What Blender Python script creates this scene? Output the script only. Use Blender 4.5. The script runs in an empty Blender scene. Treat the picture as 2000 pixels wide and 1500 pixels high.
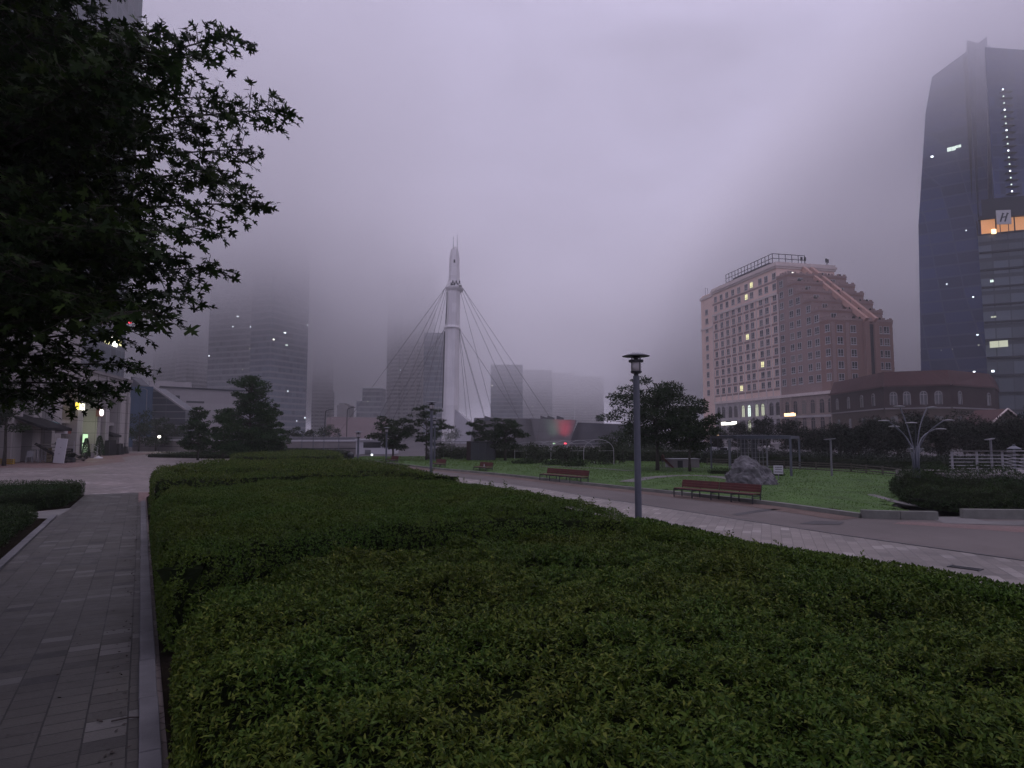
import bpy, math, random
import numpy as np
from mathutils import Vector, Matrix, noise as mnoise

# ------------------------------------------------------------------ camera, sky, sun, exposure
S = bpy.context.scene
COL = S.collection
FPX, CAMH, PITCH = 1250.0, 2.1, math.atan(103 / 1250.0)
cam_d = bpy.data.cameras.new('camera')
cam = bpy.data.objects.new('camera', cam_d)
COL.objects.link(cam)
cam.location = (0, 0, CAMH)
cam.rotation_euler = (math.pi / 2 + PITCH, 0, 0)
cam_d.sensor_width = 36
cam_d.lens = 36 * FPX / 2000
cam_d.clip_start = 0.05
cam_d.clip_end = 6000
S.camera = cam

SUN_EL, SUN_ROT = math.radians(50), math.radians(20)
wd = bpy.data.worlds.new("World")
S.world = wd
wd.use_nodes = True
wn, wl = wd.node_tree.nodes, wd.node_tree.links
wn.clear()
w_out = wn.new('ShaderNodeOutputWorld')
w_bg = wn.new('ShaderNodeBackground')
w_sky = wn.new('ShaderNodeTexSky')
w_sky.sky_type = 'NISHITA'
w_sky.sun_disc = False
w_sky.sun_elevation = SUN_EL
w_sky.sun_rotation = SUN_ROT
w_tc = wn.new('ShaderNodeTexCoord')
w_map = wn.new('ShaderNodeMapping')
w_map.inputs['Scale'].default_value = (1.0, 1.0, 2.2)
w_map.inputs['Location'].default_value = (0.35, 0.1, 0.2)
w_n = wn.new('ShaderNodeTexNoise')
w_n.inputs['Scale'].default_value = 3.2
w_n.inputs['Detail'].default_value = 5
w_n.inputs['Roughness'].default_value = 0.52
w_n.inputs['Distortion'].default_value = 0.5
w_r = wn.new('ShaderNodeValToRGB')
w_r.color_ramp.elements[0].position = 0.36
w_r.color_ramp.elements[0].color = (4.3, 4.0, 5.8, 1)
w_r.color_ramp.elements[1].position = 0.64
w_r.color_ramp.elements[1].color = (7.2, 6.7, 9.6, 1)
w_mix = wn.new('ShaderNodeMix')
w_mix.data_type = 'RGBA'
w_mix.inputs[0].default_value = 0.93          # overcast: the cloud cover hides nearly all of the clear sky
wl.new(w_tc.outputs['Generated'], w_map.inputs['Vector'])
wl.new(w_map.outputs['Vector'], w_n.inputs['Vector'])
wl.new(w_n.outputs['Fac'], w_r.inputs['Fac'])
wl.new(w_sky.outputs['Color'], w_mix.inputs[6])
# an overcast sky is brightest overhead and, at dusk, pale along the horizon
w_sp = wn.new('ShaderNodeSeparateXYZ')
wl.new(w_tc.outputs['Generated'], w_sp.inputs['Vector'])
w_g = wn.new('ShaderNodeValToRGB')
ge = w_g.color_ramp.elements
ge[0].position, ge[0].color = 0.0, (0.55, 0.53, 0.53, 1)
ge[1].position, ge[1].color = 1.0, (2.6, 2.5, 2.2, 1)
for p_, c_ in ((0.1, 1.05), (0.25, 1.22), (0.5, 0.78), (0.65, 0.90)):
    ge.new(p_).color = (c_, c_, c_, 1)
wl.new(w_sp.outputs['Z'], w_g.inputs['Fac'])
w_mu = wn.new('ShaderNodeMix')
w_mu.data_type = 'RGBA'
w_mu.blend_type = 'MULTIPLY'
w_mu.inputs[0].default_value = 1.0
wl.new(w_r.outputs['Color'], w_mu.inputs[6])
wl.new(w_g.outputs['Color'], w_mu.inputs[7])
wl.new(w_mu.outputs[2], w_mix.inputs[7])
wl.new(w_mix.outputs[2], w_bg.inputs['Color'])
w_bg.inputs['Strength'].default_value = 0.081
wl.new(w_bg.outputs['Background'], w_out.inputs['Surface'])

sun_d = bpy.data.lights.new('sun', 'SUN')
sun_d.energy = 0.12                            # dusk under thick cloud
sun_d.angle = math.radians(60)
sun_d.color = (1.0, 0.93, 0.96)
sun = bpy.data.objects.new('sun', sun_d)
COL.objects.link(sun)
sun.rotation_euler = (math.pi / 2 - SUN_EL, 0, math.pi - SUN_ROT)
sun.location = (0, 0, 300)

S.view_settings.view_transform = 'Standard'
S.view_settings.look = 'None'
S.view_settings.exposure = 0.45
S.view_settings.gamma = 1.0
S.cycles.volume_bounces = 16
S.cycles.max_bounces = 20
S.cycles.diffuse_bounces = 3
S.cycles.glossy_bounces = 2
S.cycles.use_denoising = True
S.cycles.volume_step_rate = 1.0
S.cycles.volume_max_steps = 256
S.cycles.sample_clamp_indirect = 4.0
HAZE = 0.0006                                  # density of the mist
CLOUD = (68, 132, 0.042)                       # cloud base, full height, density

# ------------------------------------------------------------------ helpers
CT, ST = math.cos(PITCH), math.sin(PITCH)

def ray(px, py):
    u, v = (px - 1000) / FPX, (750 - py) / FPX
    return (u, CT - v * ST, ST + v * CT)

def G(px, py, z=0.0):
    """point of the level z seen at photo position px, py"""
    d = ray(px, py)
    t = (z - CAMH) / d[2]
    return Vector((d[0] * t, d[1] * t, z))

def P(px, py, Y):
    """point at the distance Y in front of the viewer seen at photo position px, py"""
    d = ray(px, py)
    t = Y / d[1]
    return Vector((d[0] * t, Y, CAMH + d[2] * t))

def Z(py, Y):
    return P(1000, py, Y).z

def R_(seed):
    return np.random.default_rng(seed)

def empty(name, loc=(0, 0, 0), rz=0.0):
    o = bpy.data.objects.new(name, None)
    COL.objects.link(o)
    o.location = loc
    o.rotation_euler = (0, 0, rz)
    o.empty_display_size = 0.2
    return o

def tag(o, label=None, cat=None, group=None, kind=None):
    if label: o['label'] = label
    if cat: o['category'] = cat
    if group: o['group'] = group
    if kind: o['kind'] = kind
    return o

def thing(name, label, cat, loc=(0, 0, 0), rz=0.0, group=None):
    return tag(empty(name, loc, rz), label, cat, group)

def children(o):
    return [c for c in bpy.data.objects if c.parent == o]

def copy_tree(o, parent=None):
    c = o.copy()
    COL.objects.link(c)
    if parent: c.parent = parent
    for ch in list(o.children):
        copy_tree(ch, c)
    return c

class MB:
    """collects vertices and faces of ONE mesh; local coordinates"""
    def __init__(self, off=(0, 0, 0)):
        self.v, self.f, self.m = [], [], []
        self.off = Vector(off)
        self.mi = 0
    def add(self, vs, fs):
        b = len(self.v)
        self.v += [tuple(Vector(p) - self.off) for p in vs]
        self.f += [tuple(b + i for i in f) for f in fs]
        self.m += [self.mi] * len(fs)
        return self
    def box(self, c, s, rz=0.0):
        cx, cy, cz = c
        hx, hy, hz = s[0] / 2, s[1] / 2, s[2] / 2
        ca, sa = math.cos(rz), math.sin(rz)
        vs = []
        for dz in (-hz, hz):
            for dx, dy in ((-hx, -hy), (hx, -hy), (hx, hy), (-hx, hy)):
                vs.append((cx + dx * ca - dy * sa, cy + dx * sa + dy * ca, cz + dz))
        return self.add(vs, [(3, 2, 1, 0), (4, 5, 6, 7), (0, 1, 5, 4), (1, 2, 6, 5), (2, 3, 7, 6), (3, 0, 4, 7)])
    def bx(self, x0, x1, y0, y1, z0, z1):
        return self.box(((x0 + x1) / 2, (y0 + y1) / 2, (z0 + z1) / 2), (abs(x1 - x0), abs(y1 - y0), abs(z1 - z0)))
    def prism(self, poly, z0, z1, top=None):
        n = len(poly)
        top = top or poly
        z0s = z0 if hasattr(z0, '__len__') else [z0] * n
        z1s = z1 if hasattr(z1, '__len__') else [z1] * n
        vs = [(p[0], p[1], z) for p, z in zip(poly, z0s)] + [(p[0], p[1], z) for p, z in zip(top, z1s)]
        fs = [tuple(range(n - 1, -1, -1)), tuple(range(n, 2 * n))]
        fs += [(i, (i + 1) % n, n + (i + 1) % n, n + i) for i in range(n)]
        return self.add(vs, fs)
    def beam(self, a, b, w, h, up=(0, 0, 1)):
        a, b = Vector(a), Vector(b)
        d = (b - a).normalized()
        u = Vector(up)
        s = d.cross(u)
        if s.length < 1e-4: s = d.cross(Vector((1, 0, 0)))
        s.normalize()
        u = s.cross(d).normalized()
        vs = []
        for p in (a, b):
            for i, j in ((-1, -1), (1, -1), (1, 1), (-1, 1)):
                vs.append(p + s * (i * w / 2) + u * (j * h / 2))
        return self.add(vs, [(3, 2, 1, 0), (4, 5, 6, 7), (0, 1, 5, 4), (1, 2, 6, 5), (2, 3, 7, 6), (3, 0, 4, 7)])
    def tube(self, pts, rad, n=8, cap=True):
        pts = [Vector(p) for p in pts]
        if not hasattr(rad, '__len__'): rad = [rad] * len(pts)
        vs, fs = [], []
        ref = None
        for i, p in enumerate(pts):
            d = (pts[min(i + 1, len(pts) - 1)] - pts[max(i - 1, 0)]).normalized()
            if ref is None:
                ref = d.cross(Vector((0.13, 0.31, 0.94)))
                if ref.length < 1e-3: ref = d.cross(Vector((1, 0, 0)))
            s = (ref - d * ref.dot(d)).normalized()
            ref = s
            t = d.cross(s)
            for k in range(n):
                a = 2 * math.pi * k / n
                vs.append(p + (s * math.cos(a) + t * math.sin(a)) * rad[i])
        for i in range(len(pts) - 1):
            for k in range(n):
                fs.append((i * n + k, i * n + (k + 1) % n, (i + 1) * n + (k + 1) % n, (i + 1) * n + k))
        if cap:
            fs.append(tuple(range(n - 1, -1, -1)))
            fs.append(tuple((len(pts) - 1) * n + k for k in range(n)))
        return self.add(vs, fs)
    def lathe(self, prof, c=(0, 0, 0), n=20):
        vs, fs = [], []
        for r, z in prof:
            for k in range(n):
                a = 2 * math.pi * k / n
                vs.append((c[0] + r * math.cos(a), c[1] + r * math.sin(a), c[2] + z))
        for i in range(len(prof) - 1):
            for k in range(n):
                fs.append((i * n + k, i * n + (k + 1) % n, (i + 1) * n + (k + 1) % n, (i + 1) * n + k))
        fs.append(tuple(range(n - 1, -1, -1)))
        fs.append(tuple((len(prof) - 1) * n + k for k in range(n)))
        return self.add(vs, fs)
    def sheet(self, poly, z):
        return self.add([(p[0], p[1], z if len(p) < 3 else p[2]) for p in poly], [tuple(range(len(poly)))])
    def build(self, name, mats, parent=None, smooth=False, bevel=0.0):
        me = bpy.data.meshes.new(name)
        me.from_pydata(self.v, [], self.f)
        mats = mats if isinstance(mats, (list, tuple)) else [mats]
        for m in mats: me.materials.append(m)
        if len(mats) > 1: me.polygons.foreach_set('material_index', self.m)
        if smooth: me.polygons.foreach_set('use_smooth', [True] * len(me.polygons))
        me.update()
        o = bpy.data.objects.new(name, me)
        COL.objects.link(o)
        if parent: o.parent = parent
        if bevel:
            b = o.modifiers.new('bevel', 'BEVEL')
            b.width = bevel
            b.segments = 2
            b.limit_method = 'ANGLE'
        return o

def np_mesh(name, V, k, mat, parent=None, smooth=False):
    """mesh of separate k-sided faces from an (n*k, 3) array"""
    V = np.ascontiguousarray(V, dtype=np.float32).reshape(-1, 3)
    nv = len(V)
    nf = nv // k
    me = bpy.data.meshes.new(name)
    me.vertices.add(nv)
    me.vertices.foreach_set('co', V.ravel())
    me.loops.add(nv)
    me.loops.foreach_set('vertex_index', np.arange(nv, dtype=np.int32))
    me.polygons.add(nf)
    me.polygons.foreach_set('loop_start', np.arange(0, nv, k, dtype=np.int32))
    try:
        me.polygons.foreach_set('loop_total', np.full(nf, k, dtype=np.int32))
    except Exception:
        pass
    me.materials.append(mat)
    me.update(calc_edges=True)
    me.validate()
    o = bpy.data.objects.new(name, me)
    COL.objects.link(o)
    if parent: o.parent = parent
    return o

def unit(a):
    return a / np.maximum(np.linalg.norm(a, axis=-1, keepdims=True), 1e-9)

LEAF4 = np.array([(0, 0), (0.5, 0.45), (0, 1), (-0.5, 0.45)])
LEAF6 = np.array([(0, 0), (0.42, 0.3), (0.46, 0.62), (0, 1), (-0.46, 0.62), (-0.42, 0.3)])
OAK = np.array([(0.0, 0.0), (0.06, 0.16), (0.34, 0.10), (0.13, 0.30), (0.50, 0.40), (0.62, 0.62), (0.30, 0.56), (0.12, 0.54),
                (0.30, 0.80), (0.10, 0.74), (0.0, 1.0),
                (-0.10, 0.74), (-0.30, 0.80), (-0.12, 0.54), (-0.30, 0.56), (-0.62, 0.62), (-0.50, 0.40), (-0.13, 0.30), (-0.34, 0.10), (-0.06, 0.16)])

def leaves(base, d, nrm, length, width, shape=LEAF4, curl=0.0):
    """flat leaf outlines: base points, directions, normals -> (n, k, 3)"""
    d = unit(d)
    s = unit(np.cross(d, nrm))
    n2 = np.cross(s, d)
    L = np.broadcast_to(np.asarray(length, float), (len(base),))[:, None, None]
    W = np.broadcast_to(np.asarray(width, float), (len(base),))[:, None, None]
    x = shape[:, 0][None, :, None]
    y = shape[:, 1][None, :, None]
    out = base[:, None, :] + d[:, None, :] * (y * L) + s[:, None, :] * (x * W)
    if curl:
        out = out + n2[:, None, :] * (np.abs(x) * W * curl - y * y * L * curl * 0.6)
    return out

def rand_dirs(rg, n):
    return unit(rg.normal(size=(n, 3)))

_lat = R_(7).random((64, 64))
def vnoise(x, y):
    xi, yi = np.floor(x).astype(int), np.floor(y).astype(int)
    fx, fy = x - xi, y - yi
    fx, fy = fx * fx * (3 - 2 * fx), fy * fy * (3 - 2 * fy)
    a = _lat[xi % 64, yi % 64]; b = _lat[(xi + 1) % 64, yi % 64]
    c = _lat[xi % 64, (yi + 1) % 64]; e = _lat[(xi + 1) % 64, (yi + 1) % 64]
    return (a * (1 - fx) + b * fx) * (1 - fy) + (c * (1 - fx) + e * fx) * fy - 0.5

def poly_dist(poly, pts):
    """signed distance to the outline (inside > 0)"""
    poly = np.asarray(poly, float)[:, :2]
    d = np.full(len(pts), 1e9)
    ins = np.zeros(len(pts), bool)
    n = len(poly)
    for i in range(n):
        a, b = poly[i], poly[(i + 1) % n]
        ab = b - a
        t = np.clip(((pts - a) @ ab) / max(ab @ ab, 1e-9), 0, 1)
        d = np.minimum(d, np.linalg.norm(pts - (a + t[:, None] * ab), axis=1))
        c = ((a[1] > pts[:, 1]) != (b[1] > pts[:, 1]))
        with np.errstate(divide='ignore', invalid='ignore'):
            xx = (b[0] - a[0]) * (pts[:, 1] - a[1]) / (b[1] - a[1]) + a[0]
        ins ^= c & (pts[:, 0] < xx)
    return np.where(ins, d, -d)

def smooth_poly(poly, it=2):
    p = [Vector(q[:2]) for q in poly]
    for _ in range(it):
        q = []
        for i in range(len(p)):
            a, b = p[i], p[(i + 1) % len(p)]
            q += [a * 0.75 + b * 0.25, a * 0.25 + b * 0.75]
        p = q
    return [(v.x, v.y) for v in p]

def smooth_line(pts, it=2):
    p = [Vector(q) for q in pts]
    for _ in range(it):
        q = [p[0]]
        for i in range(len(p) - 1):
            q += [p[i] * 0.75 + p[i + 1] * 0.25, p[i] * 0.25 + p[i + 1] * 0.75]
        p = q + [p[-1]]
    return p

# ------------------------------------------------------------------ materials
def nt(name):
    m = bpy.data.materials.new(name)
    m.use_nodes = True
    t = m.node_tree
    return m, t.nodes, t.links, t.nodes['Principled BSDF']

def mat(name, col, rough=0.7, var=0.25, scale=3.0, bump=0.0, bscale=40.0, metal=0.0, spec=0.25, col2=None):
    m, n, l, b = nt(name)
    tc = n.new('ShaderNodeTexCoord')
    nz = n.new('ShaderNodeTexNoise')
    nz.inputs['Scale'].default_value = scale
    nz.inputs['Detail'].default_value = 6
    nz.inputs['Roughness'].default_value = 0.65
    l.new(tc.outputs['Object'], nz.inputs['Vector'])
    r = n.new('ShaderNodeValToRGB')
    col = tuple(c * 0.64 for c in col)
    col2 = tuple(c * 0.64 for c in col2) if col2 else None
    c2 = col2 or tuple(min(1, c * (1 + var)) for c in col)
    c1 = tuple(c * (1 - var) for c in col)
    r.color_ramp.elements[0].position = 0.3
    r.color_ramp.elements[1].position = 0.7
    r.color_ramp.elements[0].color = (*c1, 1)
    r.color_ramp.elements[1].color = (*c2, 1)
    l.new(nz.outputs['Fac'], r.inputs['Fac'])
    l.new(r.outputs['Color'], b.inputs['Base Color'])
    b.inputs['Roughness'].default_value = rough
    b.inputs['Metallic'].default_value = metal
    b.inputs['Specular IOR Level'].default_value = spec
    if bump:
        bz = n.new('ShaderNodeTexNoise')
        bz.inputs['Scale'].default_value = bscale
        bz.inputs['Detail'].default_value = 4
        l.new(tc.outputs['Object'], bz.inputs['Vector'])
        bp = n.new('ShaderNodeBump')
        bp.inputs['Strength'].default_value = bump
        bp.inputs['Distance'].default_value = 0.02
        l.new(bz.outputs['Fac'], bp.inputs['Height'])
        l.new(bp.outputs['Normal'], b.inputs['Normal'])
    return m

def leaf_mat(name, cols, rough=0.5, trans=0.15, spec=0.05):
    m, n, l, b = nt(name)
    g = n.new('ShaderNodeNewGeometry')
    r = n.new('ShaderNodeValToRGB')
    els = r.color_ramp.elements
    while len(els) < len(cols): els.new(0.5)
    for i, c in enumerate(cols):
        els[i].position = i / (len(cols) - 1)
        els[i].color = (*[q * 0.72 for q in c], 1)
    l.new(g.outputs['Random Per Island'], r.inputs['Fac'])
    # slow drift of hue over the plant
    tc = n.new('ShaderNodeTexCoord')
    nz = n.new('ShaderNodeTexNoise')
    nz.inputs['Scale'].default_value = 0.9
    nz.inputs['Detail'].default_value = 2
    l.new(tc.outputs['Object'], nz.inputs['Vector'])
    hs = n.new('ShaderNodeHueSaturation')
    mr = n.new('ShaderNodeMapRange')
    mr.inputs['From Min'].default_value = 0.3
    mr.inputs['From Max'].default_value = 0.7
    mr.inputs['To Min'].default_value = 0.468
    mr.inputs['To Max'].default_value = 0.508
    l.new(nz.outputs['Fac'], mr.inputs['Value'])
    l.new(mr.outputs['Result'], hs.inputs['Hue'])
    l.new(r.outputs['Color'], hs.inputs['Color'])
    l.new(hs.outputs['Color'], b.inputs['Base Color'])
    b.inputs['Roughness'].default_value = rough
    b.inputs['Specular IOR Level'].default_value = spec
    if trans:
        o = n['Material Output']
        tr = n.new('ShaderNodeBsdfTranslucent')
        l.new(hs.outputs['Color'], tr.inputs['Color'])
        mx = n.new('ShaderNodeMixShader')
        mx.inputs['Fac'].default_value = trans
        l.new(b.outputs['BSDF'], mx.inputs[1])
        l.new(tr.outputs['BSDF'], mx.inputs[2])
        l.new(mx.outputs['Shader'], o.inputs['Surface'])
    return m

def emit(name, col, strength):
    m, n, l, b = nt(name)
    b.inputs['Base Color'].default_value = (*[min(1, c * 0.5) for c in col], 1)
    b.inputs['Emission Color'].default_value = (*col, 1)
    b.inputs['Emission Strength'].default_value = strength
    b.inputs['Roughness'].default_value = 0.5
    return m

def paver(name, c1, c2, mortar, bw, rh, rz=0.0, rough=0.75, msize=0.008, odd=None, offset=0.5, coarse=0.5, bias=0.0):
    """paving bricks laid in the ground's own x/y, turned by rz; some bricks darker or paler; dirt on top"""
    m, n, l, b = nt(name)
    tc = n.new('ShaderNodeTexCoord')
    mp = n.new('ShaderNodeMapping')
    mp.inputs['Rotation'].default_value = (0, 0, rz)
    l.new(tc.outputs['Object'], mp.inputs['Vector'])
    br = n.new('ShaderNodeTexBrick')
    br.offset = offset
    br.inputs['Scale'].default_value = 1.0
    br.inputs['Brick Width'].default_value = bw
    br.inputs['Row Height'].default_value = rh
    br.inputs['Mortar Size'].default_value = msize
    br.inputs['Mortar Smooth'].default_value = 0.3
    br.inputs['Bias'].default_value = bias
    br.inputs['Color1'].default_value = (0, 0, 0, 1)
    br.inputs['Color2'].default_value = (1, 1, 1, 1)
    br.inputs['Mortar'].default_value = (0.5, 0.5, 0.5, 1)
    l.new(mp.outputs['Vector'], br.inputs['Vector'])
    r = n.new('ShaderNodeValToRGB')
    e = r.color_ramp.elements
    e[0].position, e[0].color = 0.0, (*(odd[0] if odd else c1), 1)
    e[1].position, e[1].color = 1.0, (*(odd[1] if odd else c2), 1)
    for p, c in ((0.05, odd[0] if odd else c1), (0.1, c1), (0.9, c2), (0.95, odd[1] if odd else c2)):
        x = e.new(p); x.color = (*c, 1)
    l.new(br.outputs['Color'], r.inputs['Fac'])
    nz = n.new('ShaderNodeTexNoise')
    nz.inputs['Scale'].default_value = coarse
    nz.inputs['Detail'].default_value = 8
    nz.inputs['Roughness'].default_value = 0.7
    l.new(tc.outputs['Object'], nz.inputs['Vector'])
    mr = n.new('ShaderNodeMapRange')
    mr.inputs['From Min'].default_value = 0.3
    mr.inputs['From Max'].default_value = 0.7
    mr.inputs['To Min'].default_value = 0.55
    mr.inputs['To Max'].default_value = 1.25
    l.new(nz.outputs['Fac'], mr.inputs['Value'])
    n2 = n.new('ShaderNodeTexNoise')
    n2.inputs['Scale'].default_value = 60
    n2.inputs['Detail'].default_value = 3
    l.new(tc.outputs['Object'], n2.inputs['Vector'])
    mr2 = n.new('ShaderNodeMapRange')
    mr2.inputs['To Min'].default_value = 0.75
    mr2.inputs['To Max'].default_value = 1.25
    l.new(n2.outputs['Fac'], mr2.inputs['Value'])
    mu = n.new('ShaderNodeMath'); mu.operation = 'MULTIPLY'
    l.new(mr.outputs['Result'], mu.inputs[0]); l.new(mr2.outputs['Result'], mu.inputs[1])
    mx = n.new('ShaderNodeMix'); mx.data_type = 'RGBA'
    l.new(br.outputs['Fac'], mx.inputs[0])
    l.new(r.outputs['Color'], mx.inputs[6])
    mx.inputs[7].default_value = (*mortar, 1)
    m2 = n.new('ShaderNodeMix'); m2.data_type = 'RGBA'; m2.blend_type = 'MULTIPLY'
    m2.inputs[0].default_value = 1.0
    l.new(mx.outputs[2], m2.inputs[6])
    l.new(mu.outputs['Value'], m2.inputs[7])
    l.new(m2.outputs[2], b.inputs['Base Color'])
    b.inputs['Roughness'].default_value = rough
    b.inputs['Specular IOR Level'].default_value = 0.3
    bp = n.new('ShaderNodeBump')
    rm = n.new('ShaderNodeMapRange')             # damp and dry patches
    rm.inputs['From Min'].default_value = 0.35; rm.inputs['From Max'].default_value = 0.62
    rm.inputs['To Min'].default_value = rough - 0.28; rm.inputs['To Max'].default_value = rough + 0.12
    l.new(nz.outputs['Fac'], rm.inputs['Value'])
    l.new(rm.outputs['Result'], b.inputs['Roughness'])
    bp.inputs['Strength'].default_value = 0.5
    bp.inputs['Distance'].default_value = 0.006
    inv = n.new('ShaderNodeMath'); inv.operation = 'SUBTRACT'
    l.new(mr2.outputs['Result'], inv.inputs[0]); l.new(br.outputs['Fac'], inv.inputs[1])
    l.new(inv.outputs['Value'], bp.inputs['Height'])
    l.new(bp.outputs['Normal'], b.inputs['Normal'])
    return m

def facade(name, glass, frame, bw, rh, band=0.25, rough=0.25, metal=0.0, streak=0.25):
    """curtain wall: glass cells between mullions and floor bands, in the wall's own (x+y, z)"""
    m, n, l, b = nt(name)
    tc = n.new('ShaderNodeTexCoord')
    sp = n.new('ShaderNodeSeparateXYZ')
    l.new(tc.outputs['Object'], sp.inputs['Vector'])
    ad = n.new('ShaderNodeMath'); ad.operation = 'ADD'
    l.new(sp.outputs['X'], ad.inputs[0]); l.new(sp.outputs['Y'], ad.inputs[1])
    cb = n.new('ShaderNodeCombineXYZ')
    l.new(ad.outputs['Value'], cb.inputs['X']); l.new(sp.outputs['Z'], cb.inputs['Y'])
    br = n.new('ShaderNodeTexBrick')
    br.offset = 0.0
    br.inputs['Scale'].default_value = 1.0
    br.inputs['Brick Width'].default_value = bw
    br.inputs['Row Height'].default_value = rh
    br.inputs['Mortar Size'].default_value = band * 0.3
    br.inputs['Mortar Smooth'].default_value = 0.2
    br.inputs['Color1'].default_value = (*[c * (1 - streak) for c in glass], 1)
    br.inputs['Color2'].default_value = (*[c * (1 + streak) for c in glass], 1)
    br.inputs['Mortar'].default_value = (*frame, 1)
    l.new(cb.outputs['Vector'], br.inputs['Vector'])
    # floor bands
    md = n.new('ShaderNodeMath'); md.operation = 'FRACT'
    dv = n.new('ShaderNodeMath'); dv.operation = 'DIVIDE'; dv.inputs[1].default_value = rh
    l.new(sp.outputs['Z'], dv.inputs[0]); l.new(dv.outputs['Value'], md.inputs[0])
    lt = n.new('ShaderNodeMath'); lt.operation = 'LESS_THAN'; lt.inputs[1].default_value = band
    l.new(md.outputs['Value'], lt.inputs[0])
    mx = n.new('ShaderNodeMix'); mx.data_type = 'RGBA'
    l.new(lt.outputs['Value'], mx.inputs[0])
    l.new(br.outputs['Color'], mx.inputs[6])
    mx.inputs[7].default_value = (*frame, 1)
    l.new(mx.outputs[2], b.inputs['Base Color'])
    rr = n.new('ShaderNodeMapRange')
    rr.inputs['To Min'].default_value = rough
    rr.inputs['To Max'].default_value = 0.6
    l.new(lt.outputs['Value'], rr.inputs['Value'])
    l.new(rr.outputs['Result'], b.inputs['Roughness'])
    b.inputs['Metallic'].default_value = metal
    b.inputs['Specular IOR Level'].default_value = 0.3
    return m

def wallmat(name, col, bw=0.0, rh=0.0, joint=0.7, var=0.15, scale=0.5, rough=0.8):
    """rendered or stone-clad wall with faint panel joints, rain streaks"""
    m, n, l, b = nt(name)
    tc = n.new('ShaderNodeTexCoord')
    mp = n.new('ShaderNodeMapping')
    mp.inputs['Scale'].default_value = (1, 1, 0.25)
    l.new(tc.outputs['Object'], mp.inputs['Vector'])
    nz = n.new('ShaderNodeTexNoise')
    nz.inputs['Scale'].default_value = scale
    nz.inputs['Detail'].default_value = 8
    nz.inputs['Roughness'].default_value = 0.7
    l.new(mp.outputs['Vector'], nz.inputs['Vector'])
    mr = n.new('ShaderNodeMapRange')
    mr.inputs['From Min'].default_value = 0.3; mr.inputs['From Max'].default_value = 0.7
    mr.inputs['To Min'].default_value = 1 - var; mr.inputs['To Max'].default_value = 1 + var
    l.new(nz.outputs['Fac'], mr.inputs['Value'])
    m2 = n.new('ShaderNodeMix'); m2.data_type = 'RGBA'; m2.blend_type = 'MULTIPLY'
    m2.inputs[0].default_value = 1
    m2.inputs[6].default_value = (*col, 1)
    if bw:
        sp = n.new('ShaderNodeSeparateXYZ')
        l.new(tc.outputs['Object'], sp.inputs['Vector'])
        ad = n.new('ShaderNodeMath'); ad.operation = 'ADD'
        l.new(sp.outputs['X'], ad.inputs[0]); l.new(sp.outputs['Y'], ad.inputs[1])
        cb = n.new('ShaderNodeCombineXYZ')
        l.new(ad.outputs['Value'], cb.inputs['X']); l.new(sp.outputs['Z'], cb.inputs['Y'])
        br = n.new('ShaderNodeTexBrick')
        br.offset = 0.0
        br.inputs['Scale'].default_value = 1
        br.inputs['Brick Width'].default_value = bw
        br.inputs['Row Height'].default_value = rh
        br.inputs['Mortar Size'].default_value = 0.03
        br.inputs['Color1'].default_value = (*[c * 0.93 for c in col], 1)
        br.inputs['Color2'].default_value = (*[c * 1.07 for c in col], 1)
        br.inputs['Mortar'].default_value = (*[c * joint for c in col], 1)
        l.new(cb.outputs['Vector'], br.inputs['Vector'])
        l.new(br.outputs['Color'], m2.inputs[6])
    l.new(mr.outputs['Result'], m2.inputs[7])
    l.new(m2.outputs[2], b.inputs['Base Color'])
    b.inputs['Roughness'].default_value = rough
    b.inputs['Specular IOR Level'].default_value = 0.1
    return m

M = {}
PATH_A = math.radians(30)                     # the footpath runs 30 degrees off the viewing axis
M['path'] = paver('path_pavers', (0.037, 0.0345, 0.030), (0.050, 0.047, 0.041), (0.012, 0.0115, 0.0105), 0.185, 0.27,
                  rz=-(math.pi / 2 + PATH_A), msize=0.007, odd=((0.023, 0.022, 0.021), (0.08, 0.077, 0.072)))
M['plaza'] = paver('plaza_pavers', (0.132, 0.112, 0.106), (0.175, 0.148, 0.14), (0.07, 0.058, 0.055), 0.35, 0.22, rz=0.35,
                   msize=0.01, odd=((0.11, 0.092, 0.09), (0.24, 0.215, 0.21)), coarse=0.22)
M['red_paver'] = paver('red_pavers', (0.12, 0.072, 0.066), (0.155, 0.095, 0.085), (0.07, 0.046, 0.042), 0.25, 0.125, rz=0.43, coarse=0.4)
M['prom'] = paver('promenade_pavers', (0.145, 0.128, 0.116), (0.18, 0.16, 0.147), (0.10, 0.09, 0.082), 0.4, 0.2, rz=1.95,
                  msize=0.008, odd=((0.122, 0.11, 0.10), (0.23, 0.21, 0.195)), coarse=0.3)
M['asphalt'] = mat('promenade_asphalt', (0.135, 0.115, 0.108), 0.8, 0.22, 0.35, 0.3, 60)
M['asphalt_patch'] = mat('asphalt_patch', (0.075, 0.07, 0.072), 0.8, 0.2, 0.6, 0.3, 60)
M['dirt'] = mat('orange_dirt', (0.15, 0.105, 0.088), 0.95, 0.35, 1.2, 0.4, 30)
M['ground'] = mat('city_ground', (0.11, 0.10, 0.105), 0.9, 0.2, 0.05)
M['soil'] = mat('soil', (0.016, 0.013, 0.010), 1.0, 0.4, 3, 0.6, 30, spec=0.0)
M['granite'] = mat('granite_kerb', (0.12, 0.118, 0.125), 0.75, 0.3, 1.6, 0.3, 120, col2=(0.19, 0.185, 0.195))
M['kerb'] = mat('concrete_kerb', (0.20, 0.20, 0.18), 0.85, 0.3, 1.4, 0.3, 60)
M['palepath'] = mat('pale_paving', (0.17, 0.163, 0.158), 0.85, 0.25, 1.0)
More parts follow.
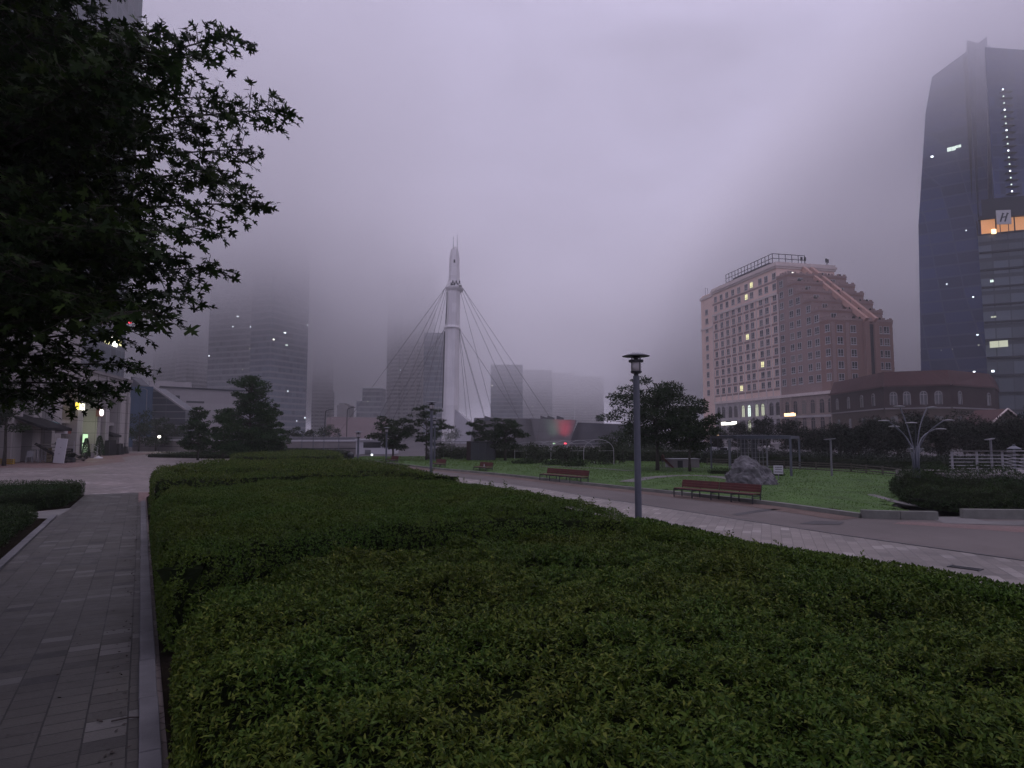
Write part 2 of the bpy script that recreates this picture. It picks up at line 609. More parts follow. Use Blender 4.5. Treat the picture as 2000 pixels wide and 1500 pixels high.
M['concrete'] = mat('concrete', (0.26, 0.235, 0.235), 0.85, 0.2, 0.35, 0.15, 20)
M['white_wall'] = mat('white_wall', (0.62, 0.60, 0.64), 0.7, 0.08, 0.4)
M['white_metal'] = mat('white_metal', (0.42, 0.41, 0.43), 0.4, 0.08, 2.0)
M['grey_metal'] = mat('grey_painted_metal', (0.085, 0.095, 0.12), 0.45, 0.12, 1.5, spec=0.5)
M['dark_metal'] = mat('dark_metal', (0.035, 0.036, 0.04), 0.45, 0.2, 2.0)
M['steel'] = mat('galvanised_steel', (0.22, 0.22, 0.235), 0.45, 0.12, 2.0, metal=0.5)
M['lamp_glass'] = mat('frosted_glass', (0.62, 0.58, 0.58), 0.35, 0.05, 3)
M['bench_wood'] = mat('red_stained_slats', (0.095, 0.02, 0.019), 0.65, 0.25, 4, 0.15, 25)
M['bark'] = mat('bark', (0.06, 0.05, 0.042), 0.95, 0.35, 6, 0.8, 22)
M['rock'] = mat('grey_rock', (0.09, 0.088, 0.094), 0.95, 0.6, 2.2, 1.0, 9, col2=(0.27, 0.26, 0.275))
M['dark_glass'] = mat('dark_glass', (0.03, 0.032, 0.036), 0.12, 0.15, 1, spec=0.6)
M['twig'] = mat('dry_twig', (0.05, 0.04, 0.035), 0.9, 0.2, 10)

M['azalea'] = leaf_mat('azalea_leaves', [(0.018, 0.04, 0.007), (0.042, 0.083, 0.011), (0.074, 0.113, 0.015), (0.048, 0.097, 0.018), (0.125, 0.155, 0.028)], 0.5)
M['box'] = leaf_mat('boxwood_leaves', [(0.026, 0.055, 0.010), (0.05, 0.096, 0.014), (0.074, 0.122, 0.017), (0.055, 0.11, 0.02)], 0.55)
M['hedge_dark'] = leaf_mat('dark_hedge_leaves', [(0.010, 0.026, 0.008), (0.020, 0.044, 0.012), (0.03, 0.056, 0.014)], 0.55)
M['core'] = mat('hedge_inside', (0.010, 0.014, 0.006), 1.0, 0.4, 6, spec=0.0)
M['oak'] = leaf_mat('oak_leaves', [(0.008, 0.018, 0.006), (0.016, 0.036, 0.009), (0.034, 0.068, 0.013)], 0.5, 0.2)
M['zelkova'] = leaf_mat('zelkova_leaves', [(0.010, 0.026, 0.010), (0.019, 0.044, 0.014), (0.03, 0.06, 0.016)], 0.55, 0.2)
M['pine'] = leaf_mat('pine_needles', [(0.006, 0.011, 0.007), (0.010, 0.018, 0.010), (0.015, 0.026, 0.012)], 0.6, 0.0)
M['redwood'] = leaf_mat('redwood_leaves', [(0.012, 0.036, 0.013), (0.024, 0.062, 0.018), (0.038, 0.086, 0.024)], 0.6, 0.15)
M['vine'] = leaf_mat('vine_leaves', [(0.014, 0.026, 0.012), (0.024, 0.04, 0.016), (0.036, 0.052, 0.021)], 0.6, 0.15)
M['grass'] = leaf_mat('grass_blades', [(0.052, 0.115, 0.021), (0.073, 0.15, 0.027), (0.095, 0.172, 0.033)], 0.7, 0.0)
M['lawn'] = mat('lawn_turf', (0.065, 0.13, 0.028), 0.95, 0.4, 0.8, 0.5, 50)

M['lit_warm'] = emit('lit_warm', (1.0, 0.62, 0.32), 2.2)
M['lit_white'] = emit('lit_white', (1.0, 0.97, 0.86), 2.2)
M['lit_yellow'] = emit('lit_yellow', (0.95, 0.9, 0.45), 0.8)
M['lit_green'] = emit('lit_green', (0.62, 0.95, 0.55), 0.7)
M['lit_red'] = emit('lit_red', (1.0, 0.06, 0.1), 3.0)
M['lit_teal'] = emit('lit_teal', (0.35, 0.75, 0.6), 0.35)
M['lit_cool'] = emit('lit_cool', (0.85, 0.92, 1.0), 2.4)
M['lit_dim'] = emit('lit_dim', (0.8, 0.85, 0.6), 0.35)
M['lit_pale'] = emit('lit_pale', (0.8, 0.95, 0.85), 0.8)

# ------------------------------------------------------------------ ground, paths, kerbs
def ST_(s, t):                                 # footpath coordinates: s along, t across
    return (-0.5 * s + 0.866 * t, 0.866 * s + 0.5 * t)

def struct(name, mb, m, label=None):
    o = mb.build(name, m)
    o['kind'] = 'structure'
    if label: o['label'] = label
    return o

struct('ground', MB().sheet([(-760, -160), (760, -160), (760, 760), (-760, 760)], -0.05), M['ground'])
struct('plaza', MB().sheet([(-75, -6), (2, -6), (-2, 14), (-8, 34), (-18, 62), (-22, 78), (-60, 96), (-75, 60)], -0.012), M['plaza'])
struct('path', MB().sheet([ST_(-8, 0.07), ST_(28.3, 0.07), ST_(28.3, -1.84), ST_(-8, -1.84)], -0.006), M['path'])
struct('red_pavement', MB().sheet([ST_(24.2, 0.6), ST_(28.3, 0.6), ST_(28.3, 0.0), ST_(24.2, 0.0)], -0.002), M['red_paver'])
g_left = [ST_(26.5, 1.0)]
struct('red_pavement', MB().sheet([(-46, 44), (-30, 44), (-33, 55), (-40, 66), (-47, 86), (-49, 82)], -0.007), M['red_paver'])

LAWN_EDGE = [(-15.3, 60), (-9.6, 50.5), (-5, 41.7), (-0.9, 36.0), (3.4, 28.2), (5.3, 25.0), (7.9, 20.7), (9.15, 17.0)]
GROOVE = [(-17.4, 58), (-11.5, 49), (-7.2, 40.7), (-3.2, 34.3), (1.4, 26.3), (2.75, 22.9), (3.9, 20.7), (6.9, 14.4), (8.9, 11), (11.2, 6.5), (14.5, 0), (16.5, -5)]
BED_R = [(6.6, -5), (5.7, 2.5), (4.75, 5.6), (2.35, 9.9), (-0.25, 17.7), (-6.85, 31.3), (-9.5, 38), (-10.5, 43), (-16, 62)]
le = smooth_line([(x, y, 0) for x, y in LAWN_EDGE])
gr = smooth_line([(x, y, 0) for x, y in GROOVE])
struct('promenade_pavement', MB().sheet([tuple(p[:2]) for p in gr] + BED_R + [(-18, 62)], -0.016), M['prom'])
struct('promenade_road', MB().sheet([tuple(p[:2]) for p in gr] + [(34, -5), (34, 17.4), (9.0, 17.2)] + [tuple(p[:2]) for p in reversed(le)] + [(-17.4, 62)], -0.020), M['asphalt'])
off = [(p.x - 0.95 * n.x, p.y - 0.95 * n.y) for p, n in zip(le, [Vector((0.9, 0.44)) if p.y > 30 else Vector((0.87, 0.5)) for p in le])]
struct('dirt_strip', MB().sheet([tuple(p[:2]) for p in le] + list(reversed(off)), -0.012), M['dirt'])
struct('red_pavement', MB().sheet([(BED_R[i][0] + 0.0, BED_R[i][1]) for i in range(1, 6)] + [(BED_R[i][0] + 0.75, BED_R[i][1] + 0.35) for i in range(5, 0, -1)], -0.008), M['red_paver'])
struct('red_pavement', MB().sheet([(9.3, 15.9), (13, 13.3), (20, 11.6), (34, 10.6), (34, 12.6), (20, 13.6), (13.6, 14.6), (9.9, 16.3)], -0.016), M['red_paver'])
struct('pale_pavement', MB().sheet([(10.6, 15.9), (14, 15.1), (24, 14.4), (24, 15.9), (11.9, 16.3), (12.0, 17.2), (10.95, 17.2)], -0.012), M['palepath'])
gm = MB()
for a, b in zip(gr[:-1], gr[1:]):
    gm.beam((a.x, a.y, -0.011), (b.x, b.y, -0.011), 0.07, 0.006)
struct('drain_channel', gm, M['dark_metal'])
struct('asphalt_patch', MB().sheet([G(1440, 1006)[:2], G(1475, 1000)[:2], G(1530, 993)[:2], G(1495, 993)[:2], G(1430, 1003)[:2]], -0.012), M['asphalt_patch'])
struct('asphalt_patch', MB().sheet([G(1560, 1022)[:2], G(1640, 1024)[:2], G(1650, 1018)[:2], G(1590, 1016)[:2]], -0.012), M['asphalt_patch'])

# granite edging of the footpath, laid stone by stone in one kerb line
km = MB()
rg = random.Random(3)
s0 = -6.0
while s0 < 24.0:
    L = 1.0
    j = rg.uniform(-0.004, 0.004)
    a, b = ST_(s0 + 0.004, 0.135 + j), ST_(s0 + L - 0.004, 0.135 + j)
    km.beam((a[0], a[1], 0.0), (b[0], b[1], 0.0), 0.13, 0.09 + rg.uniform(-0.004, 0.004))
    s0 += L
o = struct('kerb', km, M['granite'])
bv = o.modifiers.new('bevel', 'BEVEL'); bv.width = 0.008; bv.segments = 2
km = MB()
s0 = 3.0
while s0 < 20.4:
    a, b = ST_(s0 + 0.004, -1.91), ST_(s0 + 1 - 0.004, -1.91)
    km.beam((a[0], a[1], 0.0), (b[0], b[1], 0.0), 0.13, 0.08 + rg.uniform(-0.01, 0.01))
    s0 += 1
struct('kerb', km, M['granite'])
struct('pale_pavement', MB().sheet([ST_(20.3, -1.86), ST_(23.2, -1.7), ST_(21.2, -3.4), ST_(20.2, -2.6)], -0.002), M['palepath'])
km = MB()
for pts, hh in (([(p.x, p.y) for p in le], 0.12), ([(9.15, 17.0), (10.0, 16.75), (10.9, 16.65)], 0.21), ([(11.75, 16.95), (14, 16.7), (19, 16.3), (26, 15.9)], 0.24)):
    for a, b in zip(pts[:-1], pts[1:]):
        km.beam((a[0], a[1], hh / 2 - 0.03), (b[0], b[1], hh / 2 - 0.03), 0.17, hh + 0.02)
struct('lawn_kerb', km, M['kerb'])

# soil of the planted beds
BED = [ST_(-3, 0.24), ST_(25.5, 0.24), ST_(27, 0.45), (-13.7, 27), (-12.8, 30.4), (-9.4, 32.2), (-7.2, 31.2), (-0.6, 17.6), (2.05, 9.8), (4.5, 5.5), (5.5, 2.5), (6.2, -3)]
struct('soil', MB().prism(BED, -0.04, 0.035), M['soil'])
struct('soil', MB().prism([(-18.6, 39), (-11.4, 39.6), (-11.6, 45), (-17, 60), (-24, 60)], -0.04, 0.03), M['soil'])
struct('soil', MB().prism([ST_(3, -1.99), ST_(20.3, -1.99), ST_(20.6, -2.4), ST_(22, -3.5), ST_(23.2, -1.75), ST_(28, -1.7), ST_(28, -11), ST_(3, -11)], -0.04, 0.02), M['soil'])

# lawn with a gentle swell
LAWN = [(x + 0.06, y) for x, y in [(p.x, p.y) for p in le]] + [(10.9, 16.75), (11.4, 19.5), (13.6, 22.5), (18.5, 24), (26, 26), (30, 34), (19, 42), (10, 60), (-8, 66), (-16, 66)]
def lawn_z(x, y):
    return 0.07 + 0.10 * (vnoise(np.asarray(x) * 0.16 + 3, np.asarray(y) * 0.16 + 9) + 0.5)
lp = np.array(LAWN)
gx, gy = np.meshgrid(np.arange(-18, 30.5, 0.4), np.arange(15, 67, 0.4))
gp = np.stack([gx.ravel(), gy.ravel()], 1)
sd = poly_dist(lp, gp)
vz = lawn_z(gp[:, 0], gp[:, 1]) * np.clip(sd / 1.2, 0.25, 1) + 0.02
W_ = gx.shape[1]
lm = MB()
vs = [(float(p[0]), float(p[1]), float(z)) for p, z in zip(gp, vz)]
fs = []
for j in range(gx.shape[0] - 1):
    for i in range(W_ - 1):
        q = (j * W_ + i, j * W_ + i + 1, (j + 1) * W_ + i + 1, (j + 1) * W_ + i)
        if min(sd[k] for k in q) > 0.0: fs.append(q)
lm.add(vs, fs)
struct('lawn', lm, M['lawn'])
struct('lawn', MB().sheet([(p[0], p[1], 0.02) for p in LAWN], 0.02), M['lawn'])
# grass blades: one mass of turf
rg_ = R_(11)
n = 150000
q = np.stack([rg_.uniform(-16, 26, n), 16 + 50 * rg_.random(n) ** 1.7], 1)
e = poly_dist(lp, q)
q = q[e > 0.05]
n = len(q)
zz = lawn_z(q[:, 0], q[:, 1]) * np.clip(poly_dist(lp, q) / 1.2, 0.25, 1) + 0.015
far = np.clip(q[:, 1] / 20, 1, 3)
base = np.concatenate([q, zz[:, None]], 1)
up = unit(np.stack([rg_.normal(0, 0.55, n), rg_.normal(0, 0.55, n), np.ones(n)], 1))
tri = np.array([(-0.5, 0), (0.5, 0), (0, 1)])
h = rg_.uniform(0.02, 0.045, n) * far ** 0.4
clump = 0.6 + 0.9 * (vnoise(q[:, 0] * 1.3, q[:, 1] * 1.3) + 0.5)
V = leaves(base, up, np.stack([rg_.normal(0, 1, n), rg_.normal(0, 1, n) - 1, np.zeros(n)], 1), h * clump, 0.02 * far, tri)
o = np_mesh('grass', V, 3, M['grass'])
tag(o, 'short mown grass of the park lawn behind the red benches', 'grass', kind='stuff')

# pale trodden paths on the lawn
def strip(name, pts, w, m, zoff=0.02):
    pts = smooth_line([Vector((p[0], p[1], 0)) for p in pts])
    mb = MB()
    L, R2 = [], []
    for i, p in enumerate(pts):
        d = (pts[min(i + 1, len(pts) - 1)] - pts[max(i - 1, 0)]).normalized()
        s = Vector((-d.y, d.x, 0)) * w / 2
        z = float(lawn_z(p.x, p.y)) * float(np.clip(poly_dist(lp, np.array([[p.x, p.y]]))[0] / 1.2, 0.0, 1)) + 0.015 + zoff
        L.append((p.x + s.x, p.y + s.y, z)); R2.append((p.x - s.x, p.y - s.y, z))
    vs = L + R2
    k = len(pts)
    mb.add(vs, [(i, i + 1, k + i + 1, k + i) for i in range(k - 1)])
    mb.add([(x, y, z - 0.06) for x, y, z in vs], [(i, i + 1, k + i + 1, k + i) for i in range(k - 1)])
    return struct(name, mb, m)
strip('path', [G(1226, 948.5)[:2], G(1240, 945)[:2], G(1275, 938.5)[:2], G(1340, 934)[:2], G(1400, 938)[:2], G(1450, 946)[:2]], 0.75, M['palepath'])
strip('path', [G(1700, 972)[:2], G(1745, 981)[:2], G(1790, 990)[:2]], 0.3, M['palepath'])
strip('path', [G(1050, 916)[:2], G(1150, 917)[:2], G(1235, 924)[:2]], 0.4, M['palepath'])

# ------------------------------------------------------------------ planting
def at_(px, d):
    p = P(px, 853, d)
    return (p.x, p.y)

def hedge(name, label, poly, h, leafm, leaf=0.05, spacing=0.085, k=7, seed=1, r=0.22, bump=0.07, cat='hedge', shoots=0, bscale=1.4, side=True, wide=0.36, near=False, sloped=None, group=None, layers=1, corez=0.10):
    rg = R_(seed)
    poly = np.array([p[:2] for p in poly], float)
    c = poly.mean(0)
    t = thing(name, label, cat, (c[0], c[1], 0), group=group)
    lo, hi = poly.min(0), poly.max(0)
    ar = (hi - lo)
    nx, ny = int(ar[0] / spacing) + 1, int(ar[1] / spacing) + 1
    X, Y = np.meshgrid(np.arange(nx) * spacing + lo[0], np.arange(ny) * spacing + lo[1])
    q = np.stack([X.ravel(), Y.ravel()], 1) + rg.uniform(-0.5, 0.5, (nx * ny, 2)) * spacing
    sd = poly_dist(poly, q)
    q, sd = q[sd > 0.02], sd[sd > 0.02]
    def top(q, sd):
        z = h + bump * (vnoise(q[:, 0] * bscale + seed, q[:, 1] * bscale) + 0.6 * vnoise(q[:, 0] * bscale * 2.7, q[:, 1] * bscale * 2.7 + seed) + 0.5 * vnoise(q[:, 0] * bscale * 7, q[:, 1] * bscale * 7 + seed)) * 1.6
        if sloped is not None: z = z + sloped(q)
        dd = np.clip(sd, 0, r)
        return z - r + np.sqrt(np.maximum(r * r - (r - dd) ** 2, 0))
    z = top(q, sd)
    z -= rg.random(len(z)) ** 2 * spacing * 0.7
    # outward tilt near the edge
    eps = 0.05
    gxx = poly_dist(poly, q + [eps, 0]) - sd
    gyy = poly_dist(poly, q + [0, eps]) - sd
    w = np.clip(1 - sd / r, 0, 1)[:, None]
    nrm = np.concatenate([-np.stack([gxx, gyy], 1) / eps * w, np.ones((len(q), 1))], 1)
    pts = np.concatenate([q, z[:, None]], 1)
    if side:
        per = []
        for i in range(len(poly)):
            a, b = poly[i], poly[(i + 1) % len(poly)]
            L = np.linalg.norm(b - a)
            m_ = int(L * h / (spacing * spacing) * 0.9)
            if m_ < 1: continue
            u = rg.random(m_)[:, None]
            pp = a + (b - a) * u
            nn = np.array([(b - a)[1], -(b - a)[0]]) / max(L, 1e-6)
            test = poly_dist(poly, (a + b)[None] / 2 + nn * 0.02)[0]
            if test > 0: nn = -nn
            zz = rg.uniform(0.06, max(0.1, h - r * 0.5), m_)
            inset = 0.05 * rg.random(m_) + 0.04 * (vnoise(pp[:, 0] * 2 + 5, zz * 3 + seed) + 0.5)
            pp = pp - nn * inset[:, None]
            sz = sloped(pp) if sloped is not None else 0
            per.append((np.concatenate([pp, (zz * (1 + sz / h))[:, None]], 1), np.tile(np.array([nn[0], nn[1], 0.45]), (m_, 1))))
        if per:
            pts = np.concatenate([pts] + [a for a, _ in per])
            nrm = np.concatenate([nrm] + [b for _, b in per])
    if shoots:
        ii = rg.choice(len(q), shoots)
        for st in range(5):
            sp = np.concatenate([q[ii], (top(q[ii], sd[ii]) + 0.035 * (st + 1))[:, None]], 1)
            sp[:, :2] += rg.normal(0, 0.012, (shoots, 2))
            pts = np.concatenate([pts, sp]); nrm = np.concatenate([nrm, np.tile([[0, 0, 1.0]], (shoots, 1))])
    for ly in range(1, layers):                # leaves under the outer ones
        pts = np.concatenate([pts, pts[:len(q)] - [0, 0, 0.055 * ly]])
        nrm = np.concatenate([nrm, nrm[:len(q)]])
    nrm = unit(nrm + rg.normal(0, 0.25, nrm.shape))
    N = len(pts)
    B = np.repeat(pts, k, 0)
    NN = np.repeat(nrm, k, 0)
    tang = unit(np.cross(NN, rand_dirs(rg, N * k)))
    el = rg.uniform(0.15, 1.15, (N * k, 1))
    D = NN * np.sin(el) + tang * np.cos(el)
    L = leaf * rg.uniform(0.65, 1.25, N * k)
    B = B + rg.normal(0, spacing * 0.18, B.shape)
    if near:
        V = leaves(B, D, NN + rg.normal(0, 0.2, NN.shape), L, L * wide, LEAF6, 0.5); kk = 6
    else:
        V = leaves(B, D, NN + rg.normal(0, 0.2, NN.shape), L, L * wide * 1.1, LEAF4); kk = 4
    V = V - np.array([c[0], c[1], 0])
    np_mesh('foliage', V, kk, leafm, t)
    def ring(inset, z):
        out = []
        for i, p in enumerate(poly):
            e = poly[(i + 1) % len(poly)] - poly[i - 1]
            v = np.array([-e[1], e[0]]) / max(np.linalg.norm(e), 1e-6)
            if poly_dist(poly, (p + v * 0.03)[None])[0] < 0: v = -v
            q = p + v * inset
            sz = float(sloped(q[None])[0]) * (z / h) if sloped is not None else 0.0
            out.append((q[0], q[1], max(z + sz, 0.0)))
        return out
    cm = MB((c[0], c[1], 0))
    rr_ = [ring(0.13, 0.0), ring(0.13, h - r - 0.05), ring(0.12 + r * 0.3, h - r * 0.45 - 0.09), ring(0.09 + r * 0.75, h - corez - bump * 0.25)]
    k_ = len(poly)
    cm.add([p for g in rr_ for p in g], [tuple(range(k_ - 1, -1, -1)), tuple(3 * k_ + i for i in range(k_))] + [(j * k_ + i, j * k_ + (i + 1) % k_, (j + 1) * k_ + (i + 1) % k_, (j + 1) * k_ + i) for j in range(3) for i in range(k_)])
    cm.build('dark_core', M['core'], t)  # solid inner mass, near-black so its colour gives the shade between leaves
    return t

A_POLY = smooth_poly([ST_(-0.6, 0.24), ST_(2.5, 0.23), ST_(5.6, 0.24), (-2.7, 5.6), (-2.65, 6.4), (-2.25, 7.25), (-1.6, 7.9), (-0.8, 8.4), (0.3, 8.85), (1.5, 8.8), (2.1, 8.4), (2.85, 7.45), (4.2, 5.0), (5.2, 2.6), (5.6, -0.6)], 1)
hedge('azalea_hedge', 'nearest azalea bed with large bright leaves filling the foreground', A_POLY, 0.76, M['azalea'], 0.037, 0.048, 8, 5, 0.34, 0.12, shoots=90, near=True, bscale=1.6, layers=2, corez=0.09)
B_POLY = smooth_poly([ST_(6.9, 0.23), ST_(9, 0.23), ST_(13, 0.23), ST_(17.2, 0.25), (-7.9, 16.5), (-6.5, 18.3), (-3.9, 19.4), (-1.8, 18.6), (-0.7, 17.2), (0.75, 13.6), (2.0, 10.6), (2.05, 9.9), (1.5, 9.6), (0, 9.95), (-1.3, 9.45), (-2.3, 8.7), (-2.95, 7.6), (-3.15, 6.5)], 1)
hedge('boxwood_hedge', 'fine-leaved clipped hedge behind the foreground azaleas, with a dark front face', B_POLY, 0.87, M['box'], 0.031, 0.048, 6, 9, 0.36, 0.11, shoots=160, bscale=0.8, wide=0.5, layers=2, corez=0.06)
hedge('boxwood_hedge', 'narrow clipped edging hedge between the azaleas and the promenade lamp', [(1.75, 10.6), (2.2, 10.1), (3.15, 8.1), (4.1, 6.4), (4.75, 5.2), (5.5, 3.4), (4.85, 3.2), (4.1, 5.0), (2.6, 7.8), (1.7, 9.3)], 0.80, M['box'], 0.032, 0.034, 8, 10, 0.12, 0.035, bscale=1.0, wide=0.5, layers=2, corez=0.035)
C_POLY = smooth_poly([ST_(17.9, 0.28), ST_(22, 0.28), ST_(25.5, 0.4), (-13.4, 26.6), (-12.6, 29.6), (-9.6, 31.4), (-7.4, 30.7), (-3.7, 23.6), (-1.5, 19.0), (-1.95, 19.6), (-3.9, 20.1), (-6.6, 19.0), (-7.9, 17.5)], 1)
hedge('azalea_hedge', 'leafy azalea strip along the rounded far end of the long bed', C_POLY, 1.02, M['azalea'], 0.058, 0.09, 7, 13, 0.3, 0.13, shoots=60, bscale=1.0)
hedge('azalea_hedge', 'farther azalea bed under the grove of conical trees', smooth_poly([(-18.2, 39.6), (-12, 40.1), (-11.6, 43.5), (-13, 50), (-17, 58), (-23, 58)], 1), 0.9, M['azalea'], 0.08, 0.16, 6, 17, 0.35, 0.12, bscale=0.6)
hedge('low_hedge', 'dark low hedge at the path edge with its square end by the plaza', [ST_(21.4, -3.5), ST_(23.4, -1.8), ST_(27.8, -1.65), ST_(28, -4), ST_(28, -11), ST_(22, -11)], 0.56, M['hedge_dark'], 0.045, 0.085, 6, 21, 0.15, 0.05)
hedge('low_hedge', 'low dark ground hedge left of the paved path, nearest the viewer', [ST_(6, -2.1), ST_(12, -2.12), ST_(20, -2.15), ST_(21, -3.2), ST_(21.2, -8), ST_(6, -8)], 0.40, M['hedge_dark'], 0.045, 0.08, 6, 23, 0.2, 0.06)
hedge('low_hedge', 'flat dark hedge island far across the plaza beside the shops', [(-37.5, 66), (-29, 62), (-25, 62), (-25, 68), (-34, 71)], 0.45, M['hedge_dark'], 0.1, 0.2, 5, 25, 0.2, 0.08)
hedge('low_hedge', 'long dark hedge in front of the low wall behind the small tree', [(-31, 72), (-22, 61), (-16.6, 61), (-16, 64), (-24, 75)], 0.7, M['hedge_dark'], 0.1, 0.2, 5, 27, 0.2, 0.1)
hedge('shrub_hedge', 'dark round shrubs around the foot of the branching lamp', smooth_poly([(11.9, 19.4), (13.2, 22.3), (14.3, 24.6), (16.2, 25.5), (18.4, 24.0), (17, 20.4), (14.2, 18.2), (12.3, 17.6)], 1), 0.80, M['hedge_dark'], 0.06, 0.10, 6, 29, 0.45, 0.22, bscale=0.9, sloped=lambda q: 0.55 * vnoise(q[:, 0] * 0.8, q[:, 1] * 0.8 + 5))
hedge('shrub_hedge', 'dark unclipped shrubs below the white railing', smooth_poly([(14.6, 18.0), (17.4, 20.3), (19.5, 22.5), (24, 21), (24, 16.6), (19, 16.9)], 1), 0.92, M['hedge_dark'], 0.065, 0.105, 6, 31, 0.5, 0.25, bscale=0.8, sloped=lambda q: 0.7 * vnoise(q[:, 0] * 0.7 + 3, q[:, 1] * 0.7))
hedge('low_hedge', 'dark undergrowth below the pines behind the rail fence', [at_(1370, 50), at_(1560, 46), at_(1760, 38), at_(1990, 33), at_(2010, 40), at_(1760, 48), at_(1560, 56), at_(1370, 60)], 0.75, M['pine'], 0.11, 0.2, 5, 35, 0.5, 0.3, bscale=0.5)
hedge('low_hedge', 'dark undergrowth behind the hoop arbour and the glass booth', [at_(860, 62), at_(1040, 58), at_(1250, 52), at_(1370, 52), at_(1370, 58), at_(1250, 60), at_(1040, 66), at_(860, 70)], 0.95, M['vine'], 0.11, 0.2, 5, 36, 0.4, 0.3, bscale=0.5)
hedge('low_hedge', 'small dark round shrub row beside the grey rock', smooth_poly([(10.2, 34), (13.2, 31.2), (13.6, 32.3), (11, 35.4)], 1), 0.42, M['hedge_dark'], 0.06, 0.12, 6, 33, 0.2, 0.12)

def tree(name, label, loc, height, crown, leafm, n_leaf, leaf, seed, trunk_r=0.1, fork=0.35, limbs=9, flat=0.4, cl_r=0.32, style='plate', group=None, elong=0.5, lean=(0, 0)):
    """trunk with limbs, crown of leaves in clumps round the limb ends; crown = (radius x, radius y, lowest z)"""
    rg, rr = R_(seed), random.Random(seed)
    t = thing(name, label, 'tree', loc, group=group)
    rx, ry, z0 = crown
    mb = MB()
    top = Vector((lean[0], lean[1], height * 0.93))
    sp = []
    for i in range(6):
        f = i / 5
        sp.append(Vector((lean[0] * f * f + rr.uniform(-1, 1) * 0.02 * height * f, lean[1] * f * f + rr.uniform(-1, 1) * 0.02 * height * f, height * 0.93 * f)))
    mb.tube(sp, [trunk_r * (1.25 if i == 0 else 1 - 0.15 * i) for i in range(6)], 8)
    cents, rads = [], []
    def spine(f):
        x = min(max(f, 0), 0.999) * 5
        i = int(x)
        return sp[i].lerp(sp[i + 1], x - i)
    for i in range(limbs):
        f = i / max(1, limbs - 1)
        ang = i * 2.399 + rr.uniform(-0.5, 0.5)
        if style == 'cone':
            zz = z0 + (height * 0.97 - z0) * f
            rad = (1 - f) ** 0.47 * rr.uniform(0.72, 1.1) + 0.05
            st = spine(min(0.95, (zz * 0.96) / height))
            tip = Vector((math.cos(ang) * rx * rad + st.x, math.sin(ang) * ry * rad + st.y, zz + rr.uniform(-0.1, 0.1)))
        else:
            zz = z0 + (height * 0.96 - z0) * (f ** 0.8)
            prof = math.sin(math.pi * (0.18 + 0.70 * f)) ** 0.8
            rad = prof * rr.uniform(0.7, 1.12)
            st = spine(fork + (0.9 - fork) * f * 0.8)
            tip = Vector((math.cos(ang) * rx * rad + lean[0], math.sin(ang) * ry * rad + lean[1], zz))
        mid = st.lerp(tip, 0.5) + Vector((0, 0, 0.04 * height if style != 'cone' else 0.02 * height))
        pts = smooth_line([st, mid, tip], 1)
        r0 = trunk_r * 0.42
        mb.tube(pts, [r0 * (1 - 0.85 * j / (len(pts) - 1)) for j in range(len(pts))], 5)
        ln = (tip - st).length
        m_ = max(2, int(ln / (cl_r * rx * 0.75)))
        for j in range(m_):
            u = 0.35 + 0.68 * (j + rr.random() * 0.6) / m_
            c = pts[0].lerp(mid, u * 2) if u < 0.5 else mid.lerp(tip, (u - 0.5) * 2)
            c = c + Vector((rr.gauss(0, 1), rr.gauss(0, 1), rr.gauss(0, 0.45))) * cl_r * rx * 0.42
            cents.append(c); rads.append(cl_r * rx * rr.uniform(0.55, 1.1) * (0.75 + 0.25 * (1 - f)))
    mb.build('trunk', M['bark'], t, smooth=True)
    cents = np.array([tuple(c) for c in cents]); rads = np.array(rads)
    pr = rads ** 2 / (rads ** 2).sum()
    ii = rg.choice(len(cents), n_leaf, p=pr)
    dv = rand_dirs(rg, n_leaf) * (rg.random((n_leaf, 1)) ** 0.45)
    dv[:, 2] *= flat
    pos = cents[ii] + dv * rads[ii][:, None]
    out = unit(dv + np.array([0, 0, 0.15]))
    D = unit(out * np.array([1, 1, 0.5]) + rg.normal(0, 0.5, (n_leaf, 3)) + np.array([0, 0, -0.15]))
    Nn = unit(rg.normal(0, 0.55, (n_leaf, 3)) + np.array([0, 0, 1.0]))
    L = leaf * rg.uniform(0.7, 1.35, n_leaf)
    V = leaves(pos, D, Nn, L, L * elong)
    np_mesh('crown', V, 4, leafm, t)
    return t

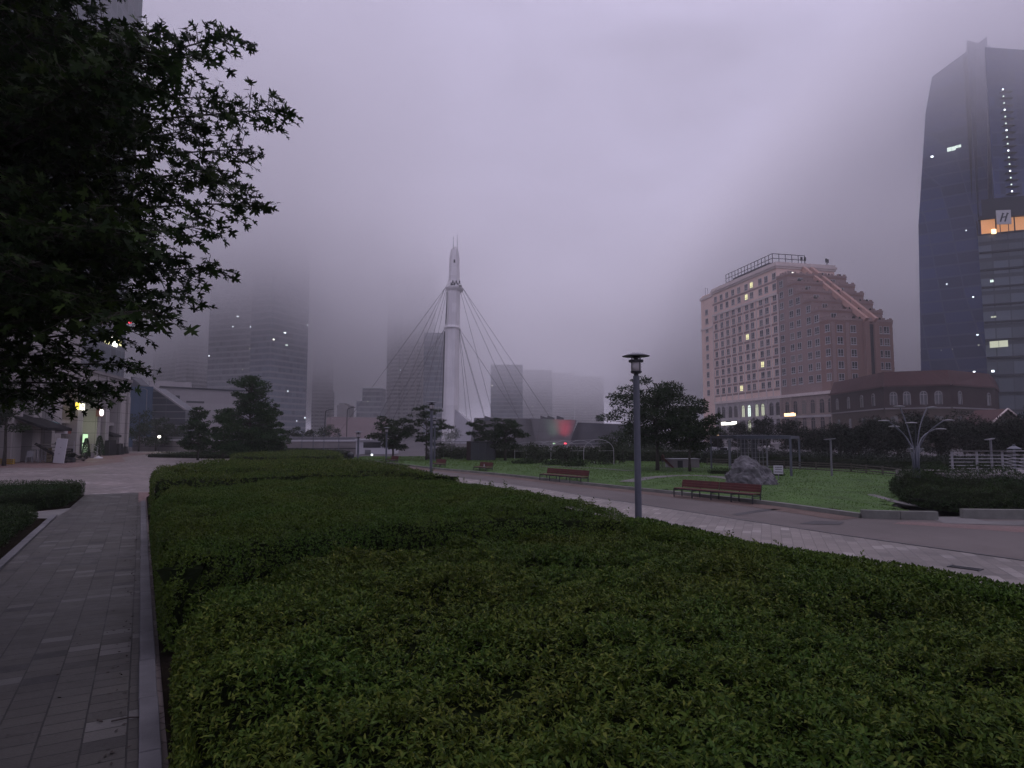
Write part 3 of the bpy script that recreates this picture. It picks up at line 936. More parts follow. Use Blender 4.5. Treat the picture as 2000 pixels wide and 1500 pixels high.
# ------------------------------------------------------------------ the big oak whose boughs hang into the view
def oak():
    rg, rr = R_(42), random.Random(42)
    base = Vector((-8.6, 7.6, 0))
    t = thing('oak_tree', 'large dark oak with star-shaped leaves hanging over the path and shops', 'tree', base)
    mb = MB(base)
    sp = [base + Vector(v) for v in ((0, 0, -0.05), (0.05, 0.02, 1.5), (0.0, 0.1, 3.2), (0.15, 0.0, 5.2), (0.1, 0.1, 7.5), (0.2, 0, 10))]
    mb.tube(sp, [0.30, 0.23, 0.2, 0.16, 0.11, 0.05], 12)
    def axis(z):
        for a, b in zip(sp[:-1], sp[1:]):
            if a.z <= z <= b.z: return a.lerp(b, (z - a.z) / (b.z - a.z))
        return sp[-1]
    tips = []
    # boughs reaching out over the path: (photo x, photo y, distance, length share that is leafy)
    for px, py, d in ((552, 212, 6.6), (452, 66, 6.4), (500, 395, 6.8), (485, 290, 7.4), (418, 520, 7.0), (300, 590, 7.2), (262, 712, 7.6), (372, 568, 7.8),
                      (190, 748, 7.4), (330, 60, 7.2), (440, 190, 7.6), (430, 330, 6.2), (395, 440, 6.2), (330, 500, 6.6), (250, 640, 6.8), (215, 765, 8.0), (470, 360, 7.9), (150, 690, 6.4),
                      (405, 105, 7.8), (390, 250, 7.0), (300, 350, 6.0), (120, 770, 7.2), (60, 720, 6.4), (300, 160, 6.1), (235, 560, 6.2), (60, 640, 6.0)):
        tips.append((P(px, py, d), 0.50))
    for _ in range(330):
        px, py = rr.uniform(-420, 300), rr.uniform(-420, 610)
        if px > 210 and py < 30: continue
        tips.append((P(px, py, rr.uniform(4.6, 9.5)), 0.6))
    for _ in range(34):                        # the rest of the crown, beyond the picture
        a, z = rr.uniform(0, 6.28), rr.uniform(4.2, 10.5)
        q = base + Vector((math.cos(a) * rr.uniform(2.0, 4.2), math.sin(a) * rr.uniform(2.0, 4.2), z))
        if q.x < -4.5 or q.y < 3: tips.append((q, 0.65))
    B, D, N_ = [], [], []
    for tip, leafy in tips:
        ln0 = (tip.xy - base.xy).length
        st = axis(min(9.5, max(1.9, tip.z - 0.28 * ln0 + rr.uniform(-0.4, 0.4))))
        mid = st.lerp(tip, 0.55) + Vector((0, 0, 0.10 * (tip - st).length))
        side = Vector((rr.uniform(-0.2, 0.2), rr.uniform(-0.3, 0.3), 0))
        pts = smooth_line([st, st.lerp(mid, 0.5) + side * 0.5, mid + side * 0.4, tip], 2)
        k = len(pts)
        mb.tube(pts, [0.045 * (1 - 0.93 * j / (k - 1)) for j in range(k)], 5)
        L = sum((b - a).length for a, b in zip(pts[:-1], pts[1:]))
        m_ = max(4, int(L * leafy / 0.066))
        for j in range(m_):
            u = 1 - leafy + leafy * (j + 0.5) / m_
            x = u * (k - 1); i = min(int(x), k - 2)
            c = pts[i].lerp(pts[i + 1], x - i)
            d = (pts[i + 1] - pts[i]).normalized()
            sd = d.cross(Vector((0, 0, 1))).normalized() * (1 if j % 2 else -1)
            tl = (0.10 + 0.42 * math.sin(math.pi * min(1, (1 - u) / leafy * 0.8 + 0.1))) * rr.uniform(0.6, 1.2)
            e = c + (sd * 0.8 + d * 0.55 + Vector((0, 0, rr.uniform(-0.5, 0.25)))).normalized() * tl
            if tl > 0.2: mb.tube([c, e], [0.006, 0.003], 3, cap=False)
            nl = max(2, int(tl / 0.05))
            for q in range(nl):
                f = (q + 0.6) / nl
                p = c.lerp(e, f)
                dr = ((e - c).normalized() * 0.6 + Vector((rr.gauss(0, .6), rr.gauss(0, .6), rr.gauss(-0.25, .4))))
                B.append(p); D.append(dr)
    n = len(B)
    B = np.array([tuple(b - base) for b in B]); D = np.array([tuple(d) for d in D])
    NN = unit(rg.normal(0, 0.6, (n, 3)) + np.array([0, 0, 1.0]))
    Ls = 0.118 * rg.uniform(0.55, 1.3, n)
    V = leaves(B, D, NN, Ls, Ls * rg.uniform(0.6, 0.9, n), OAK, 0.25)
    mb.build('trunk', M['bark'], t, smooth=True)
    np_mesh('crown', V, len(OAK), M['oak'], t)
    return t
oak()

# ------------------------------------------------------------------ lamps
def park_lamp(label, loc, h, group='park lamps with flat disc hoods along the promenade'):
    t = thing('street_lamp', label, 'street lamp', (loc[0], loc[1], 0), group=group)
    MB().lathe([(0.105, 0), (0.105, 0.02), (0.072, 0.05), (0.068, h - 0.50), (0.06, h - 0.495)], n=20).build('pole', M['grey_metal'], t, smooth=False)
    MB().lathe([(0.05, h - 0.51), (0.05, h - 0.45), (0.075, h - 0.445), (0.115, h - 0.425), (0.118, h - 0.395), (0.02, h - 0.39)], n=20).build('lamp_base', M['dark_metal'], t)
    MB().lathe([(0.104, h - 0.394), (0.108, h - 0.30), (0.104, h - 0.205)], n=20).build('lamp_glass', M['lamp_glass'], t, smooth=True)
    mb = MB().lathe([(0.112, h - 0.205), (0.155, h - 0.20), (0.155, h - 0.155), (0.112, h - 0.15), (0.03, h - 0.15)], n=24)
    for k in range(4):
        a = k * math.pi / 2 + 0.5
        mb.tube([(0.12 * math.cos(a), 0.12 * math.sin(a), h - 0.395), (0.12 * math.cos(a), 0.12 * math.sin(a), h - 0.08)], 0.008, 6)
    mb.lathe([(0.03, h - 0.155), (0.09, h - 0.085)], n=16)
    mb.build('lamp_cage', M['dark_metal'], t)
    MB().lathe([(0.05, h - 0.088), (0.285, h - 0.078), (0.29, h - 0.07), (0.22, h - 0.045), (0.1, h - 0.012), (0.02, h)], n=32).build('lamp_hood', M['grey_metal'], t, smooth=False)
    return t
L1 = P(1244.5, 853, 13.5)
park_lamp('tall grey lamp with wide disc hood, right behind the nearest hedge', L1, Z(689, 13.5))
L2 = P(842.5, 853, 32.0)
park_lamp('second disc-hooded lamp, in front of a slimmer lamp and a small tree', L2, Z(783, 32.0))
L3 = P(849, 853, 52.0)
park_lamp('slimmer lamp close beside the second disc-hooded lamp', L3, Z(818, 52.0))
L4 = P(755, 853, 50.0)
park_lamp('short lamp standing before the spreading tree by the white entrance building', L4, Z(834, 50))
L5 = P(700, 853, 42.0)
park_lamp('thin lamp beside the round dark post near the far hedge tip', L5, Z(842, 42))

def wing_lamp(label, loc, h, rz):
    t = thing('wing_lamp', label, 'street lamp', (loc[0], loc[1], loc[2]), rz, group='slim lamps with one flat wing head on the lawn edge')
    MB().lathe([(0.06, 0), (0.05, 0.05), (0.045, h - 0.06), (0.03, h - 0.03)], n=10).build('pole', M['steel'], t)
    MB().prism([(-0.30, -0.1), (0.24, -0.06), (0.27, 0.0), (0.24, 0.06), (-0.30, 0.1)], [h - 0.06, h - 0.01, h, h - 0.01, h - 0.06], [h - 0.02, h + 0.025, h + 0.035, h + 0.025, h - 0.02]).build('lamp_head', M['steel'], t)
wing_lamp('slim wing lamp beside the grey rock, in front of the lattice frame', G(1425, 925), 1.95, 0.2)
wing_lamp('slim wing lamp on the open lawn before the pines and rail fence', G(1625, 937), 2.0, 0.1)
wing_lamp('wing lamp rising behind the white railing', P(1934, 853, 27) * Vector((1, 1, 0)) if False else Vector((P(1934, 853, 27).x, 27, 0)), Z(857, 27), 0.5)

gl = thing('globe_lamp', 'old-style lamp with a pale ring of globes before the dark lattice', 'street lamp', (P(1497, 853, 38).x, 38, 0))
MB().lathe([(0.09, 0), (0.05, 0.1), (0.04, 1.35), (0.1, 1.4), (0.03, 1.45)], n=10).build('pole', M['steel'], gl)
for k in range(4):
    a = k * math.pi / 2 + 0.4
    MB().lathe([(0.01, 0), (0.06, 0.03), (0.075, 0.09), (0.05, 0.14), (0.01, 0.16)], (0.16 * math.cos(a), 0.16 * math.sin(a), 1.42), 8).build('globe', M['lamp_glass'], gl, smooth=True)

# branching lamp with leaf-like discs
bl_p = G(1792, 966)
bl = thing('branching_lamp', 'tree-shaped steel lamp with curved arms and flat disc heads', 'street lamp', bl_p)
D0 = bl_p.y
def rel(px, py, dy=0.0):
    return P(px, py, D0 + dy) - bl_p
mb = MB()
for k in range(7):
    a = k * 2 * math.pi / 7
    mb.tube([(0.10 * math.cos(a), 0.10 * math.sin(a), 0.28), (0.085 * math.cos(a), 0.085 * math.sin(a), 1.2), (0.13 * math.cos(a), 0.13 * math.sin(a), 1.75)], [0.045, 0.035, 0.03], 8)
mb.build('trunk', M['grey_metal'], bl, smooth=True)
for (px, py, dy) in ((1731, 822, 0.2), (1757, 794, 0.6), (1783, 826, -0.9), (1815, 796, 0.5), (1847, 821, -0.2), (1747, 833, 0.9), (1830, 838, 0.8)):
    tip = rel(px, py, dy)
    k0 = Vector((tip.x * 0.12, tip.y * 0.12, 1.7))
    arm = MB().tube(smooth_line([k0, k0.lerp(tip, 0.45) + Vector((-tip.x * 0.12, 0, 0.12)), tip - Vector((tip.x * 0.12, 0, 0.03)), tip]), [0.03] * 9 + [0.016] * 7 if False else 0.02, 7).build('arm', M['grey_metal'], bl, smooth=True)
    MB(-tip * 1.0 * 0).lathe([(0.02, -0.035), (0.18, -0.02), (0.2, 0.0), (0.16, 0.02), (0.03, 0.035)], tip + Vector((tip.x * 0.10, 0, 0)), 16).build('lamp_head', M['steel'], arm)
for k in range(4):
    a = k * 1.7 + 0.3
    MB().tube([(0.2 * math.cos(a), 0.2 * math.sin(a), 1.55), (0.26 * math.cos(a), 0.26 * math.sin(a), 1.68)], [0.03, 0.045], 8).build('spotlight', M['steel'], bl)
pl_ = MB().prism([(-0.42, -0.3), (0.42, -0.3), (0.42, 0.3), (-0.42, 0.3)], 0, 0.36)
pl_.build('plinth', M['concrete'], bl, bevel=0.02)

# ------------------------------------------------------------------ benches
def bench(label, loc, rz, units):
    t = thing('park_bench', label, 'bench', (loc[0], loc[1], 0), rz, group='red benches along the lawn kerb')
    L = 1.58 * units
    mb = MB()
    for k in range(5):
        mb.bx(-L / 2, L / 2, -0.235 + k * 0.078, -0.17 + k * 0.078, 0.285, 0.31)
    mb.build('seat', M['bench_wood'], t, bevel=0.004)
    for u in range(units):
        x0 = -L / 2 + u * 1.58 + 0.02
        b = MB()
        for k in range(3):
            z0, y0 = 0.335 + k * 0.083, 0.165 + k * 0.02
            b.prism([(x0, y0), (x0 + 1.54, y0), (x0 + 1.54, y0 + 0.03), (x0, y0 + 0.03)], z0, z0 + 0.079, [(x0, y0 + 0.018), (x0 + 1.54, y0 + 0.018), (x0 + 1.54, y0 + 0.048), (x0, y0 + 0.048)])
        b.build('backrest', M['bench_wood'], t)
    nf = 2 * units + 1
    f = MB()
    f.beam((-L / 2, -0.245, 0.27), (L / 2, -0.245, 0.27), 0.03, 0.03)
    f.beam((-L / 2, 0.155, 0.27), (L / 2, 0.155, 0.27), 0.03, 0.03)
    f.build('frame', M['dark_metal'], t)
    for k in range(nf):
        x = -L / 2 + 0.02 + k * (L - 0.04) / (nf - 1)
        g = MB()
        g.beam((x, -0.25, 0.0), (x, -0.25, 0.253), 0.03, 0.03, (0, 1, 0))
        g.beam((x, 0.17, 0.0), (x, 0.17, 0.27), 0.03, 0.03, (0, 1, 0))
        g.beam((x, 0.195, 0.27), (x, 0.255, 0.565), 0.025, 0.02, (0, 1, 0))
        g.beam((x, -0.232, 0.24), (x, 0.152, 0.24), 0.025, 0.03)
        g.build('leg', M['dark_metal'], t)
    return t
def along(x, y):
    best = min(range(len(LAWN_EDGE) - 1), key=lambda i: abs((LAWN_EDGE[i][1] + LAWN_EDGE[i + 1][1]) / 2 - y))
    a, b = LAWN_EDGE[best], LAWN_EDGE[best + 1]
    return math.atan2(b[1] - a[1], b[0] - a[0])
bench('nearest long red bench with two back panels, in front of the grey rock', G(1398, 976), -0.95, 2)
bench('long red bench with two back panels halfway along the lawn', G(1101, 941), -0.99, 2)
bench('single red bench with a pale bottle standing on its seat', G(944, 922), -1.02, 1)
bench('single red bench next to the pair of lamps', G(856, 914), -1.04, 1)
bench('farthest single red bench under the spreading tree', G(766, 905), -1.05, 1)
bp = G(953, 924)
bt = MB().lathe([(0.035, 0), (0.04, 0.02), (0.04, 0.12), (0.015, 0.16), (0.015, 0.19)], n=10).build('bottle', M['white_metal'])
bt.location = (G(944, 922).x + 0.05, G(944, 922).y - 0.05, 0.31)
tag(bt, 'small pale bottle standing on the single red bench', 'bottle')

# ------------------------------------------------------------------ rock, sign, small things on the lawn
def rock():
    p = G(1476, 953)
    me = bpy.data.meshes.new('rock')
    import bmesh
    bm = bmesh.new()
    bmesh.ops.create_icosphere(bm, subdivisions=6, radius=1.0)
    for v in bm.verts:
        c = v.co.copy()
        x = c.x
        top = 0.98 - 0.52 * max(0, x - 0.1) ** 1.1 - 0.12 * max(0, -x - 0.4)
        r = Vector((c.x * 0.98, c.y * 0.62, max(c.z, -0.3) * top))
        n1 = mnoise.fractal(c * 1.3 + Vector((3, 1, 5)), 1.0, 2.1, 5)
        n2 = abs(mnoise.noise(c * 3.1 + Vector((9, 2, 1))))
        cell = mnoise.voronoi(c * 2.2 + Vector((1, 7, 3)))[0][0]
        r *= 1 + 0.20 * n1 - 0.20 * n2 + 0.20 * cell + 0.04 * mnoise.noise(c * 11)
        # hollow under the right shoulder
        h = Vector((0.42, -0.62, 0.16)) - c
        r *= 1 - 0.26 * math.exp(-(h.length / 0.36) ** 2)
        v.co = r
    bm.to_mesh(me); bm.free()
    me.materials.append(M['rock'])
    o = bpy.data.objects.new('rock', me)
    COL.objects.link(o)
    o.location = (p.x, p.y + 0.4, 0.14)
    o.rotation_euler = (0, 0, -0.15)
    tag(o, 'large craggy grey boulder on the lawn behind the nearest bench', 'rock')
    sl = bpy.data.objects.new('rock', me)
rock()
rs = MB()
sp_ = G(1521, 944)
sg = thing('notice_sign', 'small white notice board on a thin post right of the boulder', 'sign', (sp_.x, sp_.y, 0.08), -0.35)
MB().lathe([(0.02, 0), (0.02, 0.68)], n=8).build('post', M['steel'], sg)
MB().bx(-0.2, 0.2, -0.03, -0.005, 0.34, 0.72).build('board', M['white_wall'], sg)
for z, w in ((0.645, 0.29), (0.555, 0.25), (0.43, 0.31)):
    x = -w / 2
    m_ = MB()
    rr_ = random.Random(z)
    while x < w / 2:
        ww = rr_.uniform(0.02, 0.045)
        m_.bx(x, x + ww, -0.0345, -0.0305, z - rr_.uniform(0.02, 0.026), z + rr_.uniform(0.015, 0.026))
        x += ww + 0.012
    m_.build('lettering', M['dark_metal'], sg)

# ------------------------------------------------------------------ trees
def at(px, d, py=None):
    p = P(px, 853, d)
    return (p.x, p.y, 0.0)
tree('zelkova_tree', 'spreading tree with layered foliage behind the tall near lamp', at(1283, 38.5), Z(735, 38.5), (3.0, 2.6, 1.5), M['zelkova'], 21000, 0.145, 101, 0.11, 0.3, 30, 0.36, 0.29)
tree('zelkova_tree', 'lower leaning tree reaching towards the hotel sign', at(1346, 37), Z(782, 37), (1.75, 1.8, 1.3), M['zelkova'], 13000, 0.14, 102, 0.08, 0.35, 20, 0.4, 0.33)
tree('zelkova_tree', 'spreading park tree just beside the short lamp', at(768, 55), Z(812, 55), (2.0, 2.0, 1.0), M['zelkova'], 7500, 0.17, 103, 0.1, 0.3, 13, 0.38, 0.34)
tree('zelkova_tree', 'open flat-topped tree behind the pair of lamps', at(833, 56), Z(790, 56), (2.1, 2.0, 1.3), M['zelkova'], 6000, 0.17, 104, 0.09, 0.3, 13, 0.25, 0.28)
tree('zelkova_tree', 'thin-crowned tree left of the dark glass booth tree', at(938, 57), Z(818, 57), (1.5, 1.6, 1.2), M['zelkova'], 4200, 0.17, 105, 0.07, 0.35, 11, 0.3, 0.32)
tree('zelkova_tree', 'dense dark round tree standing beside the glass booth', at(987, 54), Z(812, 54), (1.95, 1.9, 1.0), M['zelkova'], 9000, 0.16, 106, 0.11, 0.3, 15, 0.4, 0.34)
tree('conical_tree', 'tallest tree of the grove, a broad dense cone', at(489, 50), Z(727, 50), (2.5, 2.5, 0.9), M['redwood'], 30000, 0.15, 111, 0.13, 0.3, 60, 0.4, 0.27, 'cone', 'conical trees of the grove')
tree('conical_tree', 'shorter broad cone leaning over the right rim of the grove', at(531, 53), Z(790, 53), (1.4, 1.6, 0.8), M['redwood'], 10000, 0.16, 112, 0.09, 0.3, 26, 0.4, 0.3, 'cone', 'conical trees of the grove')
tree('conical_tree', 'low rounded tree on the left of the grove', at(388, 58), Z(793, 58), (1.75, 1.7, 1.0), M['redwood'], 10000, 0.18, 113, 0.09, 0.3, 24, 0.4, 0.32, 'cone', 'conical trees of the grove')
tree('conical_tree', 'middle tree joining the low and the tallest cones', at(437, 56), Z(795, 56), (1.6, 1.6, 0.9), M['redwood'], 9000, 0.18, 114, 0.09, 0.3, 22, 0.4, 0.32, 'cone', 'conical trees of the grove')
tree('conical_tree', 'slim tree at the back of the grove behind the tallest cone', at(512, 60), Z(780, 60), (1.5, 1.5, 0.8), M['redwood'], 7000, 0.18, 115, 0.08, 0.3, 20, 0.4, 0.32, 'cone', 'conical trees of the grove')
for i, (px, py, d, w, lb) in enumerate(((272, 800, 92, 2.6, 'dark bushy tree at the corner of the stone shop building'), (305, 815, 95, 2.4, 'dark tree before the slanted glass front'),
        (340, 826, 97, 2.3, 'rounded dark tree left of the grove before the mall wall'),
        (572, 832, 112, 1.9, 'small hazy tree over the far wall, beside the grove'), (606, 840, 115, 1.6, 'low hazy bush tree on top of the far wall'), (642, 830, 112, 2.0, 'thin hazy tree above the middle of the far wall'),
        (1225, 838, 70, 2.2, 'dark tree between the white wedge and the tall lamp'), (1262, 846, 72, 2.0, 'low dark tree behind the playground slide'))):
    tree('broadleaf_tree', lb, at(px, d), Z(py, d), (w, w, 0.6), M['zelkova'], 2600, 0.24, 120 + i, 0.1, 0.3, 12, 0.6, 0.42)
tree('broadleaf_tree', 'thin street tree before the shop steps at the picture edge', at(11, 47), Z(735, 47), (1.9, 1.6, 2.9), M['oak'], 5200, 0.17, 130, 0.12, 0.45, 12, 0.5, 0.4)
pn = ((1398, 832, 64, 'first pine from the spreading trees, beside the white lit sign'), (1446, 822, 66, 'slim pine in front of the hotel arcade'), (1492, 812, 62, 'pine rising just left of the orange lit sign'),
      (1546, 816, 55, 'bushy pine directly under the orange lit sign'), (1592, 836, 56, 'low pine between the two arcades'), (1640, 822, 52, 'pine behind the wing lamp on the lawn'),
      (1676, 828, 47, 'dark pine left of the branching lamp'), (1712, 812, 50, 'wide pine behind the left arms of the branching lamp'), (1752, 822, 46, 'dense pine behind the trunk of the branching lamp'),
      (1792, 800, 52, 'tall pine rising behind the branching lamp'), (1836, 812, 48, 'pine behind the right arms of the branching lamp'), (1882, 806, 50, 'pine over the end of the white railing'),
      (1925, 812, 46, 'pine standing before the gabled house'), (1968, 820, 40, 'pine at the stair end of the white railing'), (2005, 800, 42, 'pine cut by the picture edge beside the gabled house'), (1610, 850, 66, 'far low pine behind the rail fence'))
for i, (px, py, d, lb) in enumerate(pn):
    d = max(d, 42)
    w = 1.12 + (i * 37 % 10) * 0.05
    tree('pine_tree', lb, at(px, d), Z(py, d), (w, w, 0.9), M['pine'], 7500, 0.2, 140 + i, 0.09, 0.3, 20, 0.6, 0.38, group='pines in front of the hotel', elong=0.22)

def bush(name, label, px, py, d, w, n, leafm, seed, zlow=0.0):
    rg = R_(seed)
    p = at(px, d)
    h = Z(py, d)
    t = thing(name, label, 'shrub', p)
    k = 9
    c = np.stack([rg.uniform(-w * 0.7, w * 0.7, k), rg.uniform(-w * 0.5, w * 0.5, k), rg.uniform(0.2, 0.78, k) * h], 1)
    r = w * rg.uniform(0.3, 0.55, k)
    ii = rg.integers(0, k, n)
    dv = rand_dirs(rg, n) * rg.random((n, 1)) ** 0.5
    pos = c[ii] + dv * r[ii][:, None] * np.array([1, 1, min(1.0, h / w * 0.55)])
    pos[:, 2] = np.clip(pos[:, 2], 0.03, None)
    L = 0.15 * rg.uniform(0.6, 1.3, n)
    V = leaves(pos, dv + rg.normal(0, .5, (n, 3)), rg.normal(0, .6, (n, 3)) + [0, -0.3, 1], L, L * 0.55)
    np_mesh('foliage', V, 4, leafm, t)
    mb = MB()
    for a in c:
        mb.tube([(a[0] * 0.3, a[1] * 0.3, 0), tuple(a)], [0.03, 0.012], 5)
    mb.build('stem', M['bark'], t)
for i, a in enumerate(((858, 872, 58, 1.2, 1500, 'vine', 'broad pale shrub left of the dark glass booth'), (893, 874, 58, 1.1, 1300, 'vine', 'shrub touching the left side of the booth'),
        (1045, 864, 49, 1.3, 2000, 'vine', 'tall loose shrub growing at the first hoops of the arbour'), (1108, 866, 47, 1.2, 1800, 'vine', 'tall shrub climbing through the middle of the arbour'),
        (1168, 872, 46, 1.1, 1500, 'vine', 'shrub filling the nearest big hoop'), (1202, 850, 47, 1.2, 1900, 'vine', 'tall dark shrub right of the nearest hoop'),
        (1020, 897, 47, 1.0, 1000, 'hedge_dark', 'low round shrub on the lawn rim right of the booth tree'), (1118, 897, 43, 1.0, 1000, 'hedge_dark', 'low dark shrub before the nearest hoop'), (1075, 900, 45, .8, 800, 'hedge_dark', 'small low shrub between two taller arbour shrubs'),
        (1240, 880, 55, 1.4, 1500, 'vine', 'rough bush hidden partly by the tall lamp pole'), (1318, 893, 60, 1.5, 1200, 'hedge_dark', 'dark bush behind the playground slide'),
        (1420, 895, 52, 1.6, 1500, 'hedge_dark', 'dark bush behind the wing lamp by the rock'), (1560, 893, 50, 1.6, 1500, 'hedge_dark', 'dark bush behind the small notice board'), (880, 836, 92, 1.8, 1500, 'hedge_dark', 'rounded dark clipped shrub at the foot of the cable tower'))):
    bush('shrub', a[6], a[0], a[1], a[2], a[3], a[4], M[a[5]], 200 + i)

# ------------------------------------------------------------------ park structures
# hoop arbour
ab = at(1169, 45)
arb = thing('hoop_arbour', 'row of white steel hoops forming an arched walkway over shrubs', 'arbour', ab)
hoops = []
for i, (px, py, d, w) in enumerate(((1169, 858, 45, 1.05), (1133, 860, 47.5, 1.05), (1102, 861, 50, 1.05), (1076, 862, 52.5, 1.05), (1052, 863, 55, 1.05), (1028, 864, 58, 1.05))):
    c = Vector(at(px, d)) - Vector(ab)
    h = Z(py, d)
    pts = [c + Vector((-w, 0, 0)), c + Vector((-w, 0, h - w * 0.75))]
    for k in range(1, 12):
        a = math.pi - math.pi * k / 12
        pts.append(c + Vector((math.cos(a) * w, 0, h - w * 0.75 + math.sin(a) * w * 0.75)))
    pts += [c + Vector((w, 0, h - w * 0.75)), c + Vector((w, 0, 0))]
    MB().tube(pts, 0.022, 6).build('hoop', M['white_metal'], arb)
    hoops.append(pts)
for k in (1, 4, 7, 10, 13):
    MB().tube([h[k] for h in hoops], 0.012, 5).build('rail', M['white_metal'], arb)

# trellis frame of thin white posts
t0 = Vector(at(880, 60)); 
tr = thing('garden_trellis', 'long flat frame of thin pale posts behind the park trees', 'trellis', t0)
a, b = Vector(at(835, 60)) - t0, Vector(at(1010, 60)) - t0
zt = Z(863, 60)
MB().beam(a + Vector((0, 0, zt)), b + Vector((0, 0, zt)), 0.05, 0.05).build('rail', M['steel'], tr)
MB().beam(a + Vector((0, 2.2, zt)), b + Vector((0, 2.2, zt)), 0.05, 0.05).build('rail', M['steel'], tr)
for k in range(12):
    c = a.lerp(b, k / 11)
    MB().beam(c, c + Vector((0, 0, zt - 0.025)), 0.04, 0.04, (0, 1, 0)).build('post', M['steel'], tr)
    MB().beam(c + Vector((0, 0.05, zt + 0.03)), c + Vector((0, 2.15, zt + 0.03)), 0.03, 0.03).build('crossbar', M['steel'], tr)

# dark glass booth
bo = Vector(at(940, 55))
bth = thing('glass_booth', 'dark glass booth with a thick brown corner post on the lawn rim', 'booth', bo)
W2, hb = 1.22, Z(862, 55)
MB().bx(-W2, W2, -0.6, 0.9, 0, 0.12).build('floor_slab', M['dark_metal'], bth)
MB().bx(-W2, -W2 + 0.36, -0.58, 0.88, 0.12, hb + 0.02).build('post', mat('dark_brown_panel', (0.025, 0.010, 0.009), 0.6), bth)
for x in (-0.2, 0.45, W2 - 0.04):
    MB().bx(x - 0.02, x + 0.02, -0.56, -0.5, 0.12, hb - 0.09).build('mullion', M['dark_metal'], bth)
gm_, gn, gl_, gb = nt('smoky_glass')
gb.inputs['Base Color'].default_value = (0.05, 0.055, 0.06, 1); gb.inputs['Roughness'].default_value = 0.08
gb.inputs['Alpha'].default_value = 0.8
MB().bx(-W2 + 0.36, W2, -0.535, -0.52, 0.12, hb - 0.09).build('glazing', gm_, bth)
MB().bx(-W2 + 0.36, W2, 0.86, 0.88, 0.12, hb - 0.09).build('glazing', gm_, bth)
MB().bx(-W2 + 0.36, W2 + 0.06, -0.62, 0.92, hb - 0.085, hb).build('roof', M['dark_metal'], bth)

# grey shed and playground slide
sh = Vector(at(1337, 41))
s_ = thing('shed', 'small windowless grey shed behind the leaning tree trunk', 'shed', sh, 0.12)
zz = Z(897, 41)
MB().bx(-0.95, 0.95, 0, 1.0, 0, zz - 0.02).build('wall', M['concrete'], s_)
MB().bx(-0.5, -0.16, -0.012, -0.003, 0.0, zz - 0.08).build('door', M['dark_metal'], s_)
MB().bx(-1.0, 1.0, -0.05, 1.05, zz - 0.018, zz + 0.03).build('roof', M['steel'], s_)
sd_ = Vector(at(1300, 41))
sl = thing('playground_slide', 'small dark red playground slide with a hooped top beside the shed', 'slide', sd_, 0.1)
MB().beam((-0.15, 0, 0.62), (0.42, 0, 0.08), 0.3, 0.03).build('chute', M['bench_wood'], sl)
for s in (-1, 1):
    MB().beam((-0.15, 0.15 * s, 0.68), (0.42, 0.15 * s, 0.14), 0.03, 0.1).build('side', M['bench_wood'], sl)
    MB().beam((-0.2, 0.15 * s, 0), (-0.2, 0.15 * s, 0.64), 0.04, 0.04, (0, 1, 0)).build('leg', M['dark_metal'], sl)
    MB().beam((-0.5, 0.15 * s, 0), (-0.22, 0.15 * s, 0.62), 0.03, 0.03).build('ladder', M['dark_metal'], sl)
MB().tube([(-0.2 + 0.0, -0.22, 0.6)] + [(-0.2, 0.22 * math.cos(a), 0.66 + 0.3 * math.sin(a)) for a in [math.pi - k * math.pi / 8 for k in range(9)]] + [(-0.2, 0.22, 0.6)], 0.035, 6).build('hoop', M['bench_wood'], sl)

# steel lattice frame (an open shelter with a climbing grid)
lf0 = Vector(at(1465, 37))
lf = thing('lattice_shelter', 'open steel shelter frame with a dark climbing lattice behind the boulder', 'shelter', lf0)
def lr(px, py, d): return P(px, py, d) - lf0
zb0 = Z(851, 33)
for px, d in ((1388, 40), (1543, 31.5), (1425, 43), (1560, 39)):
    p = Vector(at(px, d)) - lf0
    MB().beam(p, p + Vector((0, 0, zb0 - 0.16)), 0.09, 0.09, (0, 1, 0)).build('post', M['grey_metal'], lf)
pa, pb, pc, pd = [Vector(at(*q)) - lf0 for q in ((1388, 40), (1543, 31.5), (1560, 39), (1425, 43))]
up = Vector((0, 0, zb0 - 0.08))
for u, v in ((pa, pb), (pb, pc), (pc, pd), (pd, pa)):
    MB().beam(u + up, v + up, 0.07, 0.16).build('roof_beam', M['grey_metal'], lf)
for k in range(1, 9):
    MB().beam(pa.lerp(pb, k / 9) + up + Vector((0, 0, 0.1)), pd.lerp(pc, k / 9) + up + Vector((0, 0, 0.1)), 0.03, 0.03).build('rafter', M['grey_metal'], lf)
g_ = MB()
for k in range(9):
    p = lr(1440 + k * 7.0, 853, 36)
    g_.beam((p.x, p.y, 0), (p.x, p.y, 2.25), 0.02, 0.02, (0, 1, 0))
a0, b0 = lr(1440, 853, 36), lr(1496, 853, 36)
for k in range(9):
    g_.beam((a0.x, a0.y + 0.02, 0.2 + k * 0.25), (b0.x, b0.y + 0.02, 0.2 + k * 0.25), 0.018, 0.018)
g_.build('lattice', M['steel'], lf)
for px in (1453, 1474):
    p = lr(px, 853, 36.6)
    MB().bx(p.x - 0.14, p.x + 0.14, p.y, p.y + 0.25, 0, 2.15).build('pillar', M['dark_metal'], lf)

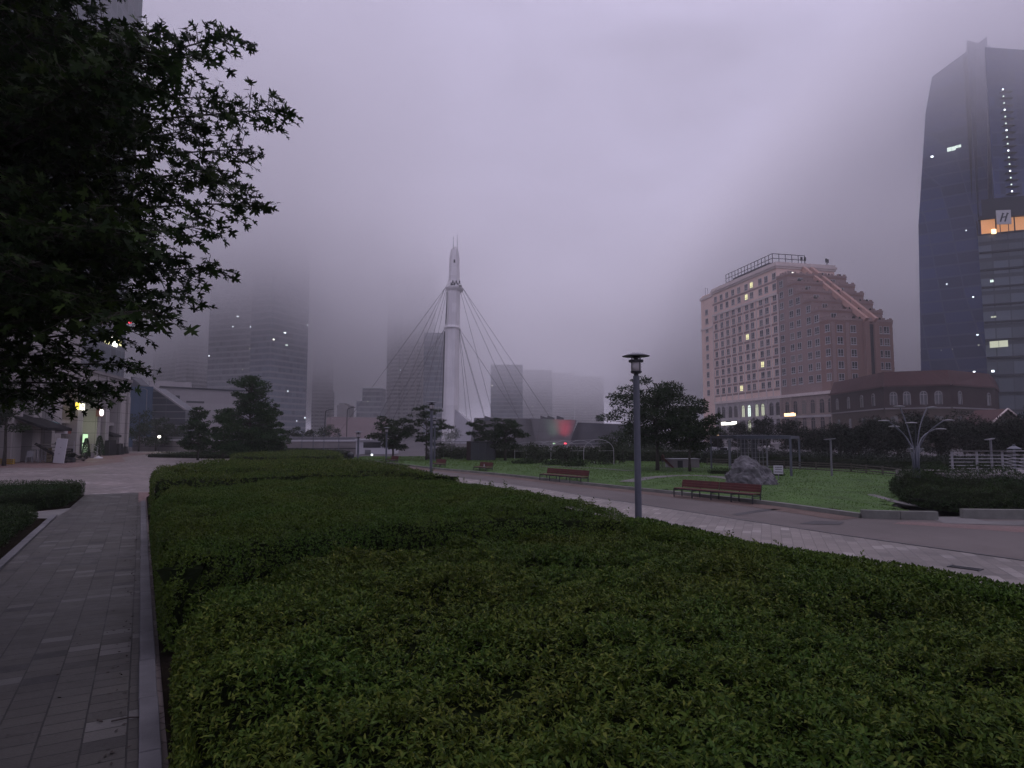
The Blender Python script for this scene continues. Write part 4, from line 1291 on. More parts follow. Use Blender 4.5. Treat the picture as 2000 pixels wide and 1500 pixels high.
# rail fence at the back of the lawn
def fence(name, label, pts, h, nr, m, post=0.07, step=1.6, cat='fence'):
    o = Vector(pts[0])
    f = thing(name, label, cat, o)
    for a, b in zip(pts[:-1], pts[1:]):
        a, b = Vector(a) - o, Vector(b) - o
        n_ = max(1, int((b - a).length / step))
        for k in range(n_ + 1):
            c = a.lerp(b, k / n_)
            MB().bx(c.x - post / 2, c.x + post / 2, c.y - post / 2, c.y + post / 2, 0, h).build('post', m, f)
        nn = Vector((-(b - a).y, (b - a).x, 0)).normalized() * (post / 2 + 0.016)
        for k in range(nr):
            z = h * (0.28 + 0.62 * k / max(1, nr - 1))
            MB().beam(a - nn + Vector((0, 0, z)), b - nn + Vector((0, 0, z)), 0.028, 0.06).build('rail', m, f)
M['fence_wood'] = mat('weathered_wood', (0.10, 0.088, 0.075), 0.9, 0.3, 3)
fence('rail_fence', 'low weathered rail fence along the back of the lawn below the pines', [at(1380, 45), at(1530, 40), at(1660, 36), at(1756, 31)], 0.62, 4, M['fence_wood'])

# white railing, raised deck and stair
d0 = 23.5
wr0 = Vector((P(1857, 853, d0).x, d0, 0))
dk = thing('stair_deck', 'raised concrete deck with steps behind the dark shrubs', 'stairs', wr0)
zd = Z(925, d0)
MB().bx(0, 6, -0.1, 3.5, 0, zd - 0.03).build('deck', M['concrete'], dk)
for k in range(5):
    MB().bx(1.95 + k * 0.26, 6, -0.12 - (k + 1) * 0.28, -0.102 - k * 0.28, 0, zd - 0.06 - k * 0.13).build('step', M['concrete'], dk)
wr = thing('white_railing', 'white tube railing with wooden handrail at the top of the steps', 'railing', wr0)
zr = [Z(y, d0) for y in (881, 889, 896, 902.5, 909, 915, 921)]
x1 = P(1957, 853, d0).x - wr0.x
for i, z in enumerate(zr):
    if i == 0:
        MB().beam((-0.05, 0, z), (x1 + 0.1, 0, z), 0.09, 0.035).build('handrail', M['palepath'], wr)
    else:
        MB().tube([(-0.1, 0, z), (x1, 0, z)], 0.014, 7).build('rail', M['white_metal'], wr)
for x in (0.03, x1 * 0.5, x1):
    MB().bx(x - 0.03, x + 0.03, 0.02, 0.07, zd - 0.03, zr[0] - 0.02).build('post', M['white_metal'], wr)
e1_ = Vector((x1 + 1.6, -1.5, -0.55)); e2_ = Vector((x1 + 2.6, 0.0, 0.02))
for i, z in enumerate(zr):
    (MB().beam((x1, 0.02, z), (x1 + 1.6, -1.5, z - 0.55), 0.08, 0.03) if i == 0 else MB().tube([(x1, 0.02, z), (x1 + 1.6, -1.5, z - 0.55)], 0.014, 7)).build('handrail' if i == 0 else 'rail', M['palepath'] if i == 0 else M['white_metal'], wr)
    MB().tube([(x1, 0.03, z + 0.0), (x1 + 3.5, 0.9, z)], 0.014, 7).build('rail', M['white_metal'], wr)
MB().bx(x1 + 1.57, x1 + 1.63, -1.55, -1.49, zr[-1] - 0.7, zr[0] - 0.55).build('post', M['white_metal'], wr)
hl = thing('hood_lamp', 'squat grey lamp with a conical hood behind the handrail', 'street lamp', (P(1979, 853, 25.5).x, 25.5, 0))
zh = Z(868, 25.5)
MB().lathe([(0.04, 0), (0.04, zh - 0.2)], n=8).build('pole', M['grey_metal'], hl)
MB().lathe([(0.24, zh - 0.19), (0.23, zh - 0.16), (0.1, zh - 0.08), (0.05, zh - 0.06), (0.05, zh - 0.01), (0.015, zh)], n=16).build('lamp_hood', M['grey_metal'], hl)

# far wall with its white rail, white entrance box, round dark post
fw0 = Vector((P(560, 853, 80).x, 80, 0))
fw = thing('retaining_wall', 'long low brownish wall with a white railing across the far end', 'wall', fw0)
def fr(px, d): return P(px, 853, d) - fw0 - Vector((0, 0, CAMH))
zc, zl = Z(861, 80), Z(871, 80)
wp = [fr(262, 100), fr(440, 90), fr(560, 80), fr(700, 80)]
w_ = MB()
for a, b in zip(wp[:-1], wp[1:]):
    w_.beam((a.x, a.y, zc / 2 - 0.1), (b.x, b.y, zc / 2 - 0.1), 0.4, zc)
w_.build('wall', M['concrete'], fw)
w_ = MB()
for a, b in zip(wp[:-1], wp[1:]):
    w_.beam((a.x, a.y - 0.02, zc + 0.02), (b.x, b.y - 0.02, zc + 0.02), 0.5, 0.2)
w_.build('coping', M['white_wall'], fw)
gp_ = MB()
for a, b in zip(wp[:-1], wp[1:]):
    gp_.beam((a.x, a.y, zc + 0.28), (b.x, b.y, zc + 0.28), 0.03, 0.28)
gp_.build('glass_panel', M['steel'], fw)
w_ = MB()
for a, b in zip(wp[:-1], wp[1:]):
    w_.beam((a.x, a.y, zc + 0.47), (b.x, b.y, zc + 0.47), 0.06, 0.06)
w_.build('handrail', M['white_metal'], fw)
w_ = MB()
for a, b in zip(wp[:-1], wp[1:]):
    w_.beam((a.x, a.y - 0.22, zl - 0.3), (b.x, b.y - 0.22, zl - 0.3), 0.05, 0.09)
w_.build('ledge', M['dark_metal'], fw)
for px in (590, 612, 633, 662):
    c = fr(px, 79)
    lp_ = MB().lathe([(0.05, 0), (0.04, 2.3), (0.09, 2.32), (0.09, 2.5), (0.02, 2.52)], (0, 0, 0), 8).build('bollard_lamp', M['grey_metal'])
    lp_.location = fw0 + Vector((c.x, c.y, 0))
    tag(lp_, {590: 'thin lamp nearest the grove in the row before the far wall', 612: 'thin lamp second from the grove before the far wall', 633: 'thin lamp second from the white box before the far wall', 662: 'thin lamp nearest the white box before the far wall'}[px], 'street lamp', 'thin lamps before the far wall')
en0 = Vector((P(728, 853, 77).x, 77, 0))
en = thing('entrance_building', 'low white flat building with a dark opening at the wall end', 'building', en0)
zt_ = Z(857, 77)
MB().bx(-2.0, 2.4, 0, 4, 0, zt_ - 0.2).build('wall', M['white_wall'], en)
MB().bx(-2.1, 2.5, -0.25, 4.1, zt_ - 0.198, zt_).build('roof', M['white_wall'], en)
MB().bx(-1.1, 1.0, -0.03, -0.004, zt_ * 0.42, zt_ * 0.78).build('window', M['dark_glass'], en)
MB().bx(-0.9, -0.2, -0.05, -0.004, 0.02, 0.55).build('door', M['steel'], en)
lw = MB().lathe([(0.02, 0), (0.1, 0.03), (0.1, 0.16), (0.02, 0.2)], n=10).build('ground_light', M['lit_cool'])
lw.location = (*Vector(at(727, 66)).xy, 0.15)
tag(lw, 'small round white lit ground lamp before the white entrance building', 'lamp')
rp0 = Vector(at(686, 48))
rp = thing('round_post', 'dark round drum on a post with a low box beside it', 'post', rp0)
MB().beam((-0.22, 0, 0), (-0.22, 0, 1.05), 0.05, 0.05, (0, 1, 0)).build('post', M['dark_metal'], rp)
MB().lathe([(0.02, 0.45), (0.2, 0.5), (0.28, 0.66), (0.26, 0.82), (0.12, 0.92), (0.02, 0.94)], n=14).build('drum', M['dark_metal'], rp, smooth=True)
MB().bx(-0.2, 0.35, -0.2, 0.2, 0.0, 0.28).build('box', M['dark_metal'], rp)

# ------------------------------------------------------------------ cable-stayed tower
ct0 = Vector((P(880, 853, 205).x, 205, 0))
ct = thing('cable_tower', 'white tapering concrete mast held by fans of stay cables', 'tower')
ct.location = ct0
def cr(px, py, dy=0.0): return P(px, py, 205 + dy) - ct0
def sect(pxl, pxr, py, dep):
    a, b = cr(pxl, py), cr(pxr, py)
    return [(a.x, -dep * 0.15), (a.x + (b.x - a.x) * 0.28, -dep * 0.5), (b.x - (b.x - a.x) * 0.22, -dep * 0.5), (b.x, -dep * 0.1), (b.x, dep * 0.5), (a.x, dep * 0.5)], a.z
def loft(name, rows, m, parent):
    mb = MB()
    for (a, za), (b, zb) in zip(rows[:-1], rows[1:]):
        mb.prism(a, za, zb, b)
    vs, fs = [], []
    mb = MB()
    n_ = len(rows[0][0])
    for poly, z in rows: vs += [(p[0], p[1], z) for p in poly]
    for i in range(len(rows) - 1):
        for k in range(n_):
            fs.append((i * n_ + k, i * n_ + (k + 1) % n_, (i + 1) * n_ + (k + 1) % n_, (i + 1) * n_ + k))
    fs.append(tuple(range(n_ - 1, -1, -1))); fs.append(tuple((len(rows) - 1) * n_ + k for k in range(n_)))
    mb.add(vs, fs)
    return mb.build(name, m, parent)
M['tower_white'] = wallmat('mast_concrete', (0.70, 0.68, 0.68), 2.2, 3.0, 0.88, 0.12, 0.15)
r0 = sect(863, 894, 853, 6)
mast = loft('mast', [(r0[0], 0.0), sect(864, 894.5, 800, 6), sect(869, 896.5, 645, 5.2), sect(873, 898, 568, 4.6), sect(876.5, 897, 545, 4.2), sect(878.5, 896.5, 500, 3.4), sect(881, 895, 488, 2.6)], M['tower_white'], ct)
loft('mast_tip', [sect(886, 895, 489, 2.0), sect(887.5, 894, 482, 1.2)], M['tower_white'], mast)
loft('mast_tip', [sect(881.2, 885, 489, 2.0), sect(882, 885, 485.5, 1.2)], M['tower_white'], mast)
loft('collar', [sect(876, 898, 550, 4.8), sect(869.5, 904, 563, 6.4), sect(871, 902, 566, 6.0), sect(873.5, 898, 570, 4.8)][::-1], M['tower_white'], ct)
cl = MB()
for i in range(6):
    p = cr(883 + i * 3.2, 559 - (i % 2) * 4)
    cl.box((p.x, -3.0 + 0.05 * i, p.z), (0.35, 0.5, 0.9))
a_, b_ = cr(882, 560), cr(903, 562)
cl.beam((a_.x, -3.25, a_.z), (b_.x, -2.2, b_.z), 0.2, 0.35)
cl.build('anchor_rack', M['dark_metal'], ct)
loft('collar', [sect(868.5, 896.5, 637, 5.4), sect(867, 898.5, 641, 6.2), sect(868.5, 897.5, 644, 5.4)][::-1], M['tower_white'], ct)
sl_ = MB()
for (pa_, pb_) in (((875.2, 571), (872.3, 634)), ((869.8, 648), (866, 798))):
    a_, b_ = cr(*pa_), cr(*pb_)
    sl_.beam((a_.x, -0.9, a_.z), (b_.x, -1.2, b_.z), 0.55, 0.5, (0, 1, 0))
sl_.build('slot', M['dark_metal'], ct)
w_ = cr(888.5, 513)
MB().box((w_.x, -1.75, w_.z), (0.5, 0.2, 1.1)).build('window', M['dark_glass'], ct)
for px, y0, y1 in ((885.5, 487, 462), (893, 483, 459)):
    a_, b_ = cr(px, y0), cr(px, y1)
    MB().tube([(a_.x, 0, a_.z - 0.5), (b_.x, 0, b_.z)], [0.10, 0.05], 5).build('antenna', M['steel'], ct)
M['cable'] = mat('stay_cable', (0.16, 0.155, 0.165), 0.5)
for (x0, y0, x1_, y1_, dy) in ((869, 563, 700, 788, -6), (869, 563, 745, 805, -12), (871, 565, 800, 800, 10), (873, 567, 822, 790, 16), (869, 563, 762, 812, 14),
                               (868, 643, 795, 745, -6), (868, 643, 817, 785, -10), (869, 644, 838, 800, 10), (870, 645, 850, 800, 16), (868, 643, 770, 800, 8),
                               (904, 563, 1072, 804, -6), (904, 563, 1040, 804, -12), (901, 565, 1012, 804, 10), (899, 568, 956, 780, 16),
                               (898, 643, 1008, 800, -6), (898, 643, 951, 815, -12), (897, 645, 921, 820, 10), (896, 646, 911, 820, 16), (897, 644, 948, 815, 8)):
    a_ = cr(x0, y0)
    u = (853 - y0) / (y1_ - y0)
    b_ = cr(x0 + (x1_ - x0) * u, 852, 0)
    MB().tube([(a_.x, 0, a_.z), (b_.x, dy * 0.35, 0.2)], 0.06, 5).build('cable', M['cable'], ct)
fa, fb, fc = cr(890, 800), cr(926, 826), cr(918, 853)
MB().prism([(fa.x, -2.4), (cr(905, 853).x + 6, -4), (cr(905, 853).x + 8, 4), (fa.x, 2.6)], [0] * 4, [fa.z, 3.2, 3.2, fa.z]).build('buttress', M['white_wall'], ct)

# ------------------------------------------------------------------ museum with leaning metal walls
M['zinc'] = wallmat('zinc_panels', (0.15, 0.145, 0.15), 3.0, 1.6, 0.7, 0.2, 0.2, 0.45)
M['zinc_dark'] = wallmat('dark_zinc_panels', (0.075, 0.075, 0.085), 3.0, 1.6, 0.7, 0.2, 0.2, 0.45)
mu0 = Vector((P(1080, 853, 150).x, 150, 0))
mus = thing('museum_building', 'low dark metal-clad hall of leaning walls lit by a red streak', 'building', mu0)
def mr_(px, d=150): return (P(px, 853, d) - mu0)
def slab(name, pts_b, pts_t, ys, zt, m):
    """leaning wall block: bottom px pair, top px pair, (front depth bottom, top), top photo rows"""
    (bl_, br_), (tl_, tr_) = pts_b, pts_t
    fb, ft = ys
    vs = []
    for px, d in ((bl_, fb), (br_, fb), (br_, fb + 14), (bl_, fb + 14)):
        p = P(px, 853, d) - mu0; vs.append((p.x, p.y, 0.0))
    for px, d, zy in ((tl_, ft, zt[0]), (tr_, ft, zt[1]), (tr_, ft + 14, zt[1]), (tl_, ft + 14, zt[0])):
        p = P(px, 853, d) - mu0; vs.append((p.x, p.y, Z(zy, ft)))
    mb = MB(); mb.add(vs, [(3, 2, 1, 0), (4, 5, 6, 7), (0, 1, 5, 4), (1, 2, 6, 5), (2, 3, 7, 6), (3, 0, 4, 7)])
    return mb.build(name, m, mus)
slab('facet', (918, 1052), (926, 1038), (154, 153), (816, 817.5), M['zinc'])
slab('facet', (1049, 1112), (1036, 1126), (148, 147), (817, 820.5), M['zinc'])
slab('facet', (1108, 1215), (1129, 1250), (150, 149), (825, 830), M['zinc_dark'])
for px in (952, 1062, 1076, 1094, 1172):
    c = mr_(px, 152)
    MB().prism([(c.x - 0.7, c.y), (c.x + 0.9, c.y), (c.x + 0.9, c.y + 2), (c.x - 0.7, c.y + 2)], Z(820, 152) - 0.3, [Z(812, 152), Z(816, 152), Z(816, 152), Z(812, 152)]).build('roof_light', M['zinc_dark'], mus)
wd_ = [P(px, 853, 120) - mu0 for px in (1222, 1262)]
wg0 = P(1240, 853, 118); wg0.z = 0
wg = thing('white_wedge', 'white wedge-shaped ramp wall rising beside the dark museum', 'wall', wg0)
MB().prism([(-2.2, 0), (2.4, 0), (2.4, 3), (-2.2, 3)], [0] * 4, [0.6, Z(838, 118), Z(838, 118), 0.6]).build('wall', M['white_wall'], wg)
for px, py, m, e, colr, nm, lb in ((1104, 851, 'lit_red', 1600, (1, 0.05, 0.1), 'red_lamp', 'red up-light at the foot of the leaning museum wall'), (1082, 851, 'lit_green', 450, (0.6, 1, 0.7), 'green_lamp', 'pale green up-light beside the red one on the museum wall')):
    p = P(px, 853, 145.5)
    lmp = MB().box((0, 0, 0.15), (0.5, 0.4, 0.3)).build(nm, M[m])
    lmp.location = (p.x, p.y, 0.4)
    tag(lmp, lb, 'lamp')
    ld = bpy.data.lights.new(nm + '_light', 'SPOT')
    ld.energy = e; ld.color = colr; ld.spot_size = math.radians(60); ld.spot_blend = 1.0; ld.shadow_soft_size = 1.2
    lo_ = bpy.data.objects.new(nm + '_light', ld)
    COL.objects.link(lo_)
    lo_.location = (p.x, p.y + 0.3, 0.8)
    lo_.rotation_euler = (math.radians(166), 0, 0)

# ------------------------------------------------------------------ hotel with terraces
K0 = Vector((82.4, 165.0, 0.0))
HA = math.atan2(0.211, 0.977)
EW, EL = Vector((0.977, 0.211, 0)), Vector((-0.211, 0.977, 0))
ho = thing('hotel_building', 'tall pinkish hotel stepping down in terraces, with many small windows', 'building', K0, HA)
M['pink'] = wallmat('pink_render', (0.68, 0.51, 0.44), 0, 0, 1, 0.1, 0.12)
M['taupe'] = wallmat('taupe_render', (0.27, 0.195, 0.18), 0, 0, 1, 0.12, 0.12)
M['brownr'] = wallmat('brown_render', (0.24, 0.15, 0.13), 0, 0, 1, 0.12, 0.12)
M['slope'] = wallmat('slope_render', (0.42, 0.26, 0.215), 0, 0, 1, 0.12, 0.2)
M['trim'] = wallmat('pale_trim', (0.55, 0.47, 0.44), 0, 0, 1, 0.1, 0.3)
M['stone'] = wallmat('grey_stone', (0.36, 0.33, 0.33), 1.2, 0.6, 0.8, 0.12, 0.3)
M['stone_b'] = wallmat('brown_stone', (0.24, 0.185, 0.165), 1.2, 0.6, 0.8, 0.12, 0.3)
M['win_frame'] = mat('window_frame', (0.6, 0.57, 0.58), 0.6, 0.1, 1)
M['win_glass'] = mat('window_glass', (0.035, 0.033, 0.04), 0.12, 0.5, 0.35, spec=0.6)
D_ = 19.7
def hL(px, W=0.0):                            # distance along the long face seen at photo column px
    u = (px - 1000) / FPX
    return ((82.4 + 0.977 * W) - u * (165 + 0.211 * W)) / (u * 0.977 + 0.211)
def hW(px, L=0.0):
    u = (px - 1000) / FPX
    return (u * (165 + 0.977 * L) - (82.4 - 0.211 * L)) / (0.977 - u * 0.211)
cx = lambda c: 1350 + c * 0.26667
ZB = 13.6
MB().bx(0.25, D_, 57.6, 66, 0, 51.2).bx(0, D_, 21.0, 57.6, ZB, 51.7).build('wall', M['pink'], ho)
MB().bx(0.02, D_, 21.0, 57.58, 0, ZB).build('ground_floors', M['stone'], ho)
for k in range(6):
    l0, l1 = 3.25 * k, (3.25 * (k + 1) if k < 5 else 21.0)
    zt = 32.6 + 3.2 * k
    MB().bx(0.03, D_, l0, l1, ZB if k else ZB, zt).build('wall', M['taupe'] if k else M['brownr'], ho)
    # parapet with planters standing along the terrace edge
    pb = MB()
    pb.bx(-0.12, D_ + 0.15, l0 - 0.15, l0 + 0.15, zt, zt + 0.55)
    pb.bx(-0.12, 0.14, l0 + 0.15, l1, zt, zt + 0.55)
    pb.bx(D_ - 0.1, D_ + 0.15, l0 + 0.15, l1, zt, zt + 0.55)
    for j in range(10):
        w = 0.6 + j * (D_ - 1.2) / 9
        pb.bx(w - 0.35, w + 0.35, l0 - 0.12, l0 + 0.12, zt + 0.55, zt + 1.0)
    for j in range(3):
        l = l0 + 0.5 + j * 1.1
        pb.bx(D_ - 0.08, D_ + 0.12, l - 0.3, l + 0.3, zt + 0.55, zt + 1.05)
        pb.bx(-0.1, 0.12, l - 0.3, l + 0.3, zt + 0.55, zt + 0.95)
    pb.build('parapet', M['taupe'], ho)
    rgp = random.Random(k)
    for j in range(7):
        w = rgp.uniform(0.5, D_ - 0.5)
        pc_ = MB().lathe([(0.15, 0), (0.3, 0.2), (0.25, 0.5), (0.05, 0.75)], (w, l0 + 0.5, zt + 0.5), 6)
        pc_.build('planter_shrub', M['core'], ho)
    MB().bx(-0.10, D_ + 0.1, l0 - 0.1, l0 - 0.001, zt - 0.55, zt - 0.12).build('cornice', M['brownr'], ho)
    MB().bx(-0.10, 0.028, l0, l1, zt - 0.55, zt - 0.12).build('cornice', M['brownr'], ho)
MB().bx(0.05, D_ - 0.02, 0.02, 21.0, 0, ZB - 0.001).build('ground_floors', M['stone_b'], ho)
# top end wall of the slab over the last terrace, crown cornices
for z0, z1, o in ((51.7, 52.3, 0.35), (52.3, 52.9, 0.6), (52.9, 53.6, 0.3)):
    MB().bx(-o, D_ + o, 21.0 - o, 57.6 + 0.1, z0, z1).build('cornice', M['trim'], ho)
MB().bx(-0.3 + 0.25, D_ + 0.3, 57.7, 66.3, 51.2, 52.2).build('cornice', M['trim'], ho)
MB().bx(0.45, D_, 58.0, 66.0, 52.2, 52.8).build('parapet', M['pink'], ho)
MB().bx(-0.3, -0.001, 21.0, 57.6, 43.8, 44.5).build('cornice', M['trim'], ho)
MB().bx(-0.05, 0.248, 57.7, 66.2, 40.2, 40.8).build('cornice', M['trim'], ho)
MB().bx(-0.35, 0.019, 0, 57.5, ZB - 0.35, ZB + 0.45).build('cornice', M['trim'], ho)
# pale pilaster strips between window columns on the pink face
cols_px = [cx(c) for c in (132, 200, 243, 285, 330, 375, 430, 470, 535, 580, 640)]
for c in (178, 222, 264, 308, 352, 402, 450, 500, 558, 608, 662):
    l = hL(cx(c))
    MB().bx(-0.14, -0.001, l - 0.22, l + 0.22, ZB + 0.45, 43.8).build('pilaster', M['trim'], ho)
for k in range(11):
    z = 17.6 + 3.2 * k - 1.65
    if 43 < z < 45: continue
    MB().bx(-0.06, -0.001, 21.2, 57.4, z - 0.3, z + 0.3).build('band', M['taupe'], ho)

def vary_glass(m):
    # curtains drawn, half drawn or open behind the panes
    n, l = m.node_tree.nodes, m.node_tree.links
    oi, ge = n.new('ShaderNodeObjectInfo'), n.new('ShaderNodeNewGeometry')
    ad = n.new('ShaderNodeMath'); ad.operation = 'ADD'
    fr = n.new('ShaderNodeMath'); fr.operation = 'FRACT'
    l.new(oi.outputs['Random'], ad.inputs[0]); l.new(ge.outputs['Random Per Island'], ad.inputs[1])
    l.new(ad.outputs['Value'], fr.inputs[0])
    r = n.new('ShaderNodeValToRGB')
    e = r.color_ramp.elements
    e[0].color = (0.012, 0.012, 0.015, 1); e[1].color = (0.16, 0.145, 0.13, 1)
    e.new(0.55).color = (0.03, 0.029, 0.034, 1); e.new(0.8).color = (0.075, 0.068, 0.064, 1)
    l.new(fr.outputs['Value'], r.inputs['Fac'])
    l.new(r.outputs['Color'], n['Principled BSDF'].inputs['Base Color'])
vary_glass(M['win_glass'])

def win_mesh(name, w, h, glass, frame=None):
    mb = MB()
    mb.mi = 0
    f = 0.13
    for a, b, c, d in ((-w / 2, w / 2, -h / 2, -h / 2 + f), (-w / 2, w / 2, h / 2 - f, h / 2), (-w / 2, -w / 2 + f, -h / 2 + f, h / 2 - f), (w / 2 - f, w / 2, -h / 2 + f, h / 2 - f),
                       (-0.06, 0.06, -h / 2 + f, h / 2 - f), (-w / 2 + f, w / 2 - f, -h / 2 + 0.55, -h / 2 + 0.65)):
        mb.bx(a, b, -0.09, 0.0, c, d)
    mb.bx(-w / 2 - 0.15, w / 2 + 0.15, -0.16, 0.0, -h / 2 - 0.16, -h / 2 - 0.002)
    mb.mi = 1
    mb.bx(-w / 2 + f, w / 2 - f, -0.03, 0.0, -h / 2 + f, h / 2 - f)
    o = mb.build(name, [M['win_frame'], glass], None)
    return o
wsrc = win_mesh('window', 1.75, 1.95, M['win_glass'])
wlit = win_mesh('window', 1.75, 1.95, M['lit_yellow'])
wl2 = win_mesh('window', 1.75, 1.95, M['lit_white'])
wins = []
lit = {(6, 9): 1, (6, 5): 1, (5, 0): 1, (8, 2): 1, (7, 10): 1}
for ci, px in enumerate(cols_px):
    l = hL(px, 0.25 if ci == 0 else 0)
    for k in range(11):
        z = 17.6 + 3.2 * k
        if ci == 0 and k == 10: continue
        src = wlit if lit.get((ci, k)) else wsrc
        wins.append((src, (0.25 if ci == 0 else 0.0, l, z), -math.pi / 2))
for c in (690, 760, 812, 887, 945, 1022):
    l = hL(cx(c))
    for k in range(0, 11):
        z = 17.6 + 3.2 * k
        step = min(5, int(l // 3.25))
        if z + 1.1 > 32.6 + 3.2 * step: continue
        wins.append((wsrc, (0.03, l, z), -math.pi / 2))
for c in (1112, 1211, 1405, 1457):
    w = hW(cx(c))
    for k in range(0, 5):
        wins.append((wsrc, (w, 0.0, 17.6 + 3.2 * k), 0.0))
for k in range(6):                            # doors and windows onto the terraces
    for c in (1100, 1420):
        wins.append((wsrc, (hW(cx(c)) + (1.5 if c < 1200 else -1), 3.25 * (k + 1) if k < 5 else 21.0 - 0.02, 32.6 + 3.2 * k + 1.5), 0.0))
wins.append((wl2, (hW(cx(803), 20) , 20.98, 49.9), 0.0))
wins = wins[:-1] + [wins[-1]]
wins.sort(key=lambda w: (w[0] is wsrc, w[1][1]))
mass = MB()
for i, (src, loc, rz) in enumerate(wins):
    if i < 96:
        o = src.copy()
        COL.objects.link(o)
        o.parent = ho
        o.location = loc
        o.rotation_euler = (0, 0, rz)
        if src is not wsrc: o['label'] = 'lit window'
    else:
        ca, sa = math.cos(rz), math.sin(rz)
        vs = [(loc[0] + v.co.x * ca - v.co.y * sa, loc[1] + v.co.x * sa + v.co.y * ca, loc[2] + v.co.z) for v in src.data.vertices]
        b = len(mass.v)
        mass.v += vs
        mass.f += [tuple(b + j for j in p.vertices) for p in src.data.polygons]
        mass.m += [p.material_index for p in src.data.polygons]
o = mass.build('window', [M['win_frame'], M['win_glass']], ho)
o['kind'] = 'stuff'
for s in (wsrc, wlit, wl2): bpy.data.objects.remove(s)

def arch_pts(w, h, n=8):
    pts = [(-w / 2, 0), (w / 2, 0), (w / 2, h - w / 2)]
    for k in range(1, n):
        a = math.pi * k / n
        pts.append((w / 2 * math.cos(a), h - w / 2 + w / 2 * math.sin(a)))
    pts.append((-w / 2, h - w / 2))
    return pts
def arch_win(name, parent, fn, w, h, glass, frame, fw=0.22):
    """arched window: fn maps (u, out, z) to the parent's coordinates"""
    inn, outp = arch_pts(w, h), arch_pts(w + 2 * fw, h + fw)
    mb = MB()
    n = len(inn)
    mb.mi = 0
    vs = [fn(x, 0.12, z) for x, z in outp] + [fn(x, 0.12, z) for x, z in inn] + [fn(x, 0.0, z) for x, z in outp] + [fn(x, 0.0, z) for x, z in inn]
    fs = []
    for i in range(n):
        j = (i + 1) % n
        if i == 0: continue
        fs += [(i, j, n + j, n + i), (2 * n + i, 2 * n + j, j, i), (n + i, n + j, 3 * n + j, 3 * n + i)]
    mb.add(vs, fs)
    mb.mi = 1
    mb.add([fn(x, 0.02, z) for x, z in inn], [tuple(range(n))])
    mb.mi = 0
    mb.add([fn(-0.06, 0.05, 0), fn(0.06, 0.05, 0), fn(0.06, 0.05, h), fn(-0.06, 0.05, h)], [(0, 1, 2, 3)])
    mb.add([fn(-w / 2, 0.05, h - w / 2 - .06), fn(w / 2, 0.05, h - w / 2 - .06), fn(w / 2, 0.05, h - w / 2 + .06), fn(-w / 2, 0.05, h - w / 2 + .06)], [(0, 1, 2, 3)])
    return mb.build(name, [frame, glass], parent)
M['stone_frame'] = mat('stone_frame', (0.25, 0.23, 0.23), 0.8, 0.1, 1)
for c in (205, 238, 288, 328, 383, 427, 483, 527, 590, 637, 705, 765, 828, 892, 960, 1022):
    l = hL(cx(c))
    x_ = 0.02 if l > 21 else 0.05
    for z in (8.4, 3.6):
        g = M['win_glass']
        if c == 427: g = M['lit_pale'] if z > 5 else M['lit_dim']
        elif c in (383, 483, 527) and z > 5: g = M['lit_dim']
        arch_win('arched_window', ho, (lambda u, o, zz, l=l, z=z, x_=x_: (x_ - o, l - u, z + zz)), 1.7, 3.7, g, M['stone_frame'] if l > 21 else M['stone_b'])
for c in (188, 262, 355, 455, 556, 662, 735, 1038):
    l = hL(cx(c))
    MB().bx(-0.25, 0.018 if l > 21 else 0.048, l - 0.4, l + 0.4, 0, ZB - 0.352).build('pier', M['stone'] if l > 21 else M['stone_b'], ho)
MB().bx(-0.3, 0.017, 0, 57, 7.3, 7.9).build('band', M['stone'], ho)
# sloping double beam down the terraces and its pilasters
for (pw0, pw1) in ((hW(cx(1300)), hW(cx(862), 20.5)), (hW(cx(1370)), hW(cx(920), 20.5))):
    MB().beam((pw0, -0.6, 32.8), (pw1, 20.6, 52.0), 1.1, 1.3).build('sloping_beam', M['slope'], ho)
    MB().bx(pw0 - 0.7, pw0 + 0.7, -0.9, -0.001, 14, 32.4).build('pilaster', M['brownr'], ho)
wa, wb = hW(cx(1300)), hW(cx(1370))
MB().beam(((wa + wb) / 2, -0.2, 32.2), ((hW(cx(862), 20.5) + hW(cx(920), 20.5)) / 2, 20.6, 51.2), wb - wa - 1.1, 0.8).build('sloping_channel', M['brownr'], ho)
MB().bx(wa + 0.702, wb - 0.702, -0.3, -0.001, 16, 31.8).build('recess', M['dark_metal'], ho)
for w in (hW(cx(1165)), hW(cx(1060))):
    MB().bx(w - 0.5, w + 0.5, -0.25, -0.001, 14, 32.0).build('pilaster', M['taupe'], ho)
# roof screen and aerials
rsn = MB()
la, lb_ = 24, 50
for k in range(15):
    l = la + (lb_ - la) * k / 14
    rsn.bx(0.9, 1.05, l - 0.07, l + 0.07, 53.6, 57.0)
for z in (54.2, 55.6, 57.0):
    rsn.bx(0.9, 1.05, la, lb_, z - 0.08, z + 0.08)
    rsn.bx(0.9, 12, la - 0.08, la + 0.08, z - 0.08, z + 0.08)
for k in range(6):
    rsn.bx(0.9 + k * 2.2, 1.05 + k * 2.2, la - 0.07, la + 0.07, 53.6, 57.0)
rsn.build('roof_screen', M['dark_metal'], ho)
MB().bx(2.4, 12, la + 4, lb_ - 2, 53.6, 55.4).build('plant_room', M['dark_metal'], ho)
for (w, l) in ((9, 21.5), (10.2, 21.5), (17.5, 21.5), (18.4, 22), (1, 64), (2.2, 64.5)):
    a_ = MB().tube([(w, l, 52.6), (w, l, 55.8)], 0.07, 5)
    if l < 60:
        for q in range(4): a_.box((w + 0.2 * math.cos(q * 1.6), l + 0.2 * math.sin(q * 1.6), 55.3 - 0.25 * (q % 2)), (0.25, 0.18, 0.9), q)
    a_.build('antenna', M['dark_metal'], ho)
